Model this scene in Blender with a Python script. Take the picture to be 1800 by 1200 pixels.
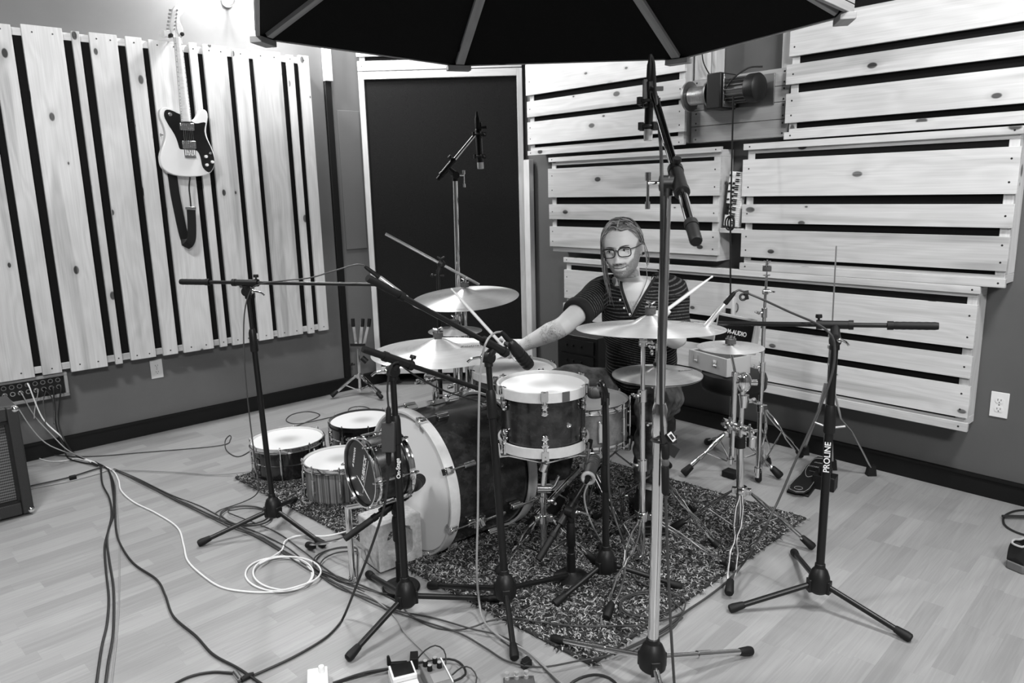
import bpy, math, random
from mathutils import Vector, Matrix
V = Vector
R = random.Random(11)
sc = bpy.context.scene
COL = sc.collection
for _o in list(bpy.data.objects):
    bpy.data.objects.remove(_o)

# ---------------------------------------------------------------- camera
FPX, PIT, ROL, HC = 1300.0, math.radians(11.65), math.radians(-1.36), 1.42
FW = V((0, math.cos(PIT), -math.sin(PIT)))
_rt, _up = V((1, 0, 0)), V((1, 0, 0)).cross(V((0, math.cos(PIT), -math.sin(PIT))))
RT = math.cos(ROL) * _rt + math.sin(ROL) * _up
UP = -math.sin(ROL) * _rt + math.cos(ROL) * _up
CAM = V((0, 0, HC))
cd = bpy.data.cameras.new('camera')
cam = bpy.data.objects.new('camera', cd)
COL.objects.link(cam)
cam.matrix_world = Matrix(((RT.x, UP.x, -FW.x, 0), (RT.y, UP.y, -FW.y, 0), (RT.z, UP.z, -FW.z, HC), (0, 0, 0, 1)))
cd.sensor_fit = 'HORIZONTAL'
cd.sensor_width = 36.0
cd.lens = FPX / 1800 * 36
cd.clip_start = 0.05
cd.dof.use_dof = True
cd.dof.focus_distance = 2.75
cd.dof.aperture_fstop = 5.6
sc.camera = cam

# ---------------------------------------------------------------- world, lights, exposure
w = bpy.data.worlds.new('world')
sc.world = w
w.use_nodes = True
w.node_tree.nodes['Background'].inputs[0].default_value = (0.5, 0.5, 0.5, 1)
w.node_tree.nodes['Background'].inputs[1].default_value = 0.02
sc.view_settings.view_transform = 'Standard'
sc.view_settings.look = 'None'
sc.view_settings.exposure = 0.12
sc.view_settings.gamma = 1.0
sc.view_settings.use_curve_mapping = False


def area(name, loc, target, size, power, sy=None, spread=180):
    l = bpy.data.lights.new(name, 'AREA')
    l.energy = power
    l.size = size
    if sy:
        l.shape = 'RECTANGLE'
        l.size_y = sy
    l.spread = math.radians(spread)
    o = bpy.data.objects.new(name, l)
    COL.objects.link(o)
    o.location = loc
    o.rotation_euler = (V(target) - V(loc)).to_track_quat('-Z', 'Y').to_euler()
    return o


area('unseen_ceiling_light', (-1.7, 1.7, 3.28), (-1.6, 2.2, 0), 0.5, 105)
area('unseen_ceiling_light', (1.5, 1.5, 3.28), (1.6, 2.0, 0), 0.5, 92)
area('unseen_ceiling_light', (0.9, -1.6, 3.28), (0.5, 3.0, 0.9), 0.7, 225)  # unseen front fill behind the camera, added to brighten the drummer
area('unseen_ceiling_light', (-1.0, 4.85, 3.26), (-1.15, 5.35, 0.9), 0.35, 46)  # unseen light added to wash the left wall strip near the corner
area('unseen_ceiling_light', (2.6, 0.3, 3.28), (2.3, 2.4, 0.8), 0.5, 40)

# ---------------------------------------------------------------- room frame
AL = math.radians(42.1)
UL = V((math.cos(AL), math.sin(AL), 0))            # along the left wall, away from the camera
NL = V((math.sin(AL), -math.cos(AL), 0))           # out of the left wall, into the room
UR = V((math.cos(AL - math.pi / 2), math.sin(AL - math.pi / 2), 0))   # along the right wall, towards the camera
NR = V((-math.cos(AL), -math.sin(AL), 0))
DL, DR = -4.72, -3.70
ZU = V((0, 0, 1))
CORNER = NL * DL + NR * DR


def ray(x, y):
    return (x - 900) / FPX * RT - (y - 600) / FPX * UP + FW


def fl(x, y, z=0.0):
    d = ray(x, y)
    return CAM + d * ((z - HC) / d.z)


def P(x, y, Y):
    d = ray(x, y)
    return CAM + d * (Y / d.y)


def onplane(x, y, o, n):
    d = ray(x, y)
    return CAM + d * ((V(o) - CAM).dot(n) / d.dot(n))


def onL(x, y, off=0.0):
    return onplane(x, y, NL * (DL + off), NL)


def onR(x, y, off=0.0):
    return onplane(x, y, NR * (DR + off), NR)


def uL(p): return (p - CORNER).dot(UL)
def uR(p): return (p - CORNER).dot(UR)
def WL(u, z, off=0.0): return CORNER + UL * u + NL * off + ZU * z
def WR(u, z, off=0.0): return CORNER + UR * u + NR * off + ZU * z


# ---------------------------------------------------------------- mesh building
ORG = {}


class MB:
    def __init__(s):
        s.v, s.f, s.uv, s.mi = [], [], [], []

    def add(s, vs):
        b = len(s.v)
        s.v.extend(V(p) for p in vs)
        return b

    def face(s, idx, uv=None, mi=0):
        s.f.append(tuple(idx))
        s.uv.append(uv or [(0, 0)] * len(idx))
        s.mi.append(mi)

    def box(s, c, h, ax=(V((1, 0, 0)), V((0, 1, 0)), V((0, 0, 1))), mi=0, taper=1.0):
        c = V(c)
        k = max(range(3), key=lambda i: h[i])
        ou, ov = R.random() * 40, R.randrange(400) * 1.0
        b = s.add([c + ax[0] * (h[0] * i * (taper if l > 0 else 1)) + ax[1] * (h[1] * j * (taper if l > 0 else 1)) + ax[2] * (h[2] * l)
                   for l in (-1, 1) for j in (-1, 1) for i in (-1, 1)])
        cs = [(h[0] * i, h[1] * j, h[2] * l) for l in (-1, 1) for j in (-1, 1) for i in (-1, 1)]
        for q, nax in (((0, 2, 3, 1), 2), ((4, 5, 7, 6), 2), ((0, 1, 5, 4), 1), ((2, 6, 7, 3), 1), ((0, 4, 6, 2), 0), ((1, 3, 7, 5), 0)):
            oth = [i for i in range(3) if i != nax]
            ua = k if k in oth else oth[0]
            va = [i for i in oth if i != ua][0]
            s.face([b + i for i in q], [(cs[i][ua] + ou, cs[i][va] + ov + 0.31 * nax) for i in q], mi)
        return s

    def beam(s, a, b, w, t, up=ZU, mi=0):
        """rectangular bar from a to b, w across, t along up"""
        a, b = V(a), V(b)
        d = (b - a)
        L = d.length
        d = d / L
        x = d.cross(up)
        if x.length < 1e-4:
            x = d.cross(V((1, 0, 0)))
        x.normalize()
        y = x.cross(d)
        return s.box((a + b) / 2, (L / 2, w / 2, t / 2), (d, x, y), mi)

    def tube(s, pts, r, n=10, closed=False, caps=True, mi=0, ref=None, flat=1.0):
        pts = [V(p) for p in pts]
        m = len(pts)
        rs = r if isinstance(r, (list, tuple)) else [r] * m
        tang = []
        for i in range(m):
            if closed:
                t = pts[(i + 1) % m] - pts[i - 1]
            else:
                t = pts[min(i + 1, m - 1)] - pts[max(i - 1, 0)]
            tang.append(t.normalized() if t.length > 1e-9 else V((0, 0, 1)))
        x = ref if ref is not None else (V((0, 0, 1)) if abs(tang[0].z) < 0.9 else V((1, 0, 0)))
        x = (x - tang[0] * x.dot(tang[0])).normalized()
        L = 0.0
        b = len(s.v)
        ls = []
        for i in range(m):
            if i:
                L += (pts[i] - pts[i - 1]).length
                x = (x - tang[i] * x.dot(tang[i]))
                x = x.normalized() if x.length > 1e-6 else V((1, 0, 0))
            y = tang[i].cross(x)
            ls.append(L)
            for j in range(n):
                a = 2 * math.pi * j / n
                s.v.append(pts[i] + (x * (math.cos(a) * flat) + y * math.sin(a)) * rs[i])
        for i in range(m if closed else m - 1):
            i2 = (i + 1) % m
            for j in range(n):
                j2 = (j + 1) % n
                l2 = ls[i2] if i2 else L
                s.face((b + i * n + j, b + i * n + j2, b + i2 * n + j2, b + i2 * n + j),
                       [(j / n, ls[i]), ((j + 1) / n, ls[i]), ((j + 1) / n, l2), (j / n, l2)], mi)
        if caps and not closed:
            s.face([b + j for j in range(n)][::-1], None, mi)
            s.face([b + (m - 1) * n + j for j in range(n)], None, mi)
        return s

    def lathe(s, prof, o, ax, n=32, mi=0, closed=False):
        """prof: (radius, height along ax)"""
        o, ax = V(o), V(ax).normalized()
        x = V((1, 0, 0)) if abs(ax.x) < 0.9 else V((0, 1, 0))
        x = (x - ax * x.dot(ax)).normalized()
        y = ax.cross(x)
        rows = []
        for r, z in prof:
            if r < 1e-6:
                rows.append([s.add([o + ax * z])])
            else:
                rows.append([s.add([o + ax * z + (x * math.cos(2 * math.pi * j / n) + y * math.sin(2 * math.pi * j / n)) * r]) for j in range(n)])
        k = len(rows)
        for i in range(k if closed else k - 1):
            A, B = rows[i], rows[(i + 1) % k]
            va, vb = prof[i][0], prof[(i + 1) % k][0]
            for j in range(n):
                j2 = (j + 1) % n
                ua, ub = j / n, (j + 1) / n
                if len(A) == 1 and len(B) == 1:
                    continue
                if len(A) == 1:
                    s.face((A[0], B[j], B[j2]), [(ua, va), (ua, vb), (ub, vb)], mi)
                elif len(B) == 1:
                    s.face((A[j2], A[j], B[0]), [(ub, va), (ua, va), (ua, vb)], mi)
                else:
                    s.face((A[j2], A[j], B[j], B[j2]), [(ub, va), (ua, va), (ua, vb), (ub, vb)], mi)
        return s

    def prism(s, poly, th, n, mi=0, mi_side=None):
        """extrude a 3D polygon by th along n"""
        n = V(n).normalized()
        m = len(poly)
        a = s.add(poly)
        b = s.add([V(p) + n * th for p in poly])
        o = V(poly[0])
        x = (V(poly[1]) - o).normalized()
        y = n.cross(x)
        uv = [((V(p) - o).dot(x), (V(p) - o).dot(y)) for p in poly]
        s.face([a + i for i in range(m)][::-1], uv[::-1], mi)
        s.face([b + i for i in range(m)], uv, mi)
        for i in range(m):
            j = (i + 1) % m
            s.face((a + i, a + j, b + j, b + i), None, mi if mi_side is None else mi_side)
        return s

    def ball(s, c, r, n=16, m=10, ax=(V((1, 0, 0)), V((0, 1, 0)), V((0, 0, 1))), mi=0):
        r = r if isinstance(r, (tuple, list)) else (r, r, r)
        c = V(c)
        rows = []
        for i in range(m + 1):
            t = math.pi * i / m
            if i in (0, m):
                rows.append([s.add([c + ax[2] * (r[2] * math.cos(t))])])
            else:
                rows.append([s.add([c + ax[0] * (r[0] * math.sin(t) * math.cos(2 * math.pi * j / n)) + ax[1] * (r[1] * math.sin(t) * math.sin(2 * math.pi * j / n)) + ax[2] * (r[2] * math.cos(t))]) for j in range(n)])
        for i in range(m):
            A, B = rows[i], rows[i + 1]
            for j in range(n):
                j2 = (j + 1) % n
                if len(A) == 1:
                    s.face((A[0], B[j], B[j2]), None, mi)
                elif len(B) == 1:
                    s.face((A[j], B[0], A[j2]), None, mi)
                else:
                    s.face((A[j], B[j], B[j2], A[j2]), None, mi)
        return s

    def build(s, name, mats, parent=None, loc=None, bev=0.0, smooth=0.7, rot=None, local=False):
        """link as ONE mesh object; vertices were given in world space (or local when local=True)"""
        if parent is not None:
            org = ORG[parent.as_pointer()]
        else:
            org = V(loc) if loc is not None else V((0, 0, 0))
        me = bpy.data.meshes.new(name)
        vs = s.v if local else [p - org for p in s.v]
        me.from_pydata([tuple(p) for p in vs], [], s.f)
        ul = me.uv_layers.new(name='UVMap')
        flat = [c for fuv in s.uv for uv in fuv for c in uv]
        ul.data.foreach_set('uv', flat)
        mats = mats if isinstance(mats, (list, tuple)) else [mats]
        for m in mats:
            me.materials.append(m)
        me.polygons.foreach_set('material_index', s.mi)
        if smooth:
            me.polygons.foreach_set('use_smooth', [True] * len(s.f))
            me.update()
            me.set_sharp_from_angle(angle=smooth)
        me.update()
        o = bpy.data.objects.new(name, me)
        COL.objects.link(o)
        if parent is not None:
            o.parent = parent
            ORG[o.as_pointer()] = org
        else:
            o.location = org
            ORG[o.as_pointer()] = org
            if rot is not None:
                o.rotation_euler = rot
        if bev:
            bm = o.modifiers.new('bevel', 'BEVEL')
            bm.width = bev
            bm.segments = 2
            bm.limit_method = 'ANGLE'
            bm.angle_limit = 0.6
        return o


def thing(name, label, cat, loc, group=None):
    o = bpy.data.objects.new(name, None)
    o.empty_display_size = 0.05
    COL.objects.link(o)
    o.location = loc
    ORG[o.as_pointer()] = V(loc)
    o['label'] = label
    o['category'] = cat
    if group:
        o['group'] = group
    return o


def tag(o, label, cat, group=None, kind=None):
    o['label'] = label
    o['category'] = cat
    if group:
        o['group'] = group
    if kind:
        o['kind'] = kind
    return o


def struct(o, label=None):
    o['kind'] = 'structure'
    if label:
        o['label'] = label
    return o


def crom(pts, step=0.02, closed=False):
    """Catmull-Rom through points"""
    pts = [V(p) for p in pts]
    m = len(pts)
    out = []
    rng = range(m if closed else m - 1)
    for i in rng:
        p1, p2 = pts[i], pts[(i + 1) % m]
        p0 = pts[i - 1] if (closed or i > 0) else p1 * 2 - p2
        p3 = pts[(i + 2) % m] if (closed or i + 2 < m) else p2 * 2 - p1
        k = max(2, int((p2 - p1).length / step))
        for j in range(k):
            t = j / k
            out.append(0.5 * ((2 * p1) + (p2 - p0) * t + (2 * p0 - 5 * p1 + 4 * p2 - p3) * t * t + (3 * p1 - p0 - 3 * p2 + p3) * t ** 3))
    if not closed:
        out.append(pts[-1])
    return out


def ring(c, ax, rad, n=24):
    ax = V(ax).normalized()
    x = V((1, 0, 0)) if abs(ax.x) < 0.9 else V((0, 1, 0))
    x = (x - ax * x.dot(ax)).normalized()
    y = ax.cross(x)
    return [V(c) + (x * math.cos(2 * math.pi * i / n) + y * math.sin(2 * math.pi * i / n)) * rad for i in range(n)]


def letters(mb, text, size, o, ux, uy, lift=0.0008, mi=0, bold=0.0, shear=0.0):
    """raised lettering of a built-in font, added to a mesh; o = centre"""
    cu = bpy.data.curves.new('lettering', 'FONT')
    cu.body = text
    cu.size = size
    cu.align_x = 'CENTER'
    cu.align_y = 'CENTER'
    cu.extrude = 0.0002
    cu.offset = bold
    cu.shear = shear
    ob = bpy.data.objects.new('lettering', cu)
    COL.objects.link(ob)
    dg = bpy.context.evaluated_depsgraph_get()
    me = ob.evaluated_get(dg).to_mesh()
    n = ux.cross(uy)
    b = mb.add([o + ux * p.co.x + uy * p.co.y + n * (p.co.z + lift) for p in me.vertices])
    for p in me.polygons:
        mb.face([b + i for i in p.vertices], None, mi)
    ob.evaluated_get(dg).to_mesh_clear()
    bpy.data.objects.remove(ob)
    bpy.data.curves.remove(cu)


# ---------------------------------------------------------------- materials
def newmat(name):
    m = bpy.data.materials.new(name)
    m.use_nodes = True
    nt = m.node_tree
    return m, nt, nt.nodes['Principled BSDF']


def g(v):
    return (v, v, v, 1)


def mat(name, col, rough=0.5, metal=0.0, noise=0.0, scale=40.0, bump=0.0, spec=None, coat=0.0):
    m, nt, b = newmat(name)
    b.inputs['Base Color'].default_value = g(col)
    b.inputs['Roughness'].default_value = rough
    b.inputs['Metallic'].default_value = metal
    if spec is not None:
        b.inputs['Specular IOR Level'].default_value = spec
    if coat:
        b.inputs['Coat Weight'].default_value = coat
        b.inputs['Coat Roughness'].default_value = 0.1
    if noise or bump:
        tc = nt.nodes.new('ShaderNodeTexCoord')
        nz = nt.nodes.new('ShaderNodeTexNoise')
        nz.inputs['Scale'].default_value = scale
        nz.inputs['Detail'].default_value = 6
        nz.inputs['Roughness'].default_value = 0.65
        nt.links.new(tc.outputs['Object'], nz.inputs['Vector'])
        if noise:
            mr = nt.nodes.new('ShaderNodeMapRange')
            mr.inputs['From Min'].default_value = 0.3
            mr.inputs['From Max'].default_value = 0.7
            mr.inputs['To Min'].default_value = col * (1 - noise)
            mr.inputs['To Max'].default_value = col * (1 + noise)
            nt.links.new(nz.outputs['Fac'], mr.inputs['Value'])
            nt.links.new(mr.outputs['Result'], b.inputs['Base Color'])
        if bump:
            bp = nt.nodes.new('ShaderNodeBump')
            bp.inputs['Strength'].default_value = bump
            bp.inputs['Distance'].default_value = 0.003
            nt.links.new(nz.outputs['Fac'], bp.inputs['Height'])
            nt.links.new(bp.outputs['Normal'], b.inputs['Normal'])
    return m


class N:
    """tiny node helper"""
    def __init__(s, nt): s.nt = nt

    def __call__(s, typ, **kw):
        n = s.nt.nodes.new(typ)
        ins = kw.pop('ins', {})
        for k, v in kw.items():
            setattr(n, k, v)
        for k, v in ins.items():
            if hasattr(v, 'links'):
                s.nt.links.new(v, n.inputs[k])
            else:
                n.inputs[k].default_value = v
        return n

    def math(s, op, a, b=0.0, c=None):
        ins = {0: a, 1: b}
        if c is not None:
            ins[2] = c
        return s('ShaderNodeMath', operation=op, ins=ins).outputs[0]

    def ramp(s, v, a, b, ta, tb, smooth=False):
        n = s('ShaderNodeMapRange', ins={'Value': v, 'From Min': a, 'From Max': b, 'To Min': ta, 'To Max': tb})
        if smooth:
            n.interpolation_type = 'SMOOTHSTEP'
        return n.outputs['Result']


def pine_mat(name, base, dark=0.75, knots=True, rough=0.6):
    m, nt, b = newmat(name)
    q = N(nt)
    uv = q('ShaderNodeUVMap').outputs['UV']
    sp = q('ShaderNodeSeparateXYZ', ins={0: uv})
    u, v = sp.outputs['X'], sp.outputs['Y']
    board = q('ShaderNodeTexWhiteNoise', noise_dimensions='1D', ins={'W': q.math('ROUND', v)}).outputs['Value']
    low = q('ShaderNodeTexNoise', noise_dimensions='2D', ins={'Vector': q('ShaderNodeCombineXYZ', ins={'X': q.math('MULTIPLY', u, 1.6), 'Y': q.math('MULTIPLY', v, 7.0)}).outputs[0], 'Scale': 1.0, 'Detail': 2.0}).outputs['Fac']
    # growth rings: stretched sine of v warped by low noise
    ph = q.math('ADD', q.math('MULTIPLY', v, 90.0), q.math('MULTIPLY', low, 34.0))
    rings = q.math('SINE', ph)
    fine = q('ShaderNodeTexNoise', noise_dimensions='2D', ins={'Vector': q('ShaderNodeCombineXYZ', ins={'X': q.math('MULTIPLY', u, 3.0), 'Y': q.math('MULTIPLY', v, 160.0)}).outputs[0], 'Scale': 1.0, 'Detail': 3.0}).outputs['Fac']
    val = q.math('ADD', q.math('MULTIPLY', rings, 0.040), q.ramp(fine, 0.2, 0.8, -0.085, 0.085))
    val = q.math('ADD', val, q.ramp(board, 0, 1, 0.86, 1.06))
    # broad heartwood streaks
    hs = q('ShaderNodeTexNoise', noise_dimensions='2D', ins={'Vector': q('ShaderNodeCombineXYZ', ins={'X': q.math('MULTIPLY', u, 0.55), 'Y': q.math('MULTIPLY', v, 9.0)}).outputs[0], 'Scale': 1.0, 'Detail': 1.0}).outputs['Fac']
    val = q.math('SUBTRACT', val, q.ramp(hs, 0.60, 0.70, 0.0, 0.22, True))
    if knots:
        vv = q('ShaderNodeCombineXYZ', ins={'X': q.math('MULTIPLY', u, 3.4), 'Y': q.math('MULTIPLY', v, 6.0)}).outputs[0]
        vo = q('ShaderNodeTexVoronoi', voronoi_dimensions='2D', ins={'Vector': vv, 'Scale': 1.0})
        pick = q('ShaderNodeSeparateColor', ins={0: vo.outputs['Color']})
        sel = q.ramp(pick.outputs['Red'], 0.50, 0.52, 0, 1)
        rad = q.ramp(pick.outputs['Green'], 0, 1, 0.025, 0.095)
        dd = q.math('DIVIDE', vo.outputs['Distance'], rad)
        kn = q.math('MULTIPLY', q.ramp(dd, 0.7, 1.1, 0.68, 0.0, True), sel)
        halo = q.math('MULTIPLY', q.ramp(dd, 1.0, 2.6, 0.12, 0.0, True), sel)
        val = q.math('SUBTRACT', val, q.math('ADD', kn, halo))
    val = q.math('MAXIMUM', q.math('MULTIPLY', val, base), 0.03)
    cc = q('ShaderNodeCombineColor', ins={0: val, 1: val, 2: val}).outputs[0]
    nt.links.new(cc, b.inputs['Base Color'])
    b.inputs['Roughness'].default_value = rough
    b.inputs['Specular IOR Level'].default_value = 0.3
    return m


def cloth_mat(name, col, scale, speck=0.6):
    m, nt, b = newmat(name)
    q = N(nt)
    tc = q('ShaderNodeTexCoord').outputs['Object']
    nz = q('ShaderNodeTexNoise', ins={'Vector': tc, 'Scale': scale, 'Detail': 2.0}).outputs['Fac']
    v = q.ramp(nz, 0.25, 0.75, col * (1 - speck), col * (1 + speck))
    nt.links.new(q('ShaderNodeCombineColor', ins={0: v, 1: v, 2: v}).outputs[0], b.inputs['Base Color'])
    b.inputs['Roughness'].default_value = 0.95
    b.inputs['Specular IOR Level'].default_value = 0.1
    return m


M = {}
M['pine'] = pine_mat('pine', 0.60)
M['pine_clean'] = pine_mat('pine_clean', 0.60, knots=False)
M['pine_dull'] = pine_mat('pine_dull', 0.33)
M['acoustic'] = cloth_mat('acoustic_cloth', 0.008, 700)
M['gobo'] = cloth_mat('bass_trap_cloth', 0.012, 420, 0.7)
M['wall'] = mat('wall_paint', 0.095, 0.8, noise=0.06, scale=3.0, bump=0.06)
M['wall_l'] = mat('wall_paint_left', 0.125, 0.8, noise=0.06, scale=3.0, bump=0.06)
M['wall_pale'] = mat('wall_paint_pale', 0.34, 0.8, noise=0.05, scale=3.0)
M['ceil'] = mat('ceiling_paint', 0.22, 0.9)
M['base'] = mat('baseboard_paint', 0.005, 0.55, spec=.3)
M['screw'] = mat('screw_steel', 0.04, 0.4, 0.6)
M['chrome'] = mat('chrome', 0.78, 0.09, 1.0)
M['steel'] = mat('brushed_steel', 0.6, 0.28, 1.0)
M['dullmetal'] = mat('dull_metal', 0.30, 0.4, 1.0)
M['black'] = mat('black_powder_coat', 0.006, 0.36, spec=.4)
M['blackgloss'] = mat('black_gloss', 0.010, 0.16)
M['rubber'] = mat('black_rubber', 0.006, 0.6, spec=.3)
M['plastic'] = mat('black_plastic', 0.007, 0.45, spec=.35)
M['greyplastic'] = mat('grey_plastic', 0.08, 0.5)
M['white'] = mat('white_plastic', 0.75, 0.45)
M['offwhite'] = mat('off_white_lacquer', 0.80, 0.2, coat=0.4)
M['nickel'] = mat('nickel', 0.62, 0.2, 1.0)
M['blockcon'] = mat('concrete', 0.46, 0.95, noise=0.22, scale=55, bump=0.9)
M['whitepaint'] = mat('white_lettering', 0.75, 0.5)
M['inkblack'] = mat('black_lettering', 0.02, 0.5)
# ---------------------------------------------------------------- floor material
def floor_mat():
    m, nt, b = newmat('laminate_floor')
    q = N(nt)
    tc = q('ShaderNodeTexCoord').outputs['Object']
    mp = q('ShaderNodeMapping', ins={'Vector': tc, 'Rotation': (0, 0, math.radians(-45.5))})
    sp = q('ShaderNodeSeparateXYZ', ins={0: mp.outputs[0]})
    x, y = sp.outputs['X'], sp.outputs['Y']
    PW, PL = 0.062, 0.31
    row = q.math('FLOOR', q.math('DIVIDE', y, PW))
    off = q('ShaderNodeTexWhiteNoise', noise_dimensions='1D', ins={'W': row}).outputs['Value']
    xs = q.math('ADD', q.math('DIVIDE', x, PL), q.math('MULTIPLY', off, 3.0))
    colm = q.math('FLOOR', xs)
    rnd = q('ShaderNodeTexWhiteNoise', noise_dimensions='2D', ins={'Vector': q('ShaderNodeCombineXYZ', ins={'X': row, 'Y': colm}).outputs[0]}).outputs['Value']
    fy = q.math('FRACT', q.math('DIVIDE', y, PW))
    fx = q.math('FRACT', xs)
    ey = q.math('MINIMUM', fy, q.math('SUBTRACT', 1.0, fy))
    ex = q.math('MULTIPLY', q.math('MINIMUM', fx, q.math('SUBTRACT', 1.0, fx)), PL / PW)
    edge = q.ramp(q.math('MINIMUM', ex, ey), 0.0, 0.018, 0.93, 1.0)
    gv = q('ShaderNodeCombineXYZ', ins={'X': q.math('ADD', q.math('MULTIPLY', x, 3.0), q.math('MULTIPLY', rnd, 37.0)), 'Y': q.math('MULTIPLY', y, 70.0)}).outputs[0]
    gr = q('ShaderNodeTexNoise', noise_dimensions='2D', ins={'Vector': gv, 'Scale': 1.0, 'Detail': 5.0, 'Distortion': 1.2}).outputs['Fac']
    tone = q.ramp(q.math('POWER', rnd, 1.3), 0, 1, 1.07, 0.83)
    val = q.math('MULTIPLY', q.math('MULTIPLY', tone, edge), q.ramp(gr, 0.25, 0.75, 0.90, 1.09))
    val = q.math('MULTIPLY', val, 0.295)
    nt.links.new(q('ShaderNodeCombineColor', ins={0: val, 1: val, 2: val}).outputs[0], b.inputs['Base Color'])
    b.inputs['Roughness'].default_value = 0.36
    b.inputs['Specular IOR Level'].default_value = 0.38
    return m


M['floor'] = floor_mat()
LW, LR_ = 8.6, 7.6        # wall lengths from the corner
ZC = 3.3
f0, f1 = CORNER, CORNER - UL * LW
f2, f3 = CORNER - UL * LW + UR * LR_, CORNER + UR * LR_
mb = MB()
mb.prism([f0 - ZU * .1, f1 - ZU * .1, f2 - ZU * .1, f3 - ZU * .1], .1, ZU)
struct(mb.build('floor', M['floor'], smooth=0))
mb = MB()
mb.prism([p + ZU * ZC for p in (f0, f1, f2, f3)], .1, ZU)
struct(mb.build('ceiling', M['ceil'], smooth=0))


def wall(name, a, b, out, m):
    mb = MB()
    mb.prism([a, b, b + ZU * ZC, a + ZU * ZC], .12, out)
    return struct(mb.build(name, m, smooth=0))


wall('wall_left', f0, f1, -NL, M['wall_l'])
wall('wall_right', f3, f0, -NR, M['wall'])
wall('wall_front', f2, f1, -UL, M['ceil'])
wall('wall_rear', f2, f3, UR, M['ceil'])
BBH = 0.098
mb = MB()
mb.prism([WL(-LW, 0, .001), WL(0, 0, .001), WL(0, BBH, .001), WL(-LW, BBH, .001)], .014, NL)
mb.beam(WL(-LW, BBH - .006, .018), WL(0, BBH - .006, .018), .012, .012)
struct(mb.build('baseboard_left', M['base'], smooth=0))
mb = MB()
mb.prism([WR(LR_, 0, .001), WR(0.02, 0, .001), WR(0.02, BBH, .001), WR(LR_, BBH, .001)], .014, NR)
mb.beam(WR(LR_, BBH - .006, .018), WR(0.02, BBH - .006, .018), .012, .012)
struct(mb.build('baseboard_right', M['base'], smooth=0))

# conduit-like vertical trim with lamplight put into its colours, and flush access cover on the left wall near the corner
a, b_ = onL(571, 88, .02), onL(577, 143, .02)
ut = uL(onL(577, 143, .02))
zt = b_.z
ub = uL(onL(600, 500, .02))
mb = MB()
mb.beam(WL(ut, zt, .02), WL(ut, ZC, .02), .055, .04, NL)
struct(mb.build('trim_lit', M['white'], bev=.004))  # upper length: lamplight on it is painted as white
mb = MB()
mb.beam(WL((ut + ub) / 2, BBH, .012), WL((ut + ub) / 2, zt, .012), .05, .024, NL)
struct(mb.build('trim_unlit', M['base'], bev=.004))  # same trim out of the lamplight, painted dark
c0, c1 = onL(585, 193, .0), onL(642, 436, .0)
mb = MB()
uu0, uu1 = uL(c0) + .03, uL(c0) + .2
mb.box(WL((uu0 + uu1) / 2, (c0.z + c1.z) / 2, .0035), ((uu1 - uu0) / 2, .003, (c0.z - c1.z) / 2), (UL, NL, ZU))
o = mb.build('access_cover', mat('cover_paint', 0.135, 0.8), loc=WL((uu0 + uu1) / 2, (c0.z + c1.z) / 2, .003), bev=.002)
tag(o, 'flush painted access cover on the left wall beside the corner panel', 'cover')


# ---------------------------------------------------------------- slatted acoustic panels
def slat_panel(label, wallfn, udir, ndir, u0, u1, z0, z1, gaps, horiz, th=.15, base=.008, loc=None, rails=True, mats=None, seed=1):
    """pine boards over black cloth in a pine box frame. gaps: list of (lo, hi) across the boards."""
    rr = random.Random(seed)
    root = thing('acoustic_panel', label, 'acoustic panel', wallfn((u0 + u1) / 2, z0, base), 'pine slat acoustic panels on the walls')
    pm = mats or M['pine']
    bt = .019
    fw_ = .038
    # box frame
    mb = MB()
    e = .004
    ax = (udir, ndir, ZU)
    dep = (th - bt - .002)
    inset = .012
    for zc in (z0 + fw_ / 2 + inset, z1 - fw_ / 2 - inset):
        mb.box(wallfn((u0 + u1) / 2, zc, base + dep / 2), ((u1 - u0) / 2 - inset, dep / 2, fw_ / 2), ax)
    for uc in (u0 + fw_ / 2 + inset, u1 - fw_ / 2 - inset):
        mb.box(wallfn(uc, (z0 + z1) / 2, base + dep / 2), (fw_ / 2, dep / 2, (z1 - z0) / 2 - fw_ - inset), ax)
    mb.build('frame', pm, root, bev=.002)
    mb = MB()
    mb.box(wallfn((u0 + u1) / 2, (z0 + z1) / 2, base + dep * .5), ((u1 - u0) / 2 - fw_ - inset, dep * .46, (z1 - z0) / 2 - fw_ - inset), ax)
    mb.build('cloth', M['acoustic'], root)
    mb = MB()
    lo, hi = (z0, z1) if horiz else (u0, u1)
    cur = lo
    segs = []
    for a_, b2 in sorted(gaps):
        segs.append((cur, a_))
        cur = b2
    segs.append((cur, hi))
    for a_, b2 in segs:
        if b2 - a_ < .01:
            continue
        j0, j1 = rr.uniform(-.006, .006), rr.uniform(-.006, .006)
        nb = 1
        wdt = (b2 - a_) / nb
        for k in range(nb):
            c = a_ + wdt * (k + .5)
            hw = wdt / 2 - (.0008 if nb > 1 else 0)
            if horiz:
                mb.box(wallfn((u0 + u1) / 2 + (j1 + j0) / 2, c, base + dep + bt / 2), ((u1 - u0) / 2 + (j1 - j0) / 2, bt / 2, hw), ax)
                ends = [(u0 + .03, c), (u1 - .03, c)]
            else:
                mb.box(wallfn(c, (z0 + z1) / 2 + (j1 + j0) / 2, base + dep + bt / 2), (hw, bt / 2, (z1 - z0) / 2 + (j1 - j0) / 2), ax)
                ends = [(c, z0 + .03), (c, z1 - .03)]
            for (eu, ez) in ends:
                for sgn in ((-.5, .5) if hw > .05 else (0,)):
                    pu, pz = (eu, ez + sgn * hw) if horiz else (eu + sgn * hw, ez)
                    mb.lathe([(0.0045, 0), (0.0045, .0008), (0, .0008)], wallfn(pu, pz, base + th - .002), ndir, n=8, mi=1)
    mb.build('slats', [pm, M['screw']], root, bev=.0025)
    return root


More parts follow.
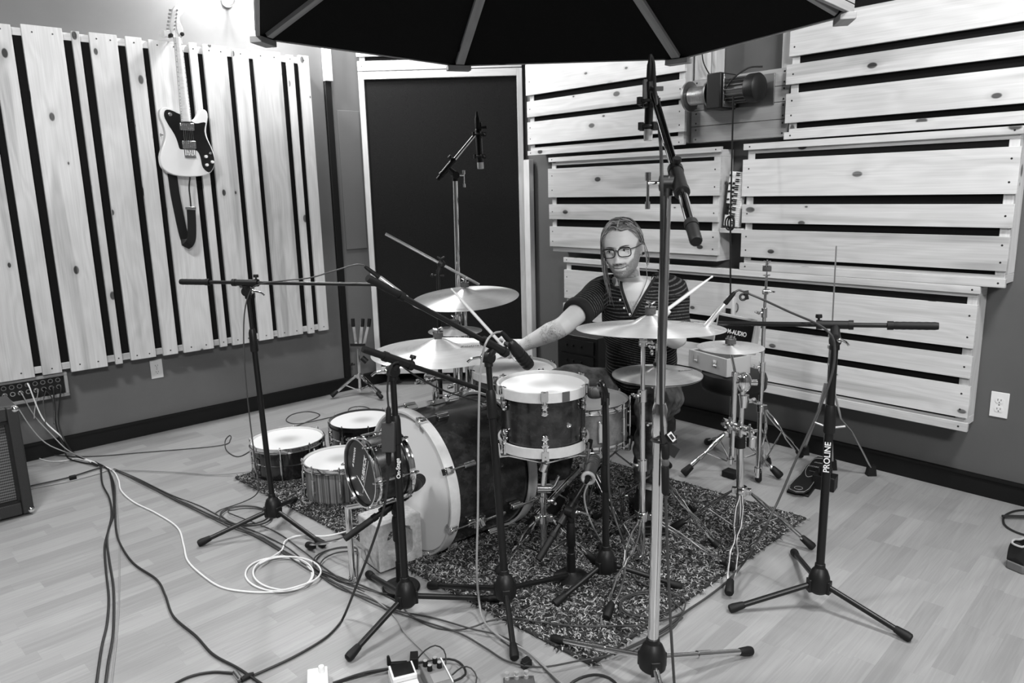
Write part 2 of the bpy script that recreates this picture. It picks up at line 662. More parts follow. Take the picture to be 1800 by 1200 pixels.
TL = .12
def lz(y, x): return onL(x, y, TL).z
lt = [(20, 35), (71, 88), (156, 171), (184, 200), (246, 260), (287, 298), (353, 365), (378, 388), (427, 437), (463, 472), (517, 527), (538, 547)]
lg = [(uL(onL(a_, 400, TL)), uL(onL(b2, 400, TL))) for a_, b2 in lt]
u_end = uL(onL(560, 350, TL))
u_start = lg[0][0] - .62
zt_, zb_ = (onL(20, 40, TL).z + onL(541, 100, TL).z) / 2, (onL(580, 582, TL).z + onL(20, 665, TL).z) / 2
slat_panel('vertical pine slat panel on the left wall behind the hanging guitar', WL, UL, NL, u_start, u_end, zb_, zt_,
           lg + [(lg[0][0] - .30, lg[0][0] - .24)], False, th=TL, seed=3)

TR = .15
def rz(x, ys): return [onR(x, y, TR).z for y in ys]
def rg(x, prs): return [(onR(x, b2, TR).z, onR(x, a_, TR).z) for a_, b2 in prs]
def ru(x, y): return uR(onR(x, y, TR))


slat_panel('pine slat panel of the top row, above the winch and to its right', WR, UR, NR, ru(1383, 170), ru(1383, 170) + 1.62, rz(1384, [245])[0], rz(1384, [245])[0] + 1.03,
           rg(1402, [(98, 112), (147, 163), (215, 231)]) + [(onR(1530, 5, TR).z - .01, onR(1530, 5, TR).z + .04)], True, th=TR, seed=4)
slat_panel('pine slat panel beside the corner trap, left of the winch', WR, UR, NR, ru(927, 200), ru(1204, 180), rz(935, [273])[0], rz(935, [273])[0] + .72,
           rg(935, [(167, 178), (205.6, 214.5), (254, 265)]), True, th=TR, seed=5)
slat_panel('small pine slat panel directly behind the drummer head', WR, UR, NR, ru(966, 350), ru(1265, 350), rz(980, [448])[0] + .01, rz(968, [276])[0] - .004,
           rg(980, [(284, 296), (346.7, 359), (385, 398), (433, 443)]), True, th=TR, seed=6)
slat_panel('wide middle pine slat panel right of the upright keyboard', WR, UR, NR, ru(1306, 350), ru(1783, 380), rz(1325, [475])[0], rz(1310, [253])[0],
           rg(1325, [(263, 280), (345, 359), (392, 404), (452, 463)]), True, th=TR, seed=7)
slat_panel('lowest pine slat panel near the floor, behind the cymbal stands', WR, UR, NR, ru(992, 540), ru(1711, 630), rz(1700, [759])[0], rz(1716, [503])[0],
           rg(1690, [(514, 534), (610, 624), (663, 677), (733, 742)]), True, th=TR, seed=8)

# plain boards carrying the winch, and the stud frame above them
u0, u1 = ru(1206, 200) + .004, ru(1382, 200) - .012
root = thing('winch_board', 'dull pine plank backing board on the right wall carrying the winch', 'board', WR((u0 + u1) / 2, 1.7, .0))
zz = [onR(1300, y, .10).z for y in (246, 216, 187, 160, 130)]
for k in range(4):
    mb = MB()
    mb.box(WR((u0 + u1) / 2, (zz[k] + zz[k + 1]) / 2, .055), ((u1 - u0) / 2, .05, (zz[k + 1] - zz[k]) / 2 - .0015), (UR, NR, ZU))
    for eu in (u0 + .03, u1 - .03):
        for dz in (-.025, .025):
            mb.lathe([(0.005, 0), (0.005, .0008), (0, .0008)], WR(eu, (zz[k] + zz[k + 1]) / 2 + dz, .105), NR, n=8, mi=1)
    mb.build('plank', [M['pine_dull'], M['screw']], root, bev=.002)
ztop = zz[4]
mb = MB()
for ua, ub2 in ((u0, u0 + .10), (u0 + .105, u0 + .135), (u1 - .06, u1)):
    mb.box(WR((ua + ub2) / 2, (ztop + 2.75) / 2, .045), ((ub2 - ua) / 2, .04, (2.75 - ztop) / 2), (UR, NR, ZU))
o = mb.build('stud_frame', M['pine_clean'], loc=WR((u0 + u1) / 2, ztop, .0), bev=.002)
tag(o, 'upright pine studs rising above the winch board behind the ceiling canopy', 'frame')

# corner bass trap: black cloth in a pine frame standing across the corner, a slatted panel above it
gl, gr = onL(640, 300, .05), onR(921, 300, .03)
gl.z = gr.z = 0
gu = (gr - gl).normalized()
gn = V((gu.y, -gu.x, 0))
if gn.y > 0:
    gn = -gn
gw = (gr - gl).length
gtop = onplane(700, 125, gl, gn).z
root = thing('bass_trap', 'tall black cloth bass trap in a pine frame standing across the room corner', 'acoustic panel', gl + gu * gw / 2)
mb = MB()
ax = (gu, gn, ZU)
for uc in (.019, gw - .019):
    mb.box(gl + gu * uc + ZU * (gtop / 2 + .045) - gn * .04, (.019, .05, gtop / 2 - .045), ax)
for zc in (.115, gtop - .025):
    mb.box(gl + gu * gw / 2 + ZU * zc - gn * .04, (gw / 2 - .038, .05, .025), ax)
mb.build('frame', M['pine_clean'], root, bev=.002)
mb = MB()
mb.box(gl + gu * gw / 2 + ZU * (gtop / 2 + .045) - gn * .045, (gw / 2 - .038, .035, gtop / 2 - .1), ax)
mb.build('cloth', M['gobo'], root)
for uc in (.13, gw - .13):
    mb = MB()
    cc = gl + gu * uc - gn * .04
    mb.tube([cc + ZU * .036 - gn * .012, cc + ZU * .036 + gn * .012], .036, 18)
    mb.box(cc + ZU * .08, (.025, .02, .012), ax)
    mb.beam(cc + ZU * .036 - gn * .017, cc + ZU * .085 - gn * .017, .02, .003, gn)
    mb.beam(cc + ZU * .036 + gn * .017, cc + ZU * .085 + gn * .017, .02, .003, gn)
    mb.build('caster', M['rubber'], root)
def WG(u, z, off=0.0): return gl + gu * u + ZU * z + gn * (off - .10)
slat_panel('pine slat panel set on top of the black corner bass trap', WG, gu, gn, 0.0, gw, gtop + .006, gtop + .62,
           [(gtop + .07, gtop + .10), (gtop + .2, gtop + .24), (gtop + .36, gtop + .4), (gtop + .5, gtop + .54)], True, th=.1, base=.012, seed=9)
# narrow pine post to the right of the trap
mb = MB()
pa, pb = onR(921, 300, .09), onR(935, 300, .09)
pu0, pu1 = uR(gr) + .03, uR(gr) + .085
pz = rz(935, [276])[0]
mb.box(WR((pu0 + pu1) / 2, (pz - .02) / 2 + .06, .04), ((pu1 - pu0) / 2, .022, pz / 2 - .06), (UR, NR, ZU))
o = mb.build('pine_post', M['pine_clean'], loc=WR((pu0 + pu1) / 2, 0, .05), bev=.002)
tag(o, 'narrow upright pine post against the right wall beside the bass trap', 'post')

# shelf between the two panels
s0, s1 = onR(1262, 404, .12), onR(1308, 404, .12)
mb = MB()
su0, su1 = ru(1265, 400) + .004, ru(1306, 400) - .004
mb.box(WR((su0 + su1) / 2, s0.z, .08), ((su1 - su0) / 2, .075, .012), (UR, NR, ZU))
SHELF = (su0, su1, s0.z + .012)
o = mb.build('shelf', M['pine_clean'], loc=WR((su0 + su1) / 2, s0.z, .07), bev=.002)
tag(o, 'small pine shelf bridging two slat panels under the upright keyboard', 'shelf')
# ---------------------------------------------------------------- ceiling canopy: hexagonal pyramid of black cloth
KC = 1.14
apex = P(935, -300, 2.583 * KC)
tx, ty, ph, HCN, RCN = 0.021, -0.026, -0.209, 0.576 * KC, 0.979 * KC
nn = V((tx, ty, 1)).normalized()
aa = V((0, 1, 0)).cross(nn).normalized()
bb = nn.cross(aa)
rim = []
for i in range(6):
    an = ph + (1.5 - i) * math.pi / 3
    rim.append(apex - nn * HCN + (bb * math.cos(an) - aa * math.sin(an)) * RCN)
ORDER = rim
root = thing('ceiling_canopy', 'black cloth canopy with pine ribs hung over the drum kit', 'canopy', apex)
rc = apex - nn * HCN
for i in range(6):
    p, q_ = rim[i], rim[(i + 1) % 6]
    mb = MB()
    fn = (p - apex).cross(q_ - apex).normalized()
    if fn.z < 0:
        fn = -fn
    mb.prism([apex, p, q_], .035, fn)
    mb.build('cloth_facet', M['acoustic'], root, smooth=0)
    # rim board (pine, outside)
    mb = MB()
    out = ((p + q_) / 2 - rc)
    out.z = 0
    out.normalize()
    mb.beam(p + out * .010 + nn * .034, q_ + out * .010 + nn * .034, .016, .075, nn)
    mb.build('rim_board', M['pine_dull'], root, bev=.002)
    # rib along the seam, below the cloth
    mb = MB()
    d = (p - apex).normalized()
    side = d.cross(nn).normalized()
    dn = side.cross(d)
    if dn.z > 0:
        dn = -dn
    mb.beam(apex + d * .06 + dn * .012, p - d * .035 + dn * .012, .045, .022, dn)
    mb.build('rib', M['pine_dull'], root, bev=.002)
    mb = MB()
    o2 = (p - rc)
    o2.z = 0
    o2.normalize()
    s2 = V((-o2.y, o2.x, 0))
    mb.box(p - o2 * .012 - nn * .016, (.026, .06, .012), (o2, s2, nn))
    mb.build('corner_block', M['pine_dull'], root, bev=.002)
mb = MB()
mb.tube([apex + ZU * .02, V((apex.x, apex.y, ZC - .001))], .004, 8)
mb.lathe([(0, -.03), (.03, -.03), (.03, 0), (0, 0)], V((apex.x, apex.y, ZC - .002)), ZU, 16)
mb.build('hanging_rope', M['dullmetal'], root)

# ---------------------------------------------------------------- winch on the plank board
WOF = .20
def wp(x, y, o=WOF): return onR(x, y, o)


cen = wp(1280, 160)
ax = (UR, NR, ZU)
root = thing('electric_winch', 'electric cable winch with finned motor mounted on the pine boards', 'winch', cen)
zc = cen.z
def wu(x): return uR(wp(x, 160))
def wb(u, dz, o=WOF): return WR(u, zc + dz, o)
udl, udr = wu(1213), wu(1245)
mb = MB()
mb.box(WR((wu(1222) + wu(1345)) / 2, zc - .005, .111), ((wu(1345) - wu(1222)) / 2, .004, .075), ax)
mb.build('mounting_plate', M['dullmetal'], root, bev=.001)
mb = MB()
mb.lathe([(0, -.006), (.078, -.006), (.078, .006), (.03, .006), (.03, .02), (0, .02)], wb(udl, -.005), UR, 32)
mb.lathe([(0, -.005), (.07, -.005), (.07, .005), (0, .005)], wb(udr + .015, -.005), UR, 32)
mb.build('drum_flange', M['dullmetal'], root, bev=.001)
mb = MB()
prof = []
k = 15
for i in range(k):
    for j in range(4):
        t = (i + j / 4) / k
        prof.append((.044 + .003 * math.sin(math.pi * j / 3.0), .008 + t * (udr - udl)))
mb.lathe(prof, wb(udl, -.005), UR, 24)
mb.build('steel_rope', M['steel'], root)
mb = MB()
ug = wu(1268)
mb.box(wb(ug, .0), ((wu(1281) - wu(1256)) / 2, .075, .088), ax)
mb.build('gearbox', M['plastic'], root, bev=.006)
mb = MB()
for dz in (-.06, .06):
    for doo in (-.05, .05):
        mb.tube([wb(wu(1281), dz, WOF + doo), wb(wu(1281) + .012, dz, WOF + doo)], .008, 8)
mb.box(wb(wu(1281) + .004, 0), (.004, .06, .08), ax)
mb.build('gear_cover', M['dullmetal'], root, bev=.002)
mb = MB()
m0, m1 = wu(1284), wu(1318)
mb.tube([wb(m0, 0), wb(m1, 0)], .05, 24)
for i in range(18):
    a_ = 2 * math.pi * i / 18
    dv = ZU * math.sin(a_) + NR * math.cos(a_)
    tv = ZU * math.cos(a_) - NR * math.sin(a_)
    c_ = wb((m0 + m1) / 2, 0) + dv * .055
    mb.box(c_, ((m1 - m0) / 2, .009, .0016), (UR, dv, tv))
mb.build('motor_fins', M['dullmetal'], root)
mb = MB()
e = wu(1338)
mb.lathe([(.066, m1 - .004 - m1), (.070, .004), (.070, (e - m1) * .8), (.058, e - m1), (.03, e - m1 + .003), (0, e - m1 + .003)], wb(m1, 0), UR, 32)
mb.build('fan_cover', M['plastic'], root)
mb = MB()
c1 = crom([wb(wu(1287), .005, WOF + .06), wb(wu(1300), .05, WOF + .06), wb(wu(1318), .095, WOF + .02), wb(wu(1333), .10, WOF - .03)], .01)
mb.tube(c1, .004, 8)
mb.build('motor_lead', M['rubber'], root)
mb = MB()
c1 = crom([WR(wu(1213) + .01, zc + .30, .115), WR(wu(1213) + .015, zc + .2, .115), WR(wu(1225), zc + .14, .12), WR(wu(1240), zc + .075, .13)], .01)
mb.tube(c1, .0035, 8)
mb.build('control_lead', M['rubber'], root)

# pendant control hanging from the winch on its cable
px0 = wp(1289, 168, WOF + .06)
pend = onR(1284, 560, .30)
root = thing('pendant_control', 'pale pendant winch control hanging on a black cable before the slats', 'remote control', V((px0.x, px0.y, pend.z)))
mb = MB()
top = onR(1284, 520, .30)
k0 = [px0, px0 - ZU * .25 + NR * .0]
mid = onR(1284, 385, .29)
pts = crom([px0, (px0 * 2 + mid) / 3 + V((.0, 0, 0)), (px0 + mid * 2) / 3, mid, (mid + top) / 2, top], .02)
mb.tube(pts, .0045, 8)
mb.tube(crom([mid + UR * (.0 + .022 * math.cos(t)) + ZU * (.035 * math.sin(t) - .02) + NR * (.012 * math.sin(t * .5)) for t in [i * .7 for i in range(28)]], .012), .0042, 8)
mb.build('control_cable', M['rubber'], root)
mb = MB()
bt_ = onR(1284, 588, .30)
hh = (top.z - bt_.z) / 2
pc = (top + bt_) / 2
mb.box(pc, (.030, .022, hh), ax, taper=.8)
mb.build('housing', mat('pendant_grey', .5, .5), root, bev=.008)
mb = MB()
mb.box(pc + ZU * .02 + NR * .023, (.014, .003, .02), ax)
mb.build('display', M['plastic'], root, bev=.001)
mb = MB()
mb.tube([pc + ZU * (.045 + .022 * math.sin(t)) + UR * .032 + UR * (.010 * math.cos(t)) for t in [i * .4 - 1.6 for i in range(9)]], .004, 8)
mb.build('hook', M['dullmetal'], root)

# ---------------------------------------------------------------- keyboard stood on end on the shelf
kz0 = SHELF[2] + .001
ktop = onR(1290, 302, .07).z
kh = ktop - kz0
kc = WR((SHELF[0] + SHELF[1]) / 2 - .014, kz0, .118)
root = thing('keyboard', 'small white keyboard stood on its end on the pine shelf', 'keyboard', kc)
tl = (ZU * kh + UR * .03).normalized()
ks = (UR - tl * UR.dot(tl)).normalized()
kax = (ks, NR, tl)
kcen = kc + ZU * .004 + tl * (kh / 2)
W2 = .045
mb = MB()
mb.box(kcen, (W2, .016, kh / 2 - .004), kax)
mb.build('case', M['white'], root, bev=.003)
mb = MB()
nk = 26
kl = kh * .93
for i in range(nk):
    zz_ = -kl / 2 + kl * (i + .5) / nk
    mb.box(kcen + tl * zz_ + ks * .022 + NR * .018, (.021, .003, kl / nk / 2 - .0008), kax)
mb.build('white_keys', M['offwhite'], root)
mb = MB()
for i in range(nk):
    if i % 7 in (0, 1, 3, 4, 5):
        zz_ = -kl / 2 + kl * (i + 1) / nk
        mb.box(kcen + tl * zz_ + ks * .011 + NR * .0225, (.0100, .004, kl / nk * .28), kax)
mb.build('black_keys', M['blackgloss'], root)
for i in range(5):
    mb = MB()
    mb.lathe([(.006, 0), (.005, .01), (0, .01)], kcen + tl * (kh * .42 - i * .042) - ks * .033 + NR * .016, NR, 12)
    mb.build('knob', M['plastic'], root)
for i in range(9):
    mb = MB()
    mb.box(kcen + tl * (kh * .28 - i * .022) - ks * .012 + NR * .017, (.006, .0025, .006), kax)
    mb.build('pad_button', M['plastic'], root)
mb = MB()
mb.box(kcen - tl * (kh * .18) - ks * .033 + NR * .017, (.011, .001, .03), kax)
mb.build('dark_panel', M['plastic'], root)

# ---------------------------------------------------------------- wall outlets
def outlet(wallp, udir, ndir, label):
    root = thing('power_outlet', label, 'outlet', wallp, 'white duplex wall outlets')
    ax = (udir, ndir, ZU)
    mb = MB()
    mb.box(wallp + ndir * .003, (.035, .0028, .0572), ax)
    mb.build('cover_plate', M['white'], root, bev=.002)
    for dz in (-.02, .02):
        mb = MB()
        pts = []
        for i in range(24):
            a_ = 2 * math.pi * i / 24
            pts.append(wallp + ndir * .006 + udir * (.0165 * math.cos(a_)) + ZU * (dz + max(-.0125, min(.0125, .0165 * math.sin(a_)))))
        mb.prism(pts, .0016, ndir)
        rcp = mb.build('receptacle', M['white'], root, smooth=0)
        mb = MB()
        for du, hz in ((-.0062, .0042), (.0062, .0036)):
            mb.box(wallp + ndir * .0077 + udir * du + ZU * (dz + .003), (.0011, .0004, hz), ax)
        mb.lathe([(.0024, 0), (.0024, .0006), (0, .0006)], wallp + ndir * .0075 + ZU * (dz - .0075), ndir, 12)
        mb.build('slots', M['inkblack'], rcp, smooth=0)
    mb = MB()
    mb.lathe([(.0032, 0), (.002, .0015), (0, .0016)], wallp + ndir * .006, ndir, 12)
    mb.build('screw', M['dullmetal'], root)


p = onL(275, 648, .0)
outlet(p + NL * .0005, UL, NL, 'white duplex outlet on the left wall under the vertical slat panel')
p = onR(1757, 711, .0)
outlet(p + NR * .0005, UR, NR, 'white duplex outlet on the right wall beyond the slat panels')

# ---------------------------------------------------------------- wall lamp whose glow washes the wall above the left panel
lp = onL(392, -50, .2)
root = thing('wall_lamp', 'small bright wall lamp above the left slat panel, washing the wall white', 'lamp', lp)
mb = MB()
b0 = onL(399, 12, .0)
mb.lathe([(0, 0), (.035, 0), (.035, .012), (0, .012)], WL(uL(b0), b0.z + .03, .001), NL, 20)
mb.tube(crom([WL(uL(b0), b0.z + .03, .012), WL(uL(b0), b0.z + .0, .06), WL(uL(b0), b0.z + .02, .12), WL(uL(b0), b0.z + .145, .15)], .01), .007, 10)
mb.build('bracket', M['white'], root)
hc = WL(uL(b0), b0.z + .17, .15)
mb = MB()
mb.lathe([(.018, -.03), (.022, 0), (.022, .02), (.018, .02), (.018, 0), (.015, -.028), (0, -.028)], hc, ZU, 20)
mb.build('socket', M['white'], root)
m, nt, b = newmat('bulb_glow')
b.inputs['Emission Color'].default_value = (1, 1, 1, 1)
b.inputs['Emission Strength'].default_value = 60
M['bulb'] = m
mb = MB()
mb.ball(hc + ZU * .055, .032, 16, 10)
mb.build('bulb', M['bulb'], root)
pl_ = bpy.data.lights.new('wall_lamp_light', 'POINT')
pl_.energy = 80
pl_.shadow_soft_size = .05
po = bpy.data.objects.new('wall_lamp_light', pl_)
COL.objects.link(po)
po.location = hc + ZU * .055 + NL * .06

# ---------------------------------------------------------------- guitar hanging on the left panel
GO = .20
gA = onL(330, 250, GO)
def gp(x, y, s=4.617, ox=240, oy=180, o=GO): return onL(ox + x / s, oy + y / s, o)
def gq(x, y, o=GO): return gp(x, y, 5.0, 240, 0, o)


root = thing('electric_guitar', 'white electric guitar with black pickguard hanging on the left slat panel', 'guitar', gA)
body = [(355, 92), (328, 76), (300, 60), (275, 47), (250, 39), (230, 37), (212, 42), (197, 55), (190, 75), (189, 98), (194, 122), (204, 146), (216, 172), (228, 205), (236, 240), (238, 268), (233, 298), (222, 332), (209, 370), (199, 408), (194, 440), (196, 475), (204, 508), (219, 535), (240, 556), (268, 573), (300, 586), (335, 594), (372, 599), (412, 602), (452, 602), (495, 600), (532, 596), (562, 590), (588, 580), (608, 564), (622, 544), (631, 520), (636, 494), (636, 462), (631, 428), (622, 395), (609, 362), (596, 333), (582, 303), (572, 272), (567, 242), (567, 212), (571, 182), (576, 152), (580, 120), (578, 95), (570, 74), (556, 61), (540, 56), (524, 59), (512, 70), (503, 88), (494, 106), (484, 124), (472, 137), (458, 142), (447, 140), (440, 150), (358, 150)]
mb = MB()
mb.prism([gp(x, y) - NL * .042 for x, y in body], .042, NL)
mb.build('body', M['offwhite'], root, bev=.007)
pg = [(357, 98), (350, 95), (325, 84), (300, 71), (270, 61), (245, 58), (230, 66), (222, 85), (222, 108), (230, 132), (245, 160), (262, 190), (285, 224), (308, 262), (324, 298), (336, 335), (344, 365), (352, 378), (372, 381), (430, 381), (470, 384), (490, 392), (505, 412), (516, 440), (524, 475), (530, 508), (540, 532), (556, 550), (572, 562), (586, 567), (600, 560), (614, 542), (625, 518), (631, 492), (630, 460), (624, 428), (612, 392), (598, 358), (582, 326), (566, 294), (555, 262), (550, 232), (552, 205), (557, 182), (560, 166), (545, 160), (522, 164), (500, 170), (478, 170), (460, 163), (448, 156), (358, 156)]
mb = MB()
mb.prism([gp(x, y) + NL * .0005 for x, y in pg], .0022, NL)
mb.build('pickguard', M['blackgloss'], root, smooth=0)
gd = (gp(430, 440) - gp(390, 40)).normalized()      # down the strings
gs = gd.cross(NL).normalized()
if gs.dot(UL) < 0:
    gs = -gs
gax = (gs, NL, gd)
for (x0, y0, x1, y1) in ((349, 168, 464, 226), (367, 314, 479, 374)):
    c_ = (gp(x0, y0) + gp(x1, y1)) / 2
    hw, hh2 = (gp(x1, y0) - gp(x0, y0)).length / 2 * .97, (gp(x1, y1) - gp(x1, y0)).length / 2
    mb = MB()
    mb.box(c_ + NL * .007, (hw, .0065, hh2), gax)
    pk = mb.build('pickup', M['nickel'], root, bev=.002)
    mb = MB()
    for i in range(6):
        mb.lathe([(.0024, 0), (.0024, .001), (0, .0014)], c_ + NL * .0135 + gs * (hw * (-.72 + .288 * i)) + gd * (hh2 * (.45 if i > 2 else -.45)), NL, 10)
    mb.build('pole_screws', M['dullmetal'], pk)
c_ = (gp(384, 388) + gp(478, 440)) / 2
hw = (gp(478, 400) - gp(384, 400)).length / 2 * .95
mb = MB()
mb.box(c_ + NL * .003, (hw, .003, .024), gax)
mb.box(c_ + NL * .007 + gd * .020, (hw, .007, .003), gax)
for i in range(6):
    mb.tube([c_ + NL * .009 + gs * (hw * (-.78 + .312 * i)) - gd * .018, c_ + NL * .009 + gs * (hw * (-.78 + .312 * i)) + gd * .012], .0042, 8)
mb.build('bridge', M['nickel'], root)
for (x, y) in ((560, 440), (612, 484), (567, 508)):
    mb = MB()
    mb.lathe([(.0085, 0), (.0085, .012), (.0075, .0135), (0, .0135)], gp(x, y) + NL * .0028, NL, 18)
    mb.build('knob', M['white'], root)
mb = MB()
mb.lathe([(.008, 0), (.008, .004), (.004, .004), (.004, .012), (0, .013)], gp(597, 412) + NL * .0028, NL, 16)
mb.build('toggle_switch', M['nickel'], root)
mb = MB()
mb.lathe([(.011, 0), (.010, .003), (0, .004)], gp(271, 97) + NL * .0028, NL, 16)
mb.build('selector_switch', M['nickel'], root)
# neck
n0l, n0r, n1l, n1r = gp(358, 158), gp(440, 158), gq(322, 330), gq(388, 332)
mb = MB()
mb.prism([n0l + NL * .004, n0r + NL * .004, n1r + NL * .004, n1l + NL * .004], .012, NL)
b0_, t0_ = (n0l + n0r) / 2, (n1l + n1r) / 2
w0_ = (n0r - n0l).length / 2
mb.tube([b0_ + NL * .003, t0_ + NL * .003], [w0_ * .96, (n1r - n1l).length / 2 * .96], 16)
neck = mb.build('neck', M['pine_clean'], root, bev=.001)
mb = MB()
for i in range(1, 22):
    t = 1 - 2 ** (-i / 12) if i < 22 else 0
    t /= (1 - 2 ** (-21.5 / 12))
    c_ = t0_ + (b0_ - t0_) * t + NL * .0165
    ww = ((n1r - n1l) * (1 - t) + (n0r - n0l) * t).length / 2
    mb.box(c_, (ww, .0008, .0011), gax)
mb.build('frets', M['nickel'], neck, smooth=0)
mb = MB()
for i in (3, 5, 7, 9, 12, 15, 17, 19, 21):
    t = (1 - 2 ** (-(i - .5) / 12)) / (1 - 2 ** (-21.5 / 12))
    c_ = t0_ + (b0_ - t0_) * t + NL * .0162
    mb.lathe([(.0032, 0), (.0032, .0005), (0, .0005)], c_, NL, 10)
mb.build('fret_markers', M['inkblack'], neck)
hs = [(388, 335), (322, 333), (305, 300), (296, 262), (290, 232), (296, 190), (303, 150), (312, 100), (320, 72), (335, 54), (355, 47), (378, 50), (398, 62), (410, 82), (411, 108), (402, 126), (386, 138), (374, 152), (373, 172), (379, 195), (390, 218), (400, 240), (405, 262), (402, 285), (394, 310)]
mb = MB()
mb.prism([gq(x, y) - NL * .008 for x, y in hs], .014, NL)
mb.build('headstock', M['pine_clean'], root, bev=.002)
for i in range(6):
    x, y = 338 - 4.5 * i + 8, 100 + 33 * i - 4
    mb = MB()
    mb.lathe([(.0042, 0), (.0042, .012), (.005, .014), (0, .014)], gq(x, y) + NL * .006, NL, 10)
    pq = gq(x - 42, y - 8)
    mb.tube([gq(x, y) - NL * .012, pq - NL * .012], .003, 8)
    mb.box(pq - NL * .012, (.008, .004, .006), gax)
    mb.build('tuner', M['nickel'], root)
mb = MB()
for i in range(6):
    f_ = -.78 + .312 * i
    pts = [c0_ for c0_ in (gq(330 + 10 * i, 330) + NL * .019, (gp(384, 420) * (1 - (i + .5) / 6) + gp(478, 420) * ((i + .5) / 6)) + NL * .013)]
    mb.tube(pts, .0006, 5)
    mb.tube([gq(338 - 4.5 * i + 8, 100 + 33 * i - 4) + NL * .014, gq(330 + 10 * i, 330) + NL * .019], .0006, 5)
mb.build('strings', M['nickel'], root)
mb = MB()
mb.lathe([(.004, 0), (.004, .008), (.009, .012), (.009, .015), (0, .016)], gp(226, 262) - NL * .02, -UL, 12)
mb.build('strap_button', M['nickel'], root)
# hanger
hp = onL(306, 62, .14)
root = thing('guitar_hanger', 'padded fork hanger holding the white guitar by its headstock', 'hanger', hp)
mb = MB()
mb.box(gq(262, 305, .155), (.022, .035, .016), (UL, NL, ZU))
mb.build('hanger_block', M['white'], root, bev=.003)
mb = MB()
pl1, pl2 = gq(300, 312, GO), gq(396, 302, GO)
back = gq(330, 322, .16)
mb.tube(crom([back - NL * .03, back, pl1 - NL * .035, pl1 + NL * .012], .008), .005, 8)
mb.tube(crom([back - NL * .03, back, pl2 - NL * .035, pl2 + NL * .012], .008), .005, 8)
mb.tube([gq(262, 305, .16), back], .005, 8)
mb.build('fork', M['dullmetal'], root)
for pp in (pl1, pl2):
    mb = MB()
    mb.tube([pp - NL * .03, pp - NL * .02, pp + NL * .012, pp + NL * .02], [.007, .011, .011, .008], 12)
    mb.build('pad', M['rubber'], root)
# strap
root = thing('guitar_strap', 'black strap looping down below the hanging white guitar', 'strap', gp(440, 610))
def ribbon(mb, pts, w_, t_, n):
    pts = crom(pts, .01)
    m_ = len(pts)
    b_ = len(mb.v)
    for i in range(m_):
        tg = (pts[min(i + 1, m_ - 1)] - pts[max(i - 1, 0)]).normalized()
        sd = tg.cross(n).normalized()
        for (a1, a2) in ((-1, -1), (1, -1), (1, 1), (-1, 1)):
            mb.v.append(pts[i] + sd * (w_ / 2 * a1) + n * (t_ / 2 * a2))
    for i in range(m_ - 1):
        for j in range(4):
            j2 = (j + 1) % 4
            mb.face((b_ + i * 4 + j, b_ + i * 4 + j2, b_ + i * 4 + 4 + j2, b_ + i * 4 + 4 + j))
    mb.face([b_ + j for j in range(4)][::-1])
    mb.face([b_ + (m_ - 1) * 4 + j for j in range(4)])


SO = .145
mb = MB()
ribbon(mb, [gp(250, 330, o=SO), gp(265, 480, o=SO), gp(292, 600, o=SO), gp(312, 740, o=SO), gp(344, 900, o=SO), gp(374, 1040, o=SO), gp(393, 1110, o=SO)], .052, .003, NL)
ribbon(mb, [gp(393, 1110, o=SO), gp(402, 1152, o=SO + .02), gp(425, 1150, o=SO + .045), gp(447, 1100, o=SO + .045), gp(449, 1000, o=SO + .04), gp(443, 870, o=SO + .035)], .05, .003, NL)
mb.build('webbing', M['plastic'], root, smooth=.5)
mb = MB()
mb.tube(crom([gp(443, 865, o=SO + .035), gp(436, 780, o=SO + .035), gp(427, 700, o=SO + .035), gp(430, 640, o=SO + .04), gp(435, 606, o=SO + .04)], .01), .0045, 8)
mb.build('cord', M['rubber'], root)
mb = MB()
mb.box(gp(440, 858, o=SO + .037), (.030, .004, .008), gax)
mb.build('buckle', M['nickel'], root, bev=.002)

# ---------------------------------------------------------------- guitar amplifier at the left edge
ab = fl(62, 903)
az = onplane(43, 712, ab, NL).z
root = thing('guitar_amplifier', 'black guitar amplifier with ribbed grille cloth at the left edge', 'amplifier', ab - UL * .3)
ax = (UL, NL, ZU)
aw, ad = .62, .27
c_ = ab - UL * (aw / 2) - NL * (ad / 2)
ft = .012
m, nt, b = newmat('amp_vinyl')
q = N(nt)
tc = q('ShaderNodeTexCoord').outputs['Object']
mp = q('ShaderNodeMapping', ins={'Vector': tc, 'Rotation': (0, 0, -AL)})
ck = q('ShaderNodeTexChecker', ins={'Vector': mp.outputs[0], 'Color1': g(.006), 'Color2': g(.035), 'Scale': 260.0})
nt.links.new(ck.outputs['Color'], b.inputs['Base Color'])
b.inputs['Roughness'].default_value = .5
M['vinyl'] = m
bw = .045
mb = MB()
z0, z1 = ft, az
mb.box(c_ + ZU * ((z0 + z1) / 2) - NL * .02, (aw / 2, ad / 2 - .02, (z1 - z0) / 2), ax)
for s_ in (-1, 1):
    mb.box(c_ + UL * (s_ * (aw / 2 - bw / 2)) + NL * (ad / 2 - .02) + ZU * ((z0 + z1) / 2), (bw / 2, .02, (z1 - z0) / 2), ax)
mb.box(c_ + NL * (ad / 2 - .02) + ZU * (z1 - .03), (aw / 2 - bw, .02, .03), ax)
mb.box(c_ + NL * (ad / 2 - .02) + ZU * (z0 + .03), (aw / 2 - bw, .02, .03), ax)
mb.build('cabinet', M['vinyl'], root, bev=.006)
m, nt, b = newmat('grille_cloth')
q = N(nt)
tc = q('ShaderNodeTexCoord').outputs['Object']
mp = q('ShaderNodeMapping', ins={'Vector': tc, 'Rotation': (0, 0, -AL)})
sp = q('ShaderNodeSeparateXYZ', ins={0: mp.outputs[0]})
sx = q.math('SINE', q.math('MULTIPLY', sp.outputs['X'], 900.0))
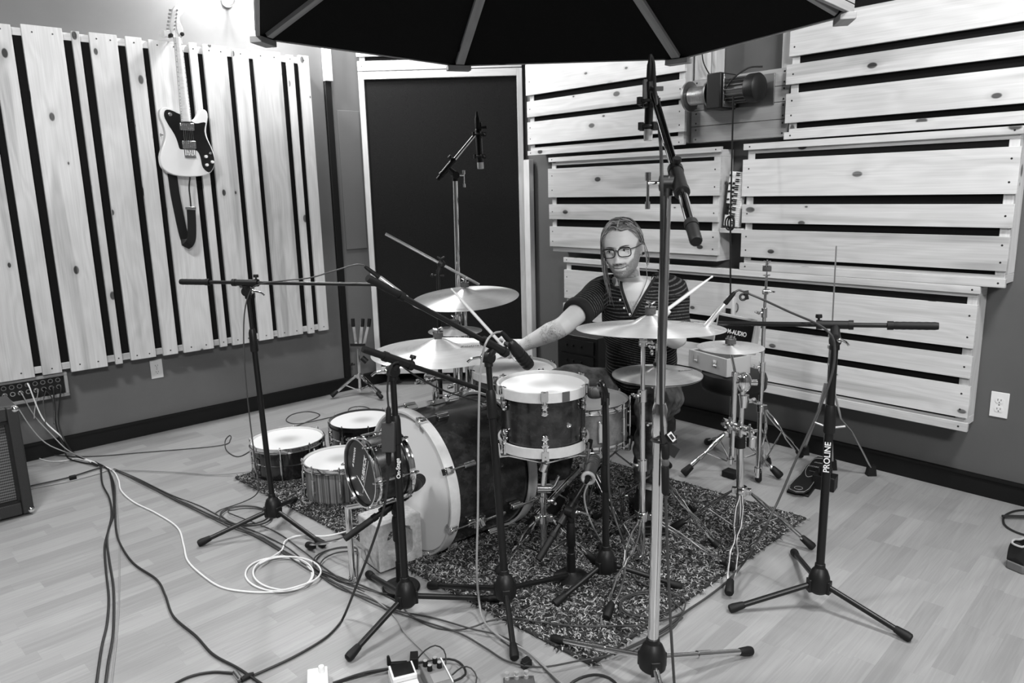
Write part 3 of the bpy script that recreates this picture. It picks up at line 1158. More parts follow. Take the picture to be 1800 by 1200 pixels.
sz_ = q.math('SINE', q.math('MULTIPLY', sp.outputs['Z'], 480.0))
v = q.ramp(q.math('ADD', sz_, q.math('MULTIPLY', sx, .45)), -1.2, 1.2, .015, .16)
nt.links.new(q('ShaderNodeCombineColor', ins={0: v, 1: v, 2: v}).outputs[0], b.inputs['Base Color'])
b.inputs['Roughness'].default_value = .9
M['grille'] = m
mb = MB()
mb.box(c_ + NL * (ad / 2 - .033) + ZU * ((z0 + z1) / 2), (aw / 2 - bw - .008, .004, (z1 - z0) / 2 - .066), ax)
mb.build('grille', M['grille'], root)
mb = MB()
for zc_ in (z0 + .066, z1 - .066):
    mb.box(c_ + NL * (ad / 2 - .012) + ZU * zc_, (aw / 2 - bw, .010, .006), ax)
for s_ in (-1, 1):
    mb.box(c_ + UL * (s_ * (aw / 2 - bw - .006)) + NL * (ad / 2 - .012) + ZU * ((z0 + z1) / 2), (.006, .010, (z1 - z0) / 2 - .06), ax)
mb.build('grille_frame', M['plastic'], root)
for sz2 in (z0 + .012, z1 - .012):
    mb = MB()
    mb.ball(ab - UL * .012 - NL * .012 + ZU * sz2, .017, 12, 8)
    mb.build('corner_cap', M['chrome'], root)
for s_ in (-1, 1):
    for s2 in (-1, 1):
        mb = MB()
        mb.lathe([(.018, 0), (.02, ft + .002), (0, ft + .002)], c_ + UL * (s_ * (aw / 2 - .05)) + NL * (s2 * (ad / 2 - .05)), ZU, 12)
        mb.build('foot', M['rubber'], root)

# ---------------------------------------------------------------- patch box under the left panel
SB = .10
q0, q1 = onL(122, 694, SB), onL(-40, 735, SB)
su1, su0 = uL(onL(121, 680, SB)), uL(onL(121, 680, SB)) - .82
sz0, sz1 = onL(121, 695, SB).z, onL(116, 654, SB).z
root = thing('patch_box', 'pine framed cable patch box under the left slat panel with plugs in it', 'patch panel', WL((su0 + su1) / 2, sz0, .002))
ax = (UL, NL, ZU)
mb = MB()
fwid = .016
for zc_ in (sz0 + fwid / 2, sz1 - fwid / 2):
    mb.box(WL((su0 + su1) / 2, zc_, SB / 2 + .002), ((su1 - su0) / 2, SB / 2, fwid / 2), ax)
for uc in (su0 + fwid / 2, su1 - fwid / 2):
    mb.box(WL(uc, (sz0 + sz1) / 2, SB / 2 + .002), (fwid / 2, SB / 2, (sz1 - sz0) / 2 - fwid), ax)
mb.build('wooden_frame', M['pine_dull'], root, bev=.002)
mb = MB()
mb.box(WL((su0 + su1) / 2, (sz0 + sz1) / 2, SB - .02), ((su1 - su0) / 2 - fwid, .004, (sz1 - sz0) / 2 - fwid), ax)
mb.build('panel_plate', M['plastic'], root)
PATCH = []
for i in range(16):
    for j in range(2):
        pc_ = WL(su1 - .045 - i * .036, sz1 - fwid - .022 - j * .038, SB - .016)
        mb = MB()
        mb.lathe([(.0125, 0), (.0125, .004), (.009, .004), (.008, -.002), (0, -.002)], pc_, NL, 14)
        mb.build('socket', M['dullmetal'] if j == 0 else M['steel'], root)
        PATCH.append(pc_)
# ---------------------------------------------------------------- drum materials
def shell_mat(name, lo, hi, scale=9.0, rough=.22, stripes=None):
    m, nt, b = newmat(name)
    q = N(nt)
    tc = q('ShaderNodeTexCoord').outputs['Object']
    if stripes:
        uv = q('ShaderNodeUVMap').outputs['UV']
        sp = q('ShaderNodeSeparateXYZ', ins={0: uv})
        nz = q('ShaderNodeTexNoise', noise_dimensions='2D', ins={'Vector': q('ShaderNodeCombineXYZ', ins={'X': q.math('MULTIPLY', sp.outputs['X'], stripes), 'Y': q.math('MULTIPLY', sp.outputs['Y'], 2.0)}).outputs[0], 'Scale': 1.0, 'Detail': 3.0}).outputs['Fac']
    else:
        nz = q('ShaderNodeTexNoise', ins={'Vector': tc, 'Scale': scale, 'Detail': 8.0, 'Roughness': .7}).outputs['Fac']
    v = q.ramp(nz, .35, .68, lo, hi)
    nt.links.new(q('ShaderNodeCombineColor', ins={0: v, 1: v, 2: v}).outputs[0], b.inputs['Base Color'])
    b.inputs['Roughness'].default_value = rough
    b.inputs['Coat Weight'].default_value = .25
    b.inputs['Coat Roughness'].default_value = .12
    return m


def head_mat(name, base, worn, r_in, r_out, rough=.55):
    """drum skin: worn grey spot in the middle (UV v = radius in metres)"""
    m, nt, b = newmat(name)
    q = N(nt)
    uv = q('ShaderNodeUVMap').outputs['UV']
    r = q('ShaderNodeSeparateXYZ', ins={0: uv}).outputs['Y']
    v = q.ramp(r, r_in, r_out, worn, base, True)
    nt.links.new(q('ShaderNodeCombineColor', ins={0: v, 1: v, 2: v}).outputs[0], b.inputs['Base Color'])
    b.inputs['Roughness'].default_value = rough
    return m


M['shell_dark'] = shell_mat('stained_dark_shell', .003, .034, 24, .25)
M['shell_grey'] = shell_mat('smoky_grey_shell', .05, .30, 7, .25)
M['shell_black'] = mat('black_lacquer_shell', .008, .12, coat=.6)
M['shell_zebra'] = shell_mat('striped_wood_shell', .05, .30, rough=.3, stripes=150)
M['hoopwood'] = mat('pale_maple_hoop', .52, .35, noise=.08, scale=30)
M['head'] = head_mat('coated_skin', .68, .42, .01, .09)
M['head_clean'] = mat('clean_white_skin', .68, .5)
M['head_bass'] = mat('smooth_white_skin', .74, .35)
M['head_grey'] = head_mat('worn_grey_skin', .30, .20, .02, .12)
M['head_black'] = mat('black_skin', .008, .3)


ANISO = .25


def cymbal_mat(name, col, rough):
    m, nt, b = newmat(name)
    q = N(nt)
    uv = q('ShaderNodeUVMap').outputs['UV']
    sp = q('ShaderNodeSeparateXYZ', ins={0: uv})
    r = sp.outputs['Y']
    gro = q.math('SINE', q.math('MULTIPLY', r, 2600.0))
    nz = q('ShaderNodeTexNoise', noise_dimensions='2D', ins={'Vector': q('ShaderNodeCombineXYZ', ins={'X': q.math('MULTIPLY', sp.outputs['X'], 3.0), 'Y': q.math('MULTIPLY', r, 260.0)}).outputs[0], 'Scale': 1.0, 'Detail': 3.0}).outputs['Fac']
    pat = q('ShaderNodeTexNoise', ins={'Vector': q('ShaderNodeTexCoord').outputs['Object'], 'Scale': 6.0, 'Detail': 3.0}).outputs['Fac']
    v = q.math('MULTIPLY', q.ramp(nz, .3, .7, col * .93, col * 1.05), q.ramp(pat, .35, .7, .85, 1.05))
    nt.links.new(q('ShaderNodeCombineColor', ins={0: v, 1: v, 2: v}).outputs[0], b.inputs['Base Color'])
    b.inputs['Metallic'].default_value = .68
    b.inputs['Roughness'].default_value = rough
    b.inputs['Anisotropic'].default_value = .9
    b.inputs['Anisotropic Rotation'].default_value = ANISO
    tg = q('ShaderNodeTangent', direction_type='RADIAL', axis='Z')
    nt.links.new(tg.outputs[0], b.inputs['Tangent'])
    return m


M['cymbal'] = cymbal_mat('bronze_cymbal', .92, .32)
M['cymbal_dark'] = cymbal_mat('worn_bronze_cymbal', .52, .40)


def frame_of(a):
    a = V(a).normalized()
    x = ZU if abs(a.z) < .9 else V((0, 1, 0))
    u = (x - a * x.dot(a)).normalized()
    return u, a.cross(u)


def drum(name, label, c, a, rad, dep, shell, head=None, reso=None, wood=False, nl=8, rot=0.0, lug='tube', hoop=(.022, .006), group=None, bead=False, port=None, hoopm=None, headm2=None, hoop_top=.009, skirt=None):
    """c = centre of the batter edge, a = axis pointing out of the batter side"""
    a = V(a).normalized()
    u, v = frame_of(a)
    root = thing(name, label, 'drum', V(c) - a * dep, group)
    def dirr(t): return u * math.cos(t) + v * math.sin(t)
    b0 = V(c) - a * dep
    mb = MB()
    mb.lathe([(rad - .006, .001), (rad - .001, .001), (rad - .001, dep - .001), (rad - .006, dep - .001)], b0, a, 64, closed=True)
    mb.build('shell', shell, root)
    hm = hoopm or (M['hoopwood'] if wood else M['chrome'])
    hh, ht = hoop
    for top in (1, 0):
        o_, d_ = (V(c), a) if top else (b0, -a)
        mb = MB()
        hr = rad + .004
        # collar + skin
        prof = [(hr - .001, -.010), (hr - .001, -.004), (rad - .004, .0015), (rad - .012, .0012)]
        k = 10
        for i in range(k, -1, -1):
            prof.append(((rad - .012) * i / k, .001))
        if port and not top:
            pu, pr = port
            mb.lathe(prof[:4], o_, d_, 64)
            # skin with an off-centre round port: bridge outer circle to port circle
            n_ = 96
            cc = o_ + d_ * .001
            oc = [cc + dirr(2 * math.pi * i / n_) * (rad - .012) for i in range(n_)]
            ic = [cc + pu + dirr(2 * math.pi * i / n_) * pr for i in range(n_)]
            b_ = mb.add(oc)
            i_ = mb.add(ic)
            for i in range(n_):
                j = (i + 1) % n_
                fc = (b_ + i, b_ + j, i_ + j, i_ + i)
                mb.face(fc if d_.dot((oc[i] - oc[j]).cross(ic[i] - oc[j])) < 0 else fc[::-1])
            mb.build('front_head', reso, root, smooth=.5)
            mb = MB()
            mb.tube([p_ + d_ * .001 for p_ in [cc + pu + dirr(2 * math.pi * i / 48) * (pr + .004) for i in range(48)]], .006, 8, closed=True)
            mb.build('port_ring', M['greyplastic'], root)
        else:
            mb.lathe(prof, o_, d_, 64)
            mb.build('batter_head' if top else 'bottom_head', head if top else reso, root)
        mb = MB()
        if wood:
            mb.lathe([(hr, -hh + hoop_top), (hr + ht, -hh + hoop_top), (hr + ht, hoop_top - .001), (hr + ht - .001, hoop_top), (hr, hoop_top)], o_, d_, 72, closed=True)
        else:
            mb.lathe([(hr, -hh + hoop_top), (hr + .008, -hh + hoop_top), (hr + .008, -hh + hoop_top + .003), (hr + .003, -hh + hoop_top + .004), (hr + .003, hoop_top - .003), (hr + .005, hoop_top), (hr, hoop_top)], o_, d_, 72, closed=True)
        mb.build('hoop', hm, root)
    cm = M['chrome']
    for i in range(nl):
        t = rot + 2 * math.pi * i / nl
        d = dirr(t)
        tv = a.cross(d)
        lax = (tv, d, a)
        rr = rad + .011
        if lug == 'tube':
            mb = MB()
            for z_ in (dep * .32, dep * .68):
                mb.ball(b0 + d * (rad + .005) + a * z_, (.0065, .008, .0065), 10, 8, lax)
            mb.tube([b0 + d * rr + a * (dep * .27), b0 + d * rr + a * (dep * .73)], .0055, 10)
            lg_ = mb.build('lug', cm, root)
            for s_, e0, e1 in ((1, dep * .73, dep + hoop_top), (-1, dep * .27, -hoop_top)):
                mb = MB()
                mb.tube([b0 + d * rr + a * e0, b0 + d * rr + a * (e1 + .004 * s_)], .0028, 8)
                mb.lathe([(.0055, -.003), (.0055, .004), (.0035, .005), (.0035, .010), (0, .010)], b0 + d * rr + a * e1, a * s_, 10)
                mb.build('tension_rod', cm, root)
        elif lug == 'double':
            for s_ in (1, -1):
                zc_ = dep / 2 + s_ * dep * .27
                mb = MB()
                base = b0 + d * (rad + .002)
                for q_ in (0, 1):
                    mb.lathe([(.0125, 0), (.0125, .007), (.009, .011), (.004, .0115), (.004, .009), (0, .009)], base + a * (zc_ - s_ * (.012 - q_ * .025)), d, 18)
                mb.box(base + a * zc_ + d * .004, (.007, .004, .022), lax)
                mb.tube([base + a * (zc_ + s_ * .02) + d * .008, base + a * (zc_ + s_ * .036) + d * .010], [.007, .005], 10)
                mb.build('lug', cm, root)
                mb = MB()
                e1 = dep / 2 + s_ * (dep / 2 + hoop_top)
                mb.tube([b0 + d * rr + a * (zc_ + s_ * .03), b0 + d * (rr + .004) + a * (e1 - s_ * .006)], .003, 8)
                # hoop claw
                cw = .0115
                mb.box(b0 + d * (rad + .004 + ht + .003) + a * (e1 - s_ * .014), (cw, .002, .016), lax)
                for q_ in (-1, 1):
                    mb.box(b0 + d * (rad + .004 + ht + .003) + tv * (q_ * (cw - .003)) + a * (e1 - s_ * .010), (.004, .004, .016), lax)
                mb.box(b0 + d * (rad + .004 + ht / 2) + a * (e1 + s_ * .001), (cw, ht / 2 + .004, .0015), lax)
                mb.build('tension_rod', cm, root)
        elif lug == 'claw':
            for s_ in (1, -1):
                zc_ = dep / 2 + s_ * dep * .26
                mb = MB()
                base = b0 + d * (rad + .001)
                mb.box(base + a * zc_ + d * .008, (.011, .009, .024), lax)
                mb.tube([base + a * (zc_ - s_ * .02) + d * .02, base + a * (zc_ + s_ * .032) + d * .022], [.010, .010], 12)
                mb.build('lug', cm, root, bev=.002)
                mb = MB()
                e1 = dep / 2 + s_ * (dep / 2 + hoop_top)
                r2 = rad + .024
                mb.tube([b0 + d * r2 + a * (zc_ + s_ * .03), b0 + d * r2 + a * (e1 + s_ * .0)], .0035, 8)
                hr2 = rad + .004 + ht
                mb.box(b0 + d * (hr2 + .005) + a * (e1 - s_ * .012), (.013, .004, .018), lax)
                mb.box(b0 + d * (hr2 - .006) + a * (e1 + s_ * .002), (.013, .012, .003), lax)
                mb.box(b0 + d * (hr2 + .010) + a * (e1 - s_ * .004), (.007, .008, .008), lax)
                mb.tube([b0 + d * r2 + a * (e1 + s_ * .002) - tv * .014, b0 + d * r2 + a * (e1 + s_ * .002) + tv * .014], .004, 8)
                mb.build('tension_claw', cm, root, bev=.001)
    if bead:
        mb = MB()
        mb.lathe([(rad - .002, -.004), (rad + .004, 0), (rad - .002, .004)], b0 + a * (dep / 2), a, 64)
        mb.build('center_bead', cm, root)
    return root


def cymbal(name, label, c, tilt, rad, m, bell=.055, bh=.02, bow=.018, cup=None, group=None, under=False):
    """tilt = up-normal of the cymbal"""
    nrm = V(tilt).normalized()
    mb = MB()
    prof = []
    k = 26
    for i in range(k + 1):
        r = .010 + (rad - .010) * i / k
        prof.append(r)
    extra = [bell * .5, bell * .8, bell, bell * 1.12, bell * .93]
    prof = sorted(set(prof + extra))
    def h(r):
        z = bow * (1 - (r / rad) ** 2)
        t = max(0.0, min(1.0, r / (bell * 1.12)))
        return z + bh * (1 - t * t * (3 - 2 * t)) ** .85
    sgn = -1 if under else 1
    top = [(r, sgn * h(r)) for r in prof]
    bot = [(r, sgn * h(r) - .0013) for r in prof]
    full = [(r, z) for r, z in top] + [(r, z) for r, z in reversed(bot)]
    mb.lathe(full, (0, 0, 0), ZU, 96, closed=True)
    o = mb.build(name, m, local=True, loc=c, smooth=.9)
    q_ = ZU.rotation_difference(nrm)
    o.rotation_euler = q_.to_euler()
    tag(o, label, 'cymbal', group)
    if cup:
        o2 = MB()
        ox_, oy_, sz, txt, ang = cup
        rr = math.hypot(ox_, oy_)
        ux = V((math.cos(math.radians(ang)), math.sin(math.radians(ang)), 0))
        uy = V((-ux.y, ux.x, 0))
        hz = h(rr)
        letters(o2, txt, sz, V((ox_, oy_, hz + .0025)), ux, uy, shear=.3)
        lg_ = o2.build('logo', M['inkblack'], local=True, smooth=0, loc=(0, 0, 0))
        lg_.parent = o
    bpy.context.view_layer.update()
    return o


# ---------------------------------------------------------------- bass drum
BAX = V((math.cos(math.radians(40)), math.sin(math.radians(40)), 0))   # from front head back to the drummer
bfl = fl(729, 966)
BR = .279
fc = V((bfl.x, bfl.y, BR + .012))
BDEP = .40
root = drum('bass_drum', 'large dark bass drum with white ported front head and pale wooden hoops', fc + BAX * BDEP, BAX, BR, BDEP, M['shell_dark'],
            head=M['head_clean'], reso=M['head_bass'], wood=True, nl=8, rot=math.radians(20), lug='claw', hoop=(.042, .009), hoop_top=.014,
            port=(None, .062) if False else None)
BDROOT = root
# replace plain front head by one with an off-centre port
for ch in list(root.children):
    if ch.name.startswith('bottom_head'):
        bpy.data.objects.remove(ch)
pc_ = onplane(714, 838, fc, BAX)
off = pc_ - fc
mb = MB()
d_ = -BAX
u_, v_ = frame_of(d_)
n_ = 96
cc = fc + d_ * .001
oc = [cc + (u_ * math.cos(2 * math.pi * i / n_) + v_ * math.sin(2 * math.pi * i / n_)) * (BR - .006) for i in range(n_)]
ic = [cc + off + (u_ * math.cos(2 * math.pi * i / n_) + v_ * math.sin(2 * math.pi * i / n_)) * .062 for i in range(n_)]
b_, i_ = mb.add(oc), mb.add(ic)
for i in range(n_):
    j = (i + 1) % n_
    mb.face((b_ + i, b_ + j, i_ + j, i_ + i))
mb.lathe([(BR - .006, .001), (BR + .002, -.004), (BR + .002, -.012)], fc, d_, 96)
mb.build('front_head', M['head_bass'], root, smooth=.4)
mb = MB()
mb.tube([p_ + d_ * .002 for p_ in ic], .005, 8, closed=True)
mb.build('port_ring', M['greyplastic'], root)
# bass drum shell extras: cymbal arm bracket, spurs, tom bracket
up_ = fc + BAX * (BDEP * .42) + ZU * (BR + .001)
def on_shell(along, ang):
    """ang measured from straight up toward the camera-right side"""
    side = V((BAX.y, -BAX.x, 0))
    d = ZU * math.cos(ang) + side * math.sin(ang)
    return fc + BAX * (BDEP * along) + d * BR, d, BAX.cross(d)


for s_, an in ((1, 112), (-1, -112)):
    p_, d, tv = on_shell(.3, math.radians(an))
    mb = MB()
    mb.box(p_ + d * .010, (.022, .028, .010), (tv, BAX, d))
    mb.tube([p_ + d * .012 - tv * .02, p_ + d * .05 + tv * .0], .013, 12)
    mb.tube([p_ + d * .022 - BAX * .03, p_ + d * .022 + BAX * .12], .006, 10)
    mb.lathe([(0, 0), (.009, .002), (.010, .02), (.006, .03), (0, .03)], p_ + d * .022 + BAX * .10, BAX, 12)
    mb.lathe([(.030, .018), (.030, .030), (.022, .036), (0, .036)], p_, d, 20)
    mb.build('spur', M['chrome'], root, bev=.001)
mb = MB()
p_, d, tv = on_shell(.72, math.radians(62))
mb.lathe([(.010, 0), (.010, .002), (.006, .003), (.006, .001), (0, .001)], p_, d, 16)
mb.build('air_vent', M['chrome'], root)
ARM0, ARMD, _t = on_shell(.45, math.radians(-14))
mb = MB()
mb.box(ARM0 + ARMD * .008, (.028, .03, .009), (_t, BAX, ARMD))
mb.tube([ARM0 + ARMD * .0, ARM0 + ARMD * .0 + ZU * .055], .015, 14)
mb.tube([ARM0 + ZU * .035 - RT * .01, ARM0 + ZU * .035 + RT * .05], .005, 10)
mb.ball(ARM0 + ZU * .035 + RT * .052, .009, 10, 8)
mb.build('cymbal_arm_bracket', M['chrome'], root, bev=.002)

# ---------------------------------------------------------------- rack tom
tp = P(954, 675, 2.60)
TOMC = tp
_u, _v = frame_of((0, 0, 1))
_tc = V((-tp.x, -tp.y, 0)).normalized()
TOMROT = math.atan2(_tc.dot(_v), _tc.dot(_u)) + math.radians(2)
drum('rack_tom', 'dark rack tom with pale wooden hoops on its own basket stand', tp, (0, 0, 1), .156, .213, M['shell_dark'], head=M['head'], reso=M['head_clean'],
     wood=True, nl=6, rot=TOMROT, lug='double', hoop=(.036, .008), hoop_top=.012)
tomr = bpy.data.objects['rack_tom']
side = V((-tp.y, tp.x, 0)).normalized() * -1
tocam = V((-tp.x, -tp.y, 0)).normalized()
dd = (tocam * math.cos(math.radians(35)) + V((tocam.y * -1, tocam.x, 0)) * math.sin(math.radians(35)))
mb = MB()
mb.lathe([(.010, 0), (.010, .002), (.006, .003), (.006, .001), (0, .001)], tp - ZU * .115 + dd * .155, dd, 16)
mb.build('air_vent', M['chrome'], tomr)
dd2 = (tocam * math.cos(math.radians(28)) + V((tocam.y * -1, tocam.x, 0)) * math.sin(math.radians(28)))
mb = MB()
mb.box(tp - ZU * .005 + dd2 * .1695, (.014, .0012, .017), (dd2.cross(ZU), dd2, ZU))
mb.build('tape_patch', M['greyplastic'], tomr)

# ---------------------------------------------------------------- floor tom and snare of the kit
fp = P(902, 648, 3.55)
drum('floor_tom', 'dark floor tom with pale wooden hoops behind the rack tom', fp, (0.02, -.03, 1), .203, .38, M['shell_dark'], head=M['head'], reso=M['head_clean'], wood=True, nl=8, rot=.4, lug='double', hoop=(.036, .008), hoop_top=.012)
fr = bpy.data.objects['floor_tom']
for k in range(3):
    t = .9 + k * 2 * math.pi / 3
    d = V((math.cos(t), math.sin(t), 0))
    base = fp + d * .212
    mb = MB()
    mb.tube([base - ZU * .12, V((base.x, base.y, .03))], .005, 10)
    mb.tube([V((base.x, base.y, .06)), V((base.x, base.y, .001))], [.009, .012], 12)
    mb.box(base - ZU * .19 - d * .004, (.012, .012, .025), (d, V((-d.y, d.x, 0)), ZU))
    mb.build('leg', M['chrome'], fr)
sp_ = P(1031, 702, 3.02)
SNC = sp_
drum('snare_drum', 'smoky grey snare drum between the rack tom and the hi-hat', sp_, (0, 0, 1), .172, .165, M['shell_grey'], head=M['head_grey'], reso=M['head_clean'], nl=10, rot=.25, lug='tube', hoop=(.024, .003))
sr = bpy.data.objects['snare_drum']
td = V((-sp_.x + .9, -sp_.y + .6, 0)).normalized()
mb = MB()
mb.box(sp_ - ZU * .085 + td * .183, (.016, .008, .045), (V((-td.y, td.x, 0)), td, ZU))
mb.tube([sp_ - ZU * .05 + td * .195, sp_ - ZU * .03 + td * .205], .006, 10)
mb.build('strainer', M['chrome'], sr, bev=.002)

# ---------------------------------------------------------------- spare snares standing on the floor
def floor_snare(label, px_l, px_r, px_b, rad, dep, shell, bead, rot, lug='tube', headm='head', hoopm=None):
    b_ = fl(*px_b)
    c = b_ + V((0, 0, 0))
    dv = V((c.x, c.y, 0)).normalized()
    c = c + dv * (rad + .006)
    c.z = dep + .014
    return drum('snare_drum', label, c, (0, 0, 1), rad, dep, shell, head=M[headm], reso=M['head_clean'], nl=8, rot=rot, lug=lug, hoop=(.024, .003), bead=bead, group='spare snare drums on the floor', hoop_top=.010, hoopm=hoopm)


s1 = floor_snare('black snare drum with centre bead, leftmost of the spares on the rug corner', 0, 0, (512, 852), .178, .165, M['shell_black'], True, .1)
s2 = floor_snare('black snare drum with black hoop at the back, beside the bass drum', 0, 0, (642, 806), .178, .15, M['shell_black'], True, .35, hoopm=M['blackgloss'])
s3 = floor_snare('striped wood snare drum standing behind the small black speaker drum', 0, 0, (604, 893), .165, .165, M['shell_zebra'], False, .2)

# ---------------------------------------------------------------- speaker drum (sub microphone) before the bass drum
kc_ = P(637, 830, 2.42)
KAX = V((math.cos(math.radians(37)), math.sin(math.radians(37)), .0)).normalized()
krad = .114
kd = drum('speaker_drum', 'small dark drum with black lettered head on a low chrome stand', kc_ + KAX * .13, KAX, krad, .13, M['shell_dark'], head=M['head_black'], reso=M['head_black'], nl=6, rot=.5, lug='tube', hoop=(.024, .003), hoop_top=.012)
ku = V((KAX.y, -KAX.x, 0))
if ku.dot(RT) < 0:
    ku = -ku
ka = math.radians(-66)
lx = ku * math.cos(ka) - ZU * math.sin(ka)          # reading direction runs up the head
ly = ku * math.sin(ka) * 1 + ZU * math.cos(ka)
lx = (ZU * math.cos(math.radians(20)) + ku * math.sin(math.radians(20)))
ly = (-ku * math.cos(math.radians(20)) + ZU * math.sin(math.radians(20)))
mb = MB()
o_ = kc_ - KAX * .0015
letters(mb, 'SUBKICK', .0265, o_ + ku * (krad * .17) + ZU * (krad * .15), lx, ly, bold=.0006, shear=.2)
letters(mb, 'YAMAHA', .0165, o_ - ku * (krad * .46) + ZU * (krad * .42), lx, ly, bold=.0004)
for i in range(3):
    p0 = o_ - ku * (krad * (.36 - .10 * i)) - ZU * (krad * (.20 + .05 * i)) - KAX * .001
    p1 = p0 + ku * (krad * .64) - ZU * (krad * .46)
    mb.beam(p0, p1, .0016, .0006, KAX)
mb.beam(o_ + ku * (krad * .52) + ZU * (krad * .52) - KAX * .001, o_ - ku * (krad * .02) - ZU * (krad * .66) - KAX * .001, .0016, .0006, KAX)
mb.ball(o_ - ku * (krad * .60) + ZU * (krad * .06) - KAX * .0004, (.006, .007, .0006), 14, 6, (ku, ZU, KAX))
mb.build('lettering', M['whitepaint'], kd, smooth=0)
# low stand
kb = P(611, 889, 2.505)
kb = V((kb.x, kb.y, kb.z + krad + .006))
mb = MB()
mb.tube([V((kb.x, kb.y, .001)), V((kb.x, kb.y, .03)), V((kb.x, kb.y, .032)), kb - ZU * (krad + .006)], [.016, .015, .012, .012], 12)
mb.tube([kb - ZU * (krad + .012), kc_ + KAX * .02 - ZU * (krad + .006)], .009, 10)
mb.build('stand_post', M['chrome'], kd)
for px_, py_ in ((524, 945), (628, 945)):
    f_ = fl(px_, py_, .012)
    d = (f_ - kb)
    d.z = 0
    if d.length > .36:
        f_ = V((kb.x, kb.y, 0)) + d.normalized() * .36 + ZU * .012
    if px_ == 628:
        f_ = V((kb.x + .03, kb.y + .19, .012))
        d = V((.03, .19, 0))
    mb = MB()
    sd = V((-d.y, d.x, 0)).normalized()
    for s_ in (-1, 1):
        mb.tube([V((kb.x, kb.y, .19)) + sd * .006 * s_, (V((kb.x, kb.y, .19)) + f_) / 2 + sd * .012 * s_, f_ + ZU * .012 + sd * .005 * s_], .0045, 8)
    lg_ = mb.build('leg', M['chrome'], kd)
    mb = MB()
    dn = d.normalized()
    mb.tube([f_ - dn * .035 + ZU * .016, f_ + ZU * .008, f_ + dn * .02 + ZU * .004], [.011, .016, .014], 12)
    mb.build('rubber_foot', M['rubber'], lg_)

# ---------------------------------------------------------------- cymbals
vc = lambda p: V((-p.x, -p.y, 0)).normalized()
CLC = P(771, 613, 2.82)
cymbal('cymbal', 'large crash cymbal above the bass drum with dark script on top', CLC - ZU * .012, V((0, 0, 1)) + vc(CLC) * .02, .262, M['cymbal'], .085, .034, .022, cup=(.125, .0, .034, 'Zildjian', 14))
CRC = P(1143, 571, 2.61)
cymbal('cymbal', 'large crash cymbal in front of the drummer chest, on a straight stand', CRC - ZU * .012, V((0, 0, 1)) - vc(CRC) * .065, .266, M['cymbal'], .075, .030, .020, cup=(.16, .05, .030, 'Zildjian', -12))
HHC = P(1155, 655, 2.85)
HN = V((0, 0, 1)) - vc(HHC) * .01
cymbal('hi_hat_cymbal', 'top hi-hat cymbal beside the snare drum, held by a chrome clutch', HHC + ZU * .004 - ZU * .01, HN, .178, M['cymbal'], .05, .018, .016, cup=(.11, .0, .022, 'Zildjian', 15))
cymbal('hi_hat_cymbal', 'bottom hi-hat cymbal facing up under the top one', HHC - ZU * .010, V((0, 0, 1)), .177, M['cymbal_dark'], .05, .018, .012, under=True)
RDC = P(818, 520, 3.58)
cymbal('cymbal', 'ride cymbal at the back before the black corner trap', RDC - ZU * .01, V((0, 0, 1)) + vc(RDC) * .09 + V((-.05, 0, 0)), .262, M['cymbal_dark'], .058, .022, .028)
SPC = P(800, 579, 3.45)
cymbal('cymbal', 'small splash cymbal under the ride cymbal', SPC - ZU * .006, V((0, 0, 1)), .128, M['cymbal'], .035, .014, .014)
SRC = P(1284, 608, 2.80)
cymbal('cymbal', 'small flat splash cymbal before the open aluminium case', SRC - ZU * .004, V((0, 0, 1)), .127, M['cymbal'], .030, .004, .006)
# ---------------------------------------------------------------- microphone stands
def closest_on(a, b, p):
    d = b - a
    t = max(0, min(1, (p - a).dot(d) / d.dot(d)))
    return a + d * t


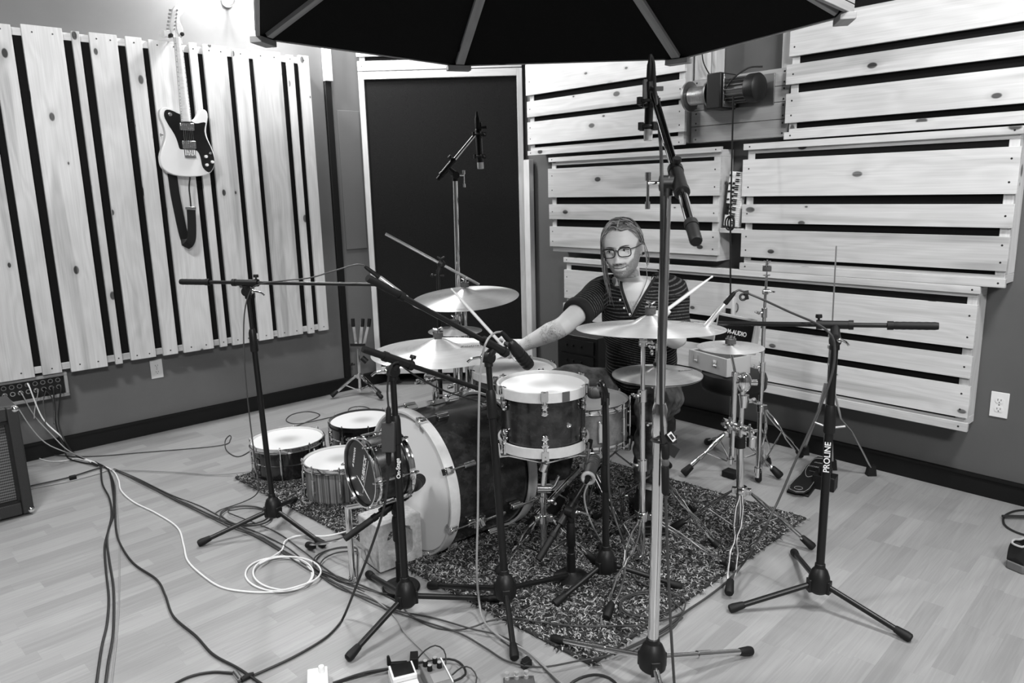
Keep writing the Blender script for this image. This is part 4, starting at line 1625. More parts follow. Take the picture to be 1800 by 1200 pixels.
def mic_stand(label, hub, feet, top, boom=None, style='black', rl=.0115, ru_=.0085, rb=.008, grip=.012, split=.55, grip_len=.12, leg_r=.0095, group='boom microphone stands', lever=None, text=None, hubr=.036):
    """hub, feet, top: 3D points; boom=(grip end, mic end)"""
    bl = M['black'] if style == 'black' else M['chrome']
    hub, top = V(hub), V(top)
    root = thing('microphone_stand', label, 'microphone stand', V((hub.x, hub.y, 0)), group)
    ax = (top - hub).normalized()
    mb = MB()
    if not feet:
        z_ = hub.z
        mb.lathe([(0, -z_ + .001), (.068, -z_ + .001), (.07, -z_ + .006), (.066, -z_ + .014), (.03, -z_ + .026), (rl + .005, -z_ + .034), (rl + .004, .05), (0, .05)], hub, ZU, 36)
    else:
        mb.lathe([(0, -.046), (hubr * .62, -.046), (hubr * .95, -.034), (hubr, -.012), (hubr * .93, .012), (hubr * .7, .034), (rl + .004, .043), (rl + .003, .058), (0, .058)], hub, ax, 24)
    for f in feet:
        d = V(f) - hub
        d.z = 0
        d.normalize()
        mb.box(hub + d * (hubr * .75) - ax * .018, (.012, .013, .022), (d, ax.cross(d), ax))
    mb.build('hub' if feet else 'round_base', M['plastic'], root, bev=.002)
    for f in feet:
        f = V(f)
        d = f - hub
        dh = V((d.x, d.y, 0)).normalized()
        p0 = hub + dh * (hubr * .8) - ax * .016
        p1 = V((f.x, f.y, leg_r + .0035))
        dn = (p1 - p0).normalized()
        mb = MB()
        mb.tube([p0, p1 - dn * .02], leg_r, 14)
        if style == 'chrome':
            mb.tube([p0 + (p1 - p0) * .38, p0 + (p1 - p0) * .52], leg_r * 1.3, 14)
        lg_ = mb.build('leg', bl, root)
        mb = MB()
        rr = leg_r + .0035
        mb.tube([p1 - dn * .05, p1 - dn * .046, p1 - dn * .012, p1, p1 + dn * .004], [leg_r + .001, rr - .001, rr + .0025, rr + .001, rr * .7], 14)
        mb.build('rubber_foot', M['rubber'], lg_)
    L = (top - hub).length
    mb = MB()
    mb.tube([hub + ax * .04, hub + ax * (L * split)], rl, 16)
    o = mb.build('lower_tube', bl, root)
    if text:
        mb = MB()
        tl_, sz = text
        cpos = hub + ax * (L * split * tl_[1])
        tocam_ = (CAM - cpos)
        tocam_ = (tocam_ - ax * tocam_.dot(ax)).normalized()
        ux = ax
        uy = tocam_.cross(ax)
        letters(mb, tl_[0], sz, cpos + tocam_ * rl, ux, uy, bold=.0004)
        mb.build('lettering', M['whitepaint'], o, smooth=0)
    mb = MB()
    rc_ = max(rl + .005, .015)
    mb.tube([hub + ax * (L * split - .03), hub + ax * (L * split - .025), hub + ax * (L * split + .05), hub + ax * (L * split + .065)], [rl + .002, rc_, rc_ - .001, ru_ + .003], 18)
    mb.build('height_clutch', M['plastic'] if style == 'black' else M['chrome'], root)
    mb = MB()
    mb.tube([hub + ax * (L * split), top], ru_, 16)
    mb.build('upper_tube', bl, root)
    if boom:
        a, b_ = V(boom[0]), V(boom[1])
        c = closest_on(a, b_, top)
        d = (b_ - a).normalized()
        mb = MB()
        mb.tube([a + d * (grip_len * .9), b_], rb, 14)
        mb.build('boom_arm', bl, root)
        mb = MB()
        gk = []
        gr = []
        for i in range(13):
            t = i / 12
            gk.append(a + d * (grip_len * t))
            gr.append(grip * (1.0 if 0 < i < 12 else .9) + (.0006 if i % 2 else 0))
        mb.tube(gk, gr, 16)
        mb.tube([a + d * (grip_len - .004), a + d * (grip_len + .014)], grip + .002, 16)
        mb.build('boom_grip', M['rubber'], root)
        mb = MB()
        x = d.cross(ax).normalized()
        up_ = x.cross(d)
        mb.tube([c - d * .055, c - d * .052, c + d * .052, c + d * .055], [rb + .002, rb + .006, rb + .006, rb + .002], 16)
        mb.tube([c - d * .055, c - d * .040], rb + .008, 16)
        mb.tube([c + d * .040, c + d * .058], rb + .008, 16)
        mb.tube([c - up_ * .008, top + ax * .004], [.014, .017], 14)
        mb.tube([top - x * .017, top + x * .017], .019, 18)
        mb.tube([top - ax * .03, top + ax * .004], [ru_ + .004, .014], 14)
        mb.build('boom_clamp', M['plastic'], root)
        mb = MB()
        kx = c + d * .05 + up_ * .012
        mb.tube([kx, kx + up_ * .012], .004, 8)
        mb.lathe([(0, .010), (.010, .010), (.011, .014), (.010, .022), (0, .022)], kx, up_, 12)
        mb.build('clamp_knob', M['plastic'], root)
        mb = MB()
        ld = lever if lever is not None else -x
        s0 = top + ld * .016
        if style == 'chrome':
            mb.tube([s0, s0 + ld * .030], .005, 10)
            mb.tube([s0 + ld * .030 - ZU * .05, s0 + ld * .030 + ZU * .018], .0035, 10)
            mb.tube([s0 + ld * .030 + ZU * .006, s0 + ld * .030 + ZU * .026], .0075, 12)
            mb.tube([s0 + ld * .030 - ZU * .062, s0 + ld * .030 - ZU * .044], .0065, 12)
        else:
            mb.tube(crom([s0, s0 + ld * .018, s0 + ld * .040 - ZU * .006, s0 + ld * .052 - ZU * .016], .006), [.0055] * 2 + [.0042] * (len(crom([s0, s0 + ld * .018, s0 + ld * .040 - ZU * .006, s0 + ld * .052 - ZU * .016], .006)) - 2), 10)
            mb.ball(top + ld * .02, .0085, 12, 8)
        mb.build('tilt_lever', M['chrome'], root)
    return root


def mic(label, back, tip, r, kind='pencil', clip=None, name='microphone'):
    """back = cable end, tip = capsule end; a condenser pencil or a dynamic body"""
    back, tip = V(back), V(tip)
    d = (tip - back).normalized()
    L = (tip - back).length
    root = thing(name, label, 'microphone', (back + tip) / 2)
    if kind == 'pencil_silver':
        mb = MB()
        mb.tube([back + d * L * .34, back + d * L * .36, tip - d * .002, tip], [r * .8, r, r * 1.0, r * .8], 18)
        mb.tube([tip - d * .018, tip - d * .016, tip - d * .010, tip - d * .008], [r * 1.02, r * .9, r * .9, r * 1.02], 18)
        mb.build('body', M['silver'], root)
        mb = MB()
        mb.tube([back, back + d * L * .05, back + d * L * .32, back + d * L * .34], [r * .5, r * .78, r * .95, r * .8], 16)
        mb.build('plug', M['rubber'], root)
    elif kind == 'pencil_black':
        mb = MB()
        mb.tube([back + d * L * .30, back + d * L * .32, tip - d * .035], [r * .8, r, r], 18)
        mb.build('body', M['black'], root)
        mb = MB()
        mb.tube([tip - d * .035, tip - d * .003, tip], [r * 1.03, r * 1.03, r * .8], 18)
        mb.build('capsule', M['silver'], root)
        mb = MB()
        mb.tube([back, back + d * L * .10, back + d * L * .12, back + d * L * .29, back + d * L * .30], [r * .35, r * .65, r * .8, r * .85, r * .7], 16)
        mb.build('plug', M['rubber'], root)
    else:
        mb = MB()
        p = [(0, .45), (.02, .62), (.10, .80), (.30, .95), (.40, 1.0), (.46, 1.0), (.47, .90), (.52, .90), (.53, 1.02), (.96, 1.02), (1.0, .86)]
        pts = [back + d * (L * (.22 + .78 * t)) for t, _ in p]
        mb.tube(pts, [r * q_ for _, q_ in p], 22)
        mb.build('body', M['greyplastic'] if kind == 'grey' else M['plastic'], root)
        mb = MB()
        for t in (.62, .74, .86):
            mb.tube([back + d * (L * (.22 + .78 * t)), back + d * (L * (.22 + .78 * (t + .045)))], r * 1.06, 22)
        mb.build('grille', M['dullmetal'] if kind == 'grey' else M['rubber'], root)
        mb = MB()
        mb.tube([back - d * .01, back + d * (L * .03), back + d * (L * .24)], [r * .25, r * .40, r * .46], 14)
        mb.build('plug', M['rubber'], root)
    return root


M['silver'] = mat('champagne_silver', .62, .3, .6)
F = lambda x, y: fl(x, y, .0)
S1H = fl(480, 890, .11)
S1 = mic_stand('black boom stand at the left with its boom level across the crash cymbal', S1H, [F(350, 960), F(570, 963), F(519, 882)],
               P(435, 512, S1H.y + .06), (P(317, 495, S1H.y + .10), P(668, 500, S1H.y - .06)), rl=.0115, ru_=.0085, rb=.0075, split=.76, lever=RT)
S1E = P(668, 500, S1H.y - .06)
mic('silver pencil microphone above the left crash cymbal, cable end up', P(641, 468, S1E.y), P(716, 524, S1E.y + .03), .0095, 'pencil_silver')
S2H = fl(888, 1030, .11)
S2T = P(858, 628, S2H.y + .08)
S2 = mic_stand('black boom stand standing in front of the rack tom and bass drum', S2H, [F(755, 1034), F(1012, 1014), F(905, 1163)],
               S2T, (P(646, 488, S2T.y - .30), P(893, 622, S2T.y + .045)), rl=.0125, ru_=.010, rb=.0085, grip=.0112, split=.78, lever=-RT)
mic('fat dark dynamic microphone aimed down at the rack tom skin', P(884, 586, S2T.y + .05), P(931, 644, S2T.y + .10), .021, 'dyn')
S3H = fl(713, 1042, .11)
S3T = P(690, 652, S3H.y + .06)
S3 = mic_stand('black boom stand in front of the concrete block, cable box hanging beside it', S3H, [F(612, 1163), F(880, 1058), F(648, 1014)],
               S3T, (P(638, 613, S3T.y - .07), P(868, 692, S3T.y + .23)), rl=.0125, ru_=.010, rb=.0085, grip=.0112, split=.72, lever=-RT, text=(('On-Stage', .80), .018))
S4H = fl(1147, 1152, .12)
S4T = P(1172, 322, S4H.y - .02)
S4 = mic_stand('tall chrome boom stand nearest the camera with black hub', S4H, [F(972, 1128), F(1320, 1150), V((S4H.x + .02, S4H.y - .36, 0))],
               S4T, (P(1224, 425, S4T.y - .22), P(1147, 160, S4T.y + .42)), style='chrome', rl=.0155, ru_=.0125, rb=.0115, grip=.0140, grip_len=.06, split=.52, leg_r=.009, lever=-RT, hubr=.04)
ya = S4T.y + .42
mic('long black pencil microphone hanging high on the nearest chrome stand', P(1144, 95, ya), P(1139, 248, ya + .02), .0128, 'pencil_black')
S5H = fl(1440, 1018, .11)
S5T = P(1468, 598, S5H.y + .04)
S5 = mic_stand('black boom stand at the right with white lettering on its pole', S5H, [F(1283, 1076), F(1600, 1128), F(1395, 975)],
               S5T, (P(1650, 573, S5T.y - .04), P(1262, 568, S5T.y + .22)), rl=.0135, ru_=.0115, rb=.008, grip=.0125, grip_len=.13, split=.66, lever=RT * .2 - FW, text=(('PROLINE', .80), .026))
S5E = P(1262, 568, S5T.y + .22)
mic('pale pencil microphone angled down at the hi-hat from the right boom', P(1292, 513, S5E.y + .02), P(1240, 574, S5E.y + .04), .0095, 'pencil_silver')
# rear overhead stand
S6B = V((P(807, 640, 3.98).x, 3.98, 0))
S6T = P(800, 308, 3.98)
S6 = mic_stand('chrome overhead stand at the back before the black corner trap', S6B + ZU * .11, [S6B + V((.32, .12, 0)), S6B + V((.18, -.30, 0)), S6B + V((-.10, .32, 0))],
               S6T, (P(769, 316, 3.94), P(834, 238, 4.03)), style='chrome', rl=.0155, ru_=.013, rb=.009, grip=.011, grip_len=.03, split=.45, lever=RT)
mic('small black pencil microphone hanging before the black corner trap', P(838, 196, 4.04), P(845, 297, 4.06), .017, 'pencil_black')
# short snare stand
S7H = fl(1065, 985, .11)
S7T = P(1064, 705, S7H.y + .02)
S7 = mic_stand('short straight black stand under the snare microphone', S7H, [F(975, 1067), F(1196, 1036), S7H + V((.02, .30, -.11))],
               S7T, None, rl=.0125, ru_=.011, split=.5)
root = mic('black dynamic microphone with round grey grille over the snare rim', P(1063, 690, S7H.y + .03), P(1040, 690, S7H.y + .12), .021, 'grey')
mb = MB()
mb.tube(crom([S7T - ZU * .03, S7T + ZU * .03, P(1058, 672, S7H.y + .03), P(1054, 674, S7H.y + .045)], .01), .011, 12)
mb.tube([P(1064, 690, S7H.y + .03), P(1064, 712, S7H.y + .02)], .015, 12)
mb.build('mic_clip', M['blackgloss'], S7)
# low stand with boom for the bass drum port
S8H = fl(704, 1008, .06)
S8T = P(694, 888, S8H.y + .0)
S8 = mic_stand('low black stand in front of the bass drum port behind the taller stand', S8H, [],
               S8T, (P(606, 947, S8T.y - .12), P(724, 862, S8T.y + .05)), rl=.012, ru_=.010, rb=.0095, grip=.0115, split=.6, lever=-ZU * .9 + RT * .2)
mic('dark dynamic microphone reaching into the bass drum port', P(722, 862, S8T.y + .05), P(738, 842, S8T.y + .17), .024, 'dyn')
# snare underside stand
S9H = fl(1004, 992, .06)
S9T = P(1003, 900, S9H.y)
S9 = mic_stand('low black stand under the rack tom aimed at the snare underside', S9H, [],
               S9T, (P(946, 984, S9T.y - .10), P(1026, 852, S9T.y + .09)), rl=.012, ru_=.010, rb=.0095, grip=.012, grip_len=.10, split=.5, lever=RT)
root = mic('grey microphone with pale ring end pointing up at the snare underside', P(1031, 846, S9T.y + .09), P(1046, 806, S9T.y + .26), .023, 'grey')
mb = MB()
e0 = P(1034, 840, S9T.y + .10)
mb.tube(ring(e0, (P(1046, 806, S9T.y + .26) - e0), .021, 24), .0075, 10, closed=True)
mb.build('end_ring', M['white'], root)
# shock mounts
for (x, y, yy, st, s_) in ((1140, 178, ya, S4, 1.0), (1139, 222, ya, S4, .8), (842, 236, 4.04, S6, 1.0), (843, 275, 4.05, S6, .85)):
    mb = MB()
    c = P(x, y, yy)
    mb.tube(ring(c, ZU, .030 * s_, 20), .0045, 8, closed=True)
    for k in range(4):
        t = k * math.pi / 2 + .5
        d = V((math.cos(t), math.sin(t), 0))
        mb.tube([c + d * .010, c + d * .032 * s_], .0028, 8)
        mb.box(c + d * (.033 * s_), (.006, .006, .011), (d, ZU.cross(d), ZU))
    if s_ == 1.0:
        mb.box(c + ZU * .022 + V((0, .012, 0)), (.014, .012, .04))
        mb.box(c + ZU * .035 + RT * .022, (.02, .006, .006))
    mb.build('shock_mount', M['plastic'], st)


# ---------------------------------------------------------------- drum hardware stands
def wire_leg(mb, p0, p1, w=.013, r=.0042):
    """pair of bent chrome rods pinched in the middle"""
    d = (p1 - p0)
    sd = d.cross(ZU)
    sd = sd.normalized() if sd.length > 1e-5 else V((1, 0, 0))
    prof = [(0, .35), (.08, .45), (.18, 1.0), (.40, 1.0), (.50, .30), (.58, .30), (.68, 1.0), (.90, 1.0), (1.0, .35)]
    for s_ in (-1, 1):
        mb.tube([p0 + d * t + sd * (s_ * w * q_) for t, q_ in prof], r, 8)


def tripod(root, base, zc, feet, rp=.0125, zlow=None, wire=True, foot_r=.015):
    """legs from a collar at height zc to the feet, braces to a lower collar"""
    m = M['chrome']
    base = V(base)
    c = V((base.x, base.y, zc))
    mb = MB()
    mb.tube([c - ZU * .018, c + ZU * .018], rp + .008, 16)
    for f in feet:
        d = V((f[0] - base.x, f[1] - base.y, 0)).normalized()
        mb.box(c + d * (rp + .012), (.012, .010, .012), (d, ZU.cross(d), ZU))
    mb.build('collar', m, root, bev=.002)
    zl = zlow if zlow is not None else max(.04, zc * .18)
    for f in feet:
        f = V(f)
        d = V((f.x - base.x, f.y - base.y, 0)).normalized()
        p0 = c + d * (rp + .014)
        p1 = V((f.x, f.y, .034))
        dn = (p1 - p0).normalized()
        mb = MB()
        if wire:
            wire_leg(mb, p0, p1 - dn * .015)
        else:
            sd = dn.cross(ZU).normalized()
            for s_ in (-1, 1):
                mb.beam(p0 + sd * s_ * .008, p1 - dn * .015 + sd * s_ * .008, .004, .016, dn.cross(sd))
        lg_ = mb.build('leg', m, root)
        mb = MB()
        fd = (dn + V((0, 0, -.15))).normalized()
        mb.tube([p1 - dn * .035, p1 - dn * .03, p1 + dn * .018, p1 + dn * .026], [foot_r * .6, foot_r * .85, foot_r * 1.1, foot_r * .9], 14)
        mb.build('rubber_foot', M['rubber'], lg_)
        mb = MB()
        mid = p0 + (p1 - p0) * .5
        q0 = V((base.x, base.y, zl)) + d * (rp + .004)
        mb.tube([q0, mid], .0042, 8)
        mb.build('brace', m, lg_)
    mb = MB()
    mb.tube([V((base.x, base.y, zl - .012)), V((base.x, base.y, zl + .012))], rp + .005, 16)
    mb.build('lower_collar', m, root)


def wingnut(mb, c, d, s_=1.0):
    d = V(d).normalized()
    mb.tube([c, c + d * .018 * s_], .006 * s_, 10)
    t = d.cross(ZU)
    t = t.normalized() if t.length > 1e-4 else V((1, 0, 0))
    for k in (-1, 1):
        mb.tube([c + d * .01 * s_, c + d * .018 * s_ + t * (k * .012 * s_), c + d * .022 * s_ + t * (k * .020 * s_)], [.005 * s_, .006 * s_, .004 * s_], 8)


def cymbal_stand(label, base, zc, feet, joints, top, seat, rp=.0125, wire=True, group='chrome cymbal stands', felt=True, sideknob=None):
    base = V(base)
    root = thing('cymbal_stand', label, 'cymbal stand', V((base.x, base.y, 0)), group)
    tripod(root, base, zc, feet, rp, wire=wire)
    pts = [V((base.x, base.y, .03))] + [V(j) for j in joints] + [V(top)]
    m = M['chrome']
    for i in range(len(pts) - 1):
        mb = MB()
        r = rp - .0022 * i
        mb.tube([pts[i], pts[i + 1]], r, 16)
        mb.build(['lower_tube', 'middle_tube', 'upper_tube', 'top_tube'][min(i, 3)], m, root)
        if i < len(pts) - 2:
            mb = MB()
            a = (pts[i + 1] - pts[i]).normalized()
            mb.tube([pts[i + 1] - a * .035, pts[i + 1] - a * .033, pts[i + 1] + a * .010, pts[i + 1] + a * .012], [r + .001, r + .005, r + .005, r], 16)
            sd = sideknob or -RT
            wingnut(mb, pts[i + 1] - a * .012 + sd * (r + .002), sd, 1.1)
            mb.build('height_clamp', m, root)
    seat = V(seat)
    t_ = V(top)
    mb = MB()
    mb.tube([t_ - ZU * .012, t_ + ZU * .004], .016, 16)
    mb.tube([t_ + RT * -.014, t_ + RT * .014], .013, 16)
    mb.tube([t_, seat - ZU * .012], .006, 12)
    wingnut(mb, t_ + RT * .016, RT, .9)
    mb.tube([seat - ZU * .016, seat + ZU * .055], .0036, 10)
    mb.tube([seat - ZU * .016, seat - ZU * .012], .017, 18)
    mb.build('tilter', m, root)
    if felt:
        mb = MB()
        sl = seat
        mb.lathe([(.0045, 0), (.019, 0), (.0195, .004), (.0195, .020), (.018, .024), (.0045, .024)], sl + ZU * felt, ZU, 20)
        mb.build('felt', M['felt'], root)
        mb = MB()
        mb.lathe([(.0045, .024), (.020, .024), (.020, .027), (.008, .028), (.007, .036), (.0045, .036)], sl + ZU * felt, ZU, 18)
        wingnut(mb, sl + ZU * (felt + .028), ZU, .8)
        mb.build('wing_nut', m, root)
    return root


M['felt'] = mat('grey_felt', .06, .95, noise=.3, scale=200)
# right crash
B = fl(1128, 992)
cymbal_stand('straight chrome stand carrying the crash cymbal before the drummer', B, fl(1128, 905, .0).z + .20, [F(1070, 1090), F(1280, 1006), B + V((-.10, .20, 0))],
             [P(1129, 812, B.y), P(1130, 690, B.y)], P(1130, 602, B.y), CRC - ZU * .008, felt=.048)
# right splash: main pole plus side pole
B = fl(1300, 948)
B2 = V((P(1286, 800, B.y).x, B.y + .02, 0))
ZCL = P(1290, 752, B.y).z
st = thing('cymbal_stand', 'chrome stand at the rug edge holding the small flat splash cymbal on a side pole', 'cymbal stand', B, 'chrome cymbal stands')
tripod(st, B, P(1300, 862, B.y).z, [F(1282, 1048), F(1420, 968), F(1192, 935)], .014, zlow=.05)
mb = MB()
mb.tube([V((B.x, B.y, .03)), P(1301, 775, B.y)], .0145, 18)
mb.build('lower_tube', M['chrome'], st)
mb = MB()
tp2 = P(1307, 660, B.y)
mb.tube([P(1301, 780, B.y), tp2], .0105, 16)
mb.build('upper_tube', M['chrome'], st)
mb = MB()
mb.tube([P(1301, 768, B.y), P(1301, 786, B.y)], .020, 16)
mb.build('sleeve', M['rubber'], st)
mb = MB()
ctr = P(1308, 672, B.y)
mb.ball(ctr, (.030, .020, .042), 18, 12)
mb.tube([ctr - RT * .035, ctr + RT * .05], .012, 14)
mb.tube([ctr - ZU * .05, ctr - ZU * .10], [.022, .016], 14)
wingnut(mb, ctr - ZU * .075 + RT * .02, RT, 1.5)
mb.build('tilter', M['chrome'], st)
mb = MB()
ca, cb = P(1272, 738, B.y), P(1322, 755, B.y)
for dz in (0, -.022):
    mb.beam(ca + ZU * dz, cb + ZU * dz, .028, .012)
for k in range(3):
    t = .15 + .35 * k
    c = ca + (cb - ca) * t
    mb.tube([c - FW * .02 + ZU * .02, c - FW * .03 - ZU * .045], .005, 8)
    wingnut(mb, c - FW * .02 - ZU * .01, -FW * .6 + RT * (k - 1) * .8, 1.1)
mb.ball(ca - FW * .02 - ZU * .012 + RT * .01, .009, 10, 8)
mb.tube([cb - ZU * .03, cb - ZU * .07], .02, 14)
mb.build('multi_clamp', M['chrome'], st, bev=.001)
mb = MB()
bx = P(1287, 800, B.y)
mb.tube([bx, V((bx.x, bx.y, P(1286, 656, B.y).z))], .0105, 16)
mb.tube([V((bx.x, bx.y, P(1286, 656, B.y).z)), SRC - ZU * .012], .0055, 12)
mb.tube([V((bx.x, bx.y, P(1286, 656, B.y).z - .012)), V((bx.x, bx.y, P(1286, 656, B.y).z + .004))], .014, 14)
mb.tube([SRC - ZU * .016, SRC - ZU * .012], .016, 16)
mb.tube([SRC - ZU * .016, SRC + ZU * .042], .0036, 10)
wingnut(mb, V((bx.x, bx.y, P(1286, 656, B.y).z - .004)) + RT * .012, RT, .8)
mb.build('side_pole', M['chrome'], st)
mb = MB()
mb.lathe([(.0045, .010), (.0205, .010), (.0205, .028), (.0045, .028)], SRC, ZU, 20)
mb.build('felt', M['felt'], st)
mb = MB()
mb.lathe([(.0045, .028), (.020, .028), (.020, .031), (.0045, .031)], SRC, ZU, 18)
for k in range(6):
    t = k * math.pi / 3
    mb.tube([SRC + V((.014 * math.cos(t), .014 * math.sin(t), .030)), SRC + V((.014 * math.cos(t), .014 * math.sin(t), .040))], .0025, 6)
mb.build('wing_nut', M['chrome'], st)
# spare straight stand behind it
B = fl(1333, 800)
B = V((P(1337, 717, 3.36).x, 3.36, 0))
cymbal_stand('tall bare chrome cymbal stand against the slats with no cymbal on it', B, P(1337, 717, B.y).z, [F(1333, 848), F(1405, 808), B + V((.12, .20, 0))],
             [P(1340, 640, B.y), P(1344, 545, B.y)], P(1346, 512, B.y), P(1348, 478, B.y), rp=.0115, felt=.004)
# ride stand, boom of it, splash stand
Br = V((P(819, 600, 3.60).x, 3.62, 0))
cymbal_stand('chrome stand under the ride cymbal at the back', Br, .34, [Br + V((.25, -.1, 0)), Br + V((-.10, .26, 0)), Br + V((.24, .18, 0))],
             [V((Br.x, Br.y, .45)), V((Br.x, Br.y, .72))], V((Br.x, Br.y, RDC.z - .06)), RDC - ZU * .012, felt=.055)
Bs = V((P(798, 620, 3.44).x, 3.46, 0))
cymbal_stand('slim chrome stand under the small splash cymbal behind the crash', Bs, .3, [Bs + V((.06, -.22, 0)), Bs + V((-.24, -.05, 0)), Bs + V((-.12, .16, 0))],
             [V((Bs.x, Bs.y, .5))], V((Bs.x, Bs.y, SPC.z - .05)), SPC - ZU * .008, felt=.032, rp=.0105)
Bb = V((P(766, 560, 3.85).x, 3.85, 0))
root = thing('cymbal_stand', 'chrome boom stand with painted dark reflection, whose long thin rod points up left before the black trap', 'cymbal stand', Bb, 'chrome cymbal stands')
tripod(root, Bb, .3, [Bb + V((-.08, -.24, 0)), Bb + V((-.25, .02, 0)), Bb + V((.02, .26, 0))], .0125)
bt2 = P(770, 474, 3.85)
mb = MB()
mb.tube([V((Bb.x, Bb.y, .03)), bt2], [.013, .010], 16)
mb.build('pole', M['black'], root)  # chrome pole, its dark reflection painted as black
mb = MB()
mb.tube([P(678, 411, 3.75), P(842, 500, 3.93)], .0075, 12)
mb.build('boom_rod', M['steel'], root)
mb = MB()
c = closest_on(P(678, 411, 3.75), P(842, 500, 3.93), bt2)
mb.ball(c, (.022, .02, .022), 14, 10)
mb.tube([c, bt2 - ZU * .02], .012, 12)
wingnut(mb, c + ZU * .015, ZU, 1.0)
mb.ball(bt2 - ZU * .03 - RT * .03, .011, 10, 8)
mb.tube([bt2 - ZU * .03 - RT * .03, bt2 - ZU * .03 + RT * .03], .006, 10)
mb.build('boom_clamp', M['plastic'], root)
# cymbal arm rising from the bass drum to the left crash
root = BDROOT
a0 = ARM0 + ZU * .05
a1 = P(757, 662, CLC.y + .03)
mb = MB()
mb.tube([a0, V((a0.x, a0.y, a1.z - .02)), a1], .0095, 14)
mb.ball(a1, (.028, .022, .022), 14, 10)
mb.tube([a1, P(742, 640, CLC.y), CLC - ZU * .018], .0085, 12)
mb.tube([a1 + RT * .02, a1 + RT * .045], .014, 12)
wingnut(mb, a1 - RT * .03 - ZU * .02, -RT, 1.3)
wingnut(mb, a1 + RT * .045, RT, 1.2)
mb.tube([CLC - ZU * .022, CLC + ZU * .068], .0036, 10)
mb.tube([CLC - ZU * .024, CLC - ZU * .019], .017, 18)
arm = mb.build('cymbal_arm', M['chrome'], root)
mb = MB()
mb.lathe([(.0045, .046), (.019, .046), (.0195, .050), (.0195, .066), (.0045, .066)], CLC, ZU, 20)
mb.build('felt', M['felt'], arm)
mb = MB()
mb.lathe([(.0045, .066), (.021, .066), (.021, .069), (.0045, .069)], CLC, ZU, 18)
wingnut(mb, CLC + ZU * .064, ZU, .9)
mb.build('wing_nut', M['chrome'], arm)

# ---------------------------------------------------------------- hi-hat stand
HB = V((HHC.x, HHC.y, 0))
root = thing('hi_hat_stand', 'chrome hi-hat stand with pedal under the pair of hi-hat cymbals', 'hi-hat stand', HB)
mb = MB()
mb.tube([HB + ZU * .06, V((HB.x, HB.y, HHC.z - .20))], .0135, 16)
mb.build('lower_tube', M['chrome'], root)
mb = MB()
mb.tube([V((HB.x, HB.y, HHC.z - .22)), V((HB.x, HB.y, HHC.z - .045))], .0105, 16)
mb.tube([V((HB.x, HB.y, HHC.z - .062)), V((HB.x, HB.y, HHC.z - .046))], .022, 18)
wingnut(mb, V((HB.x, HB.y, HHC.z - .21)) - RT * .012, -RT, 1.2)
mb.build('upper_tube', M['chrome'], root)
mb = MB()
mb.tube([V((HB.x, HB.y, HHC.z - .05)), V((HB.x, HB.y, HHC.z + .20))], .0033, 8)
mb.build('pull_rod', M['chrome'], root)
mb = MB()
c = HHC + ZU * .032
mb.lathe([(.0036, -.002), (.016, -.002), (.016, .010), (.0036, .010)], c, ZU, 18)
mb.build('felt', M['felt'], root)
mb = MB()
mb.tube([c + ZU * .010, c + ZU * .026], .010, 12)
mb.tube([c + ZU * .026, c + ZU * .065], .0075, 12)
mb.tube([c + ZU * .065, c + ZU * .085], .0095, 12)
wingnut(mb, c + ZU * .072 - RT * .01, -RT, 1.0)
mb.ball(c + ZU * .05 - RT * .022, (.008, .008, .012), 10, 8)
mb.build('clutch', M['chrome'], root)
for t in (.7, 2.6, -.6):
    d = V((math.cos(t), math.sin(t), 0))
    f = HB + d * .26
    mb = MB()
    wire_leg(mb, V((HB.x, HB.y, .26)) + d * .02, f + ZU * .03)
    lg_ = mb.build('leg', M['chrome'], root)
    mb = MB()
    mb.tube([f + ZU * .045 - d * .03, f + ZU * .02 + d * .01], [.010, .016], 12)
    mb.build('rubber_foot', M['rubber'], lg_)
mb = MB()
mb.tube([V((HB.x, HB.y, .24)), V((HB.x, HB.y, .28))], .021, 16)
mb.build('collar', M['chrome'], root)
pd = V((-.05, .98, 0)).normalized()
ps = V((-pd.y, pd.x, 0))
mb = MB()
mb.box(HB + pd * .15 + ZU * .03, (.15, .045, .006), (pd, ps, ZU), taper=1)
mb.box(HB + ZU * .012, (.04, .055, .011), (pd, ps, ZU))
mb.tube([HB + pd * .28 + ZU * .012 - ps * .05, HB + pd * .28 + ZU * .012 + ps * .05], .011, 10)
mb.build('pedal', M['plastic'], root, bev=.003)

mb = MB()
s0 = fl(1093, 914, .02)
s1 = s0 + ZU * .17
mb.tube([s0 - ZU * .018, s0], .012, 12)
mb.tube([s0, s0 + ZU * .11], .0045, 10)
for k in range(14):
    mb.tube(ring(s0 + ZU * (.008 + .0072 * k), ZU, .0075, 12), .0016, 6, closed=True)
mb.box(s0 + ZU * .13, (.012, .010, .022))
mb.tube([s0 + ZU * .112, s0 + ZU * .112 + RT * .022], .006, 10)
mb.build('spring', M['chrome'], root)

# ---------------------------------------------------------------- basket stand under the rack tom
TB = V((tp.x - .005, tp.y + .0, 0))
root = thing('basket_stand', 'chrome basket stand carrying the rack tom over the rug', 'drum stand', TB)
zc_ = P(946, 950, TB.y).z
tripod(root, TB, max(.20, zc_), [F(882, 1012), F(1040, 994), TB + V((.03, .34, 0))], .0125, zlow=.06)
zt2 = tp.z - .213
mb = MB()
mb.tube([V((TB.x, TB.y, .05)), V((TB.x, TB.y, zt2 - .20))], .0125, 16)
mb.build('lower_tube', M['chrome'], root)
mb = MB()
j = V((TB.x, TB.y, zt2 - .19))
mb.tube([j - RT * .02, j + RT * .03], .018, 16)
mb.tube([j - ZU * .05, j - ZU * .03], .017, 16)
wingnut(mb, j - ZU * .05 + RT * .016, RT, 1.3)
mb.tube([j + RT * .03, j + RT * .045 + ZU * .015, j + RT * .06 + ZU * .05], [.008, .009, .006], 10)
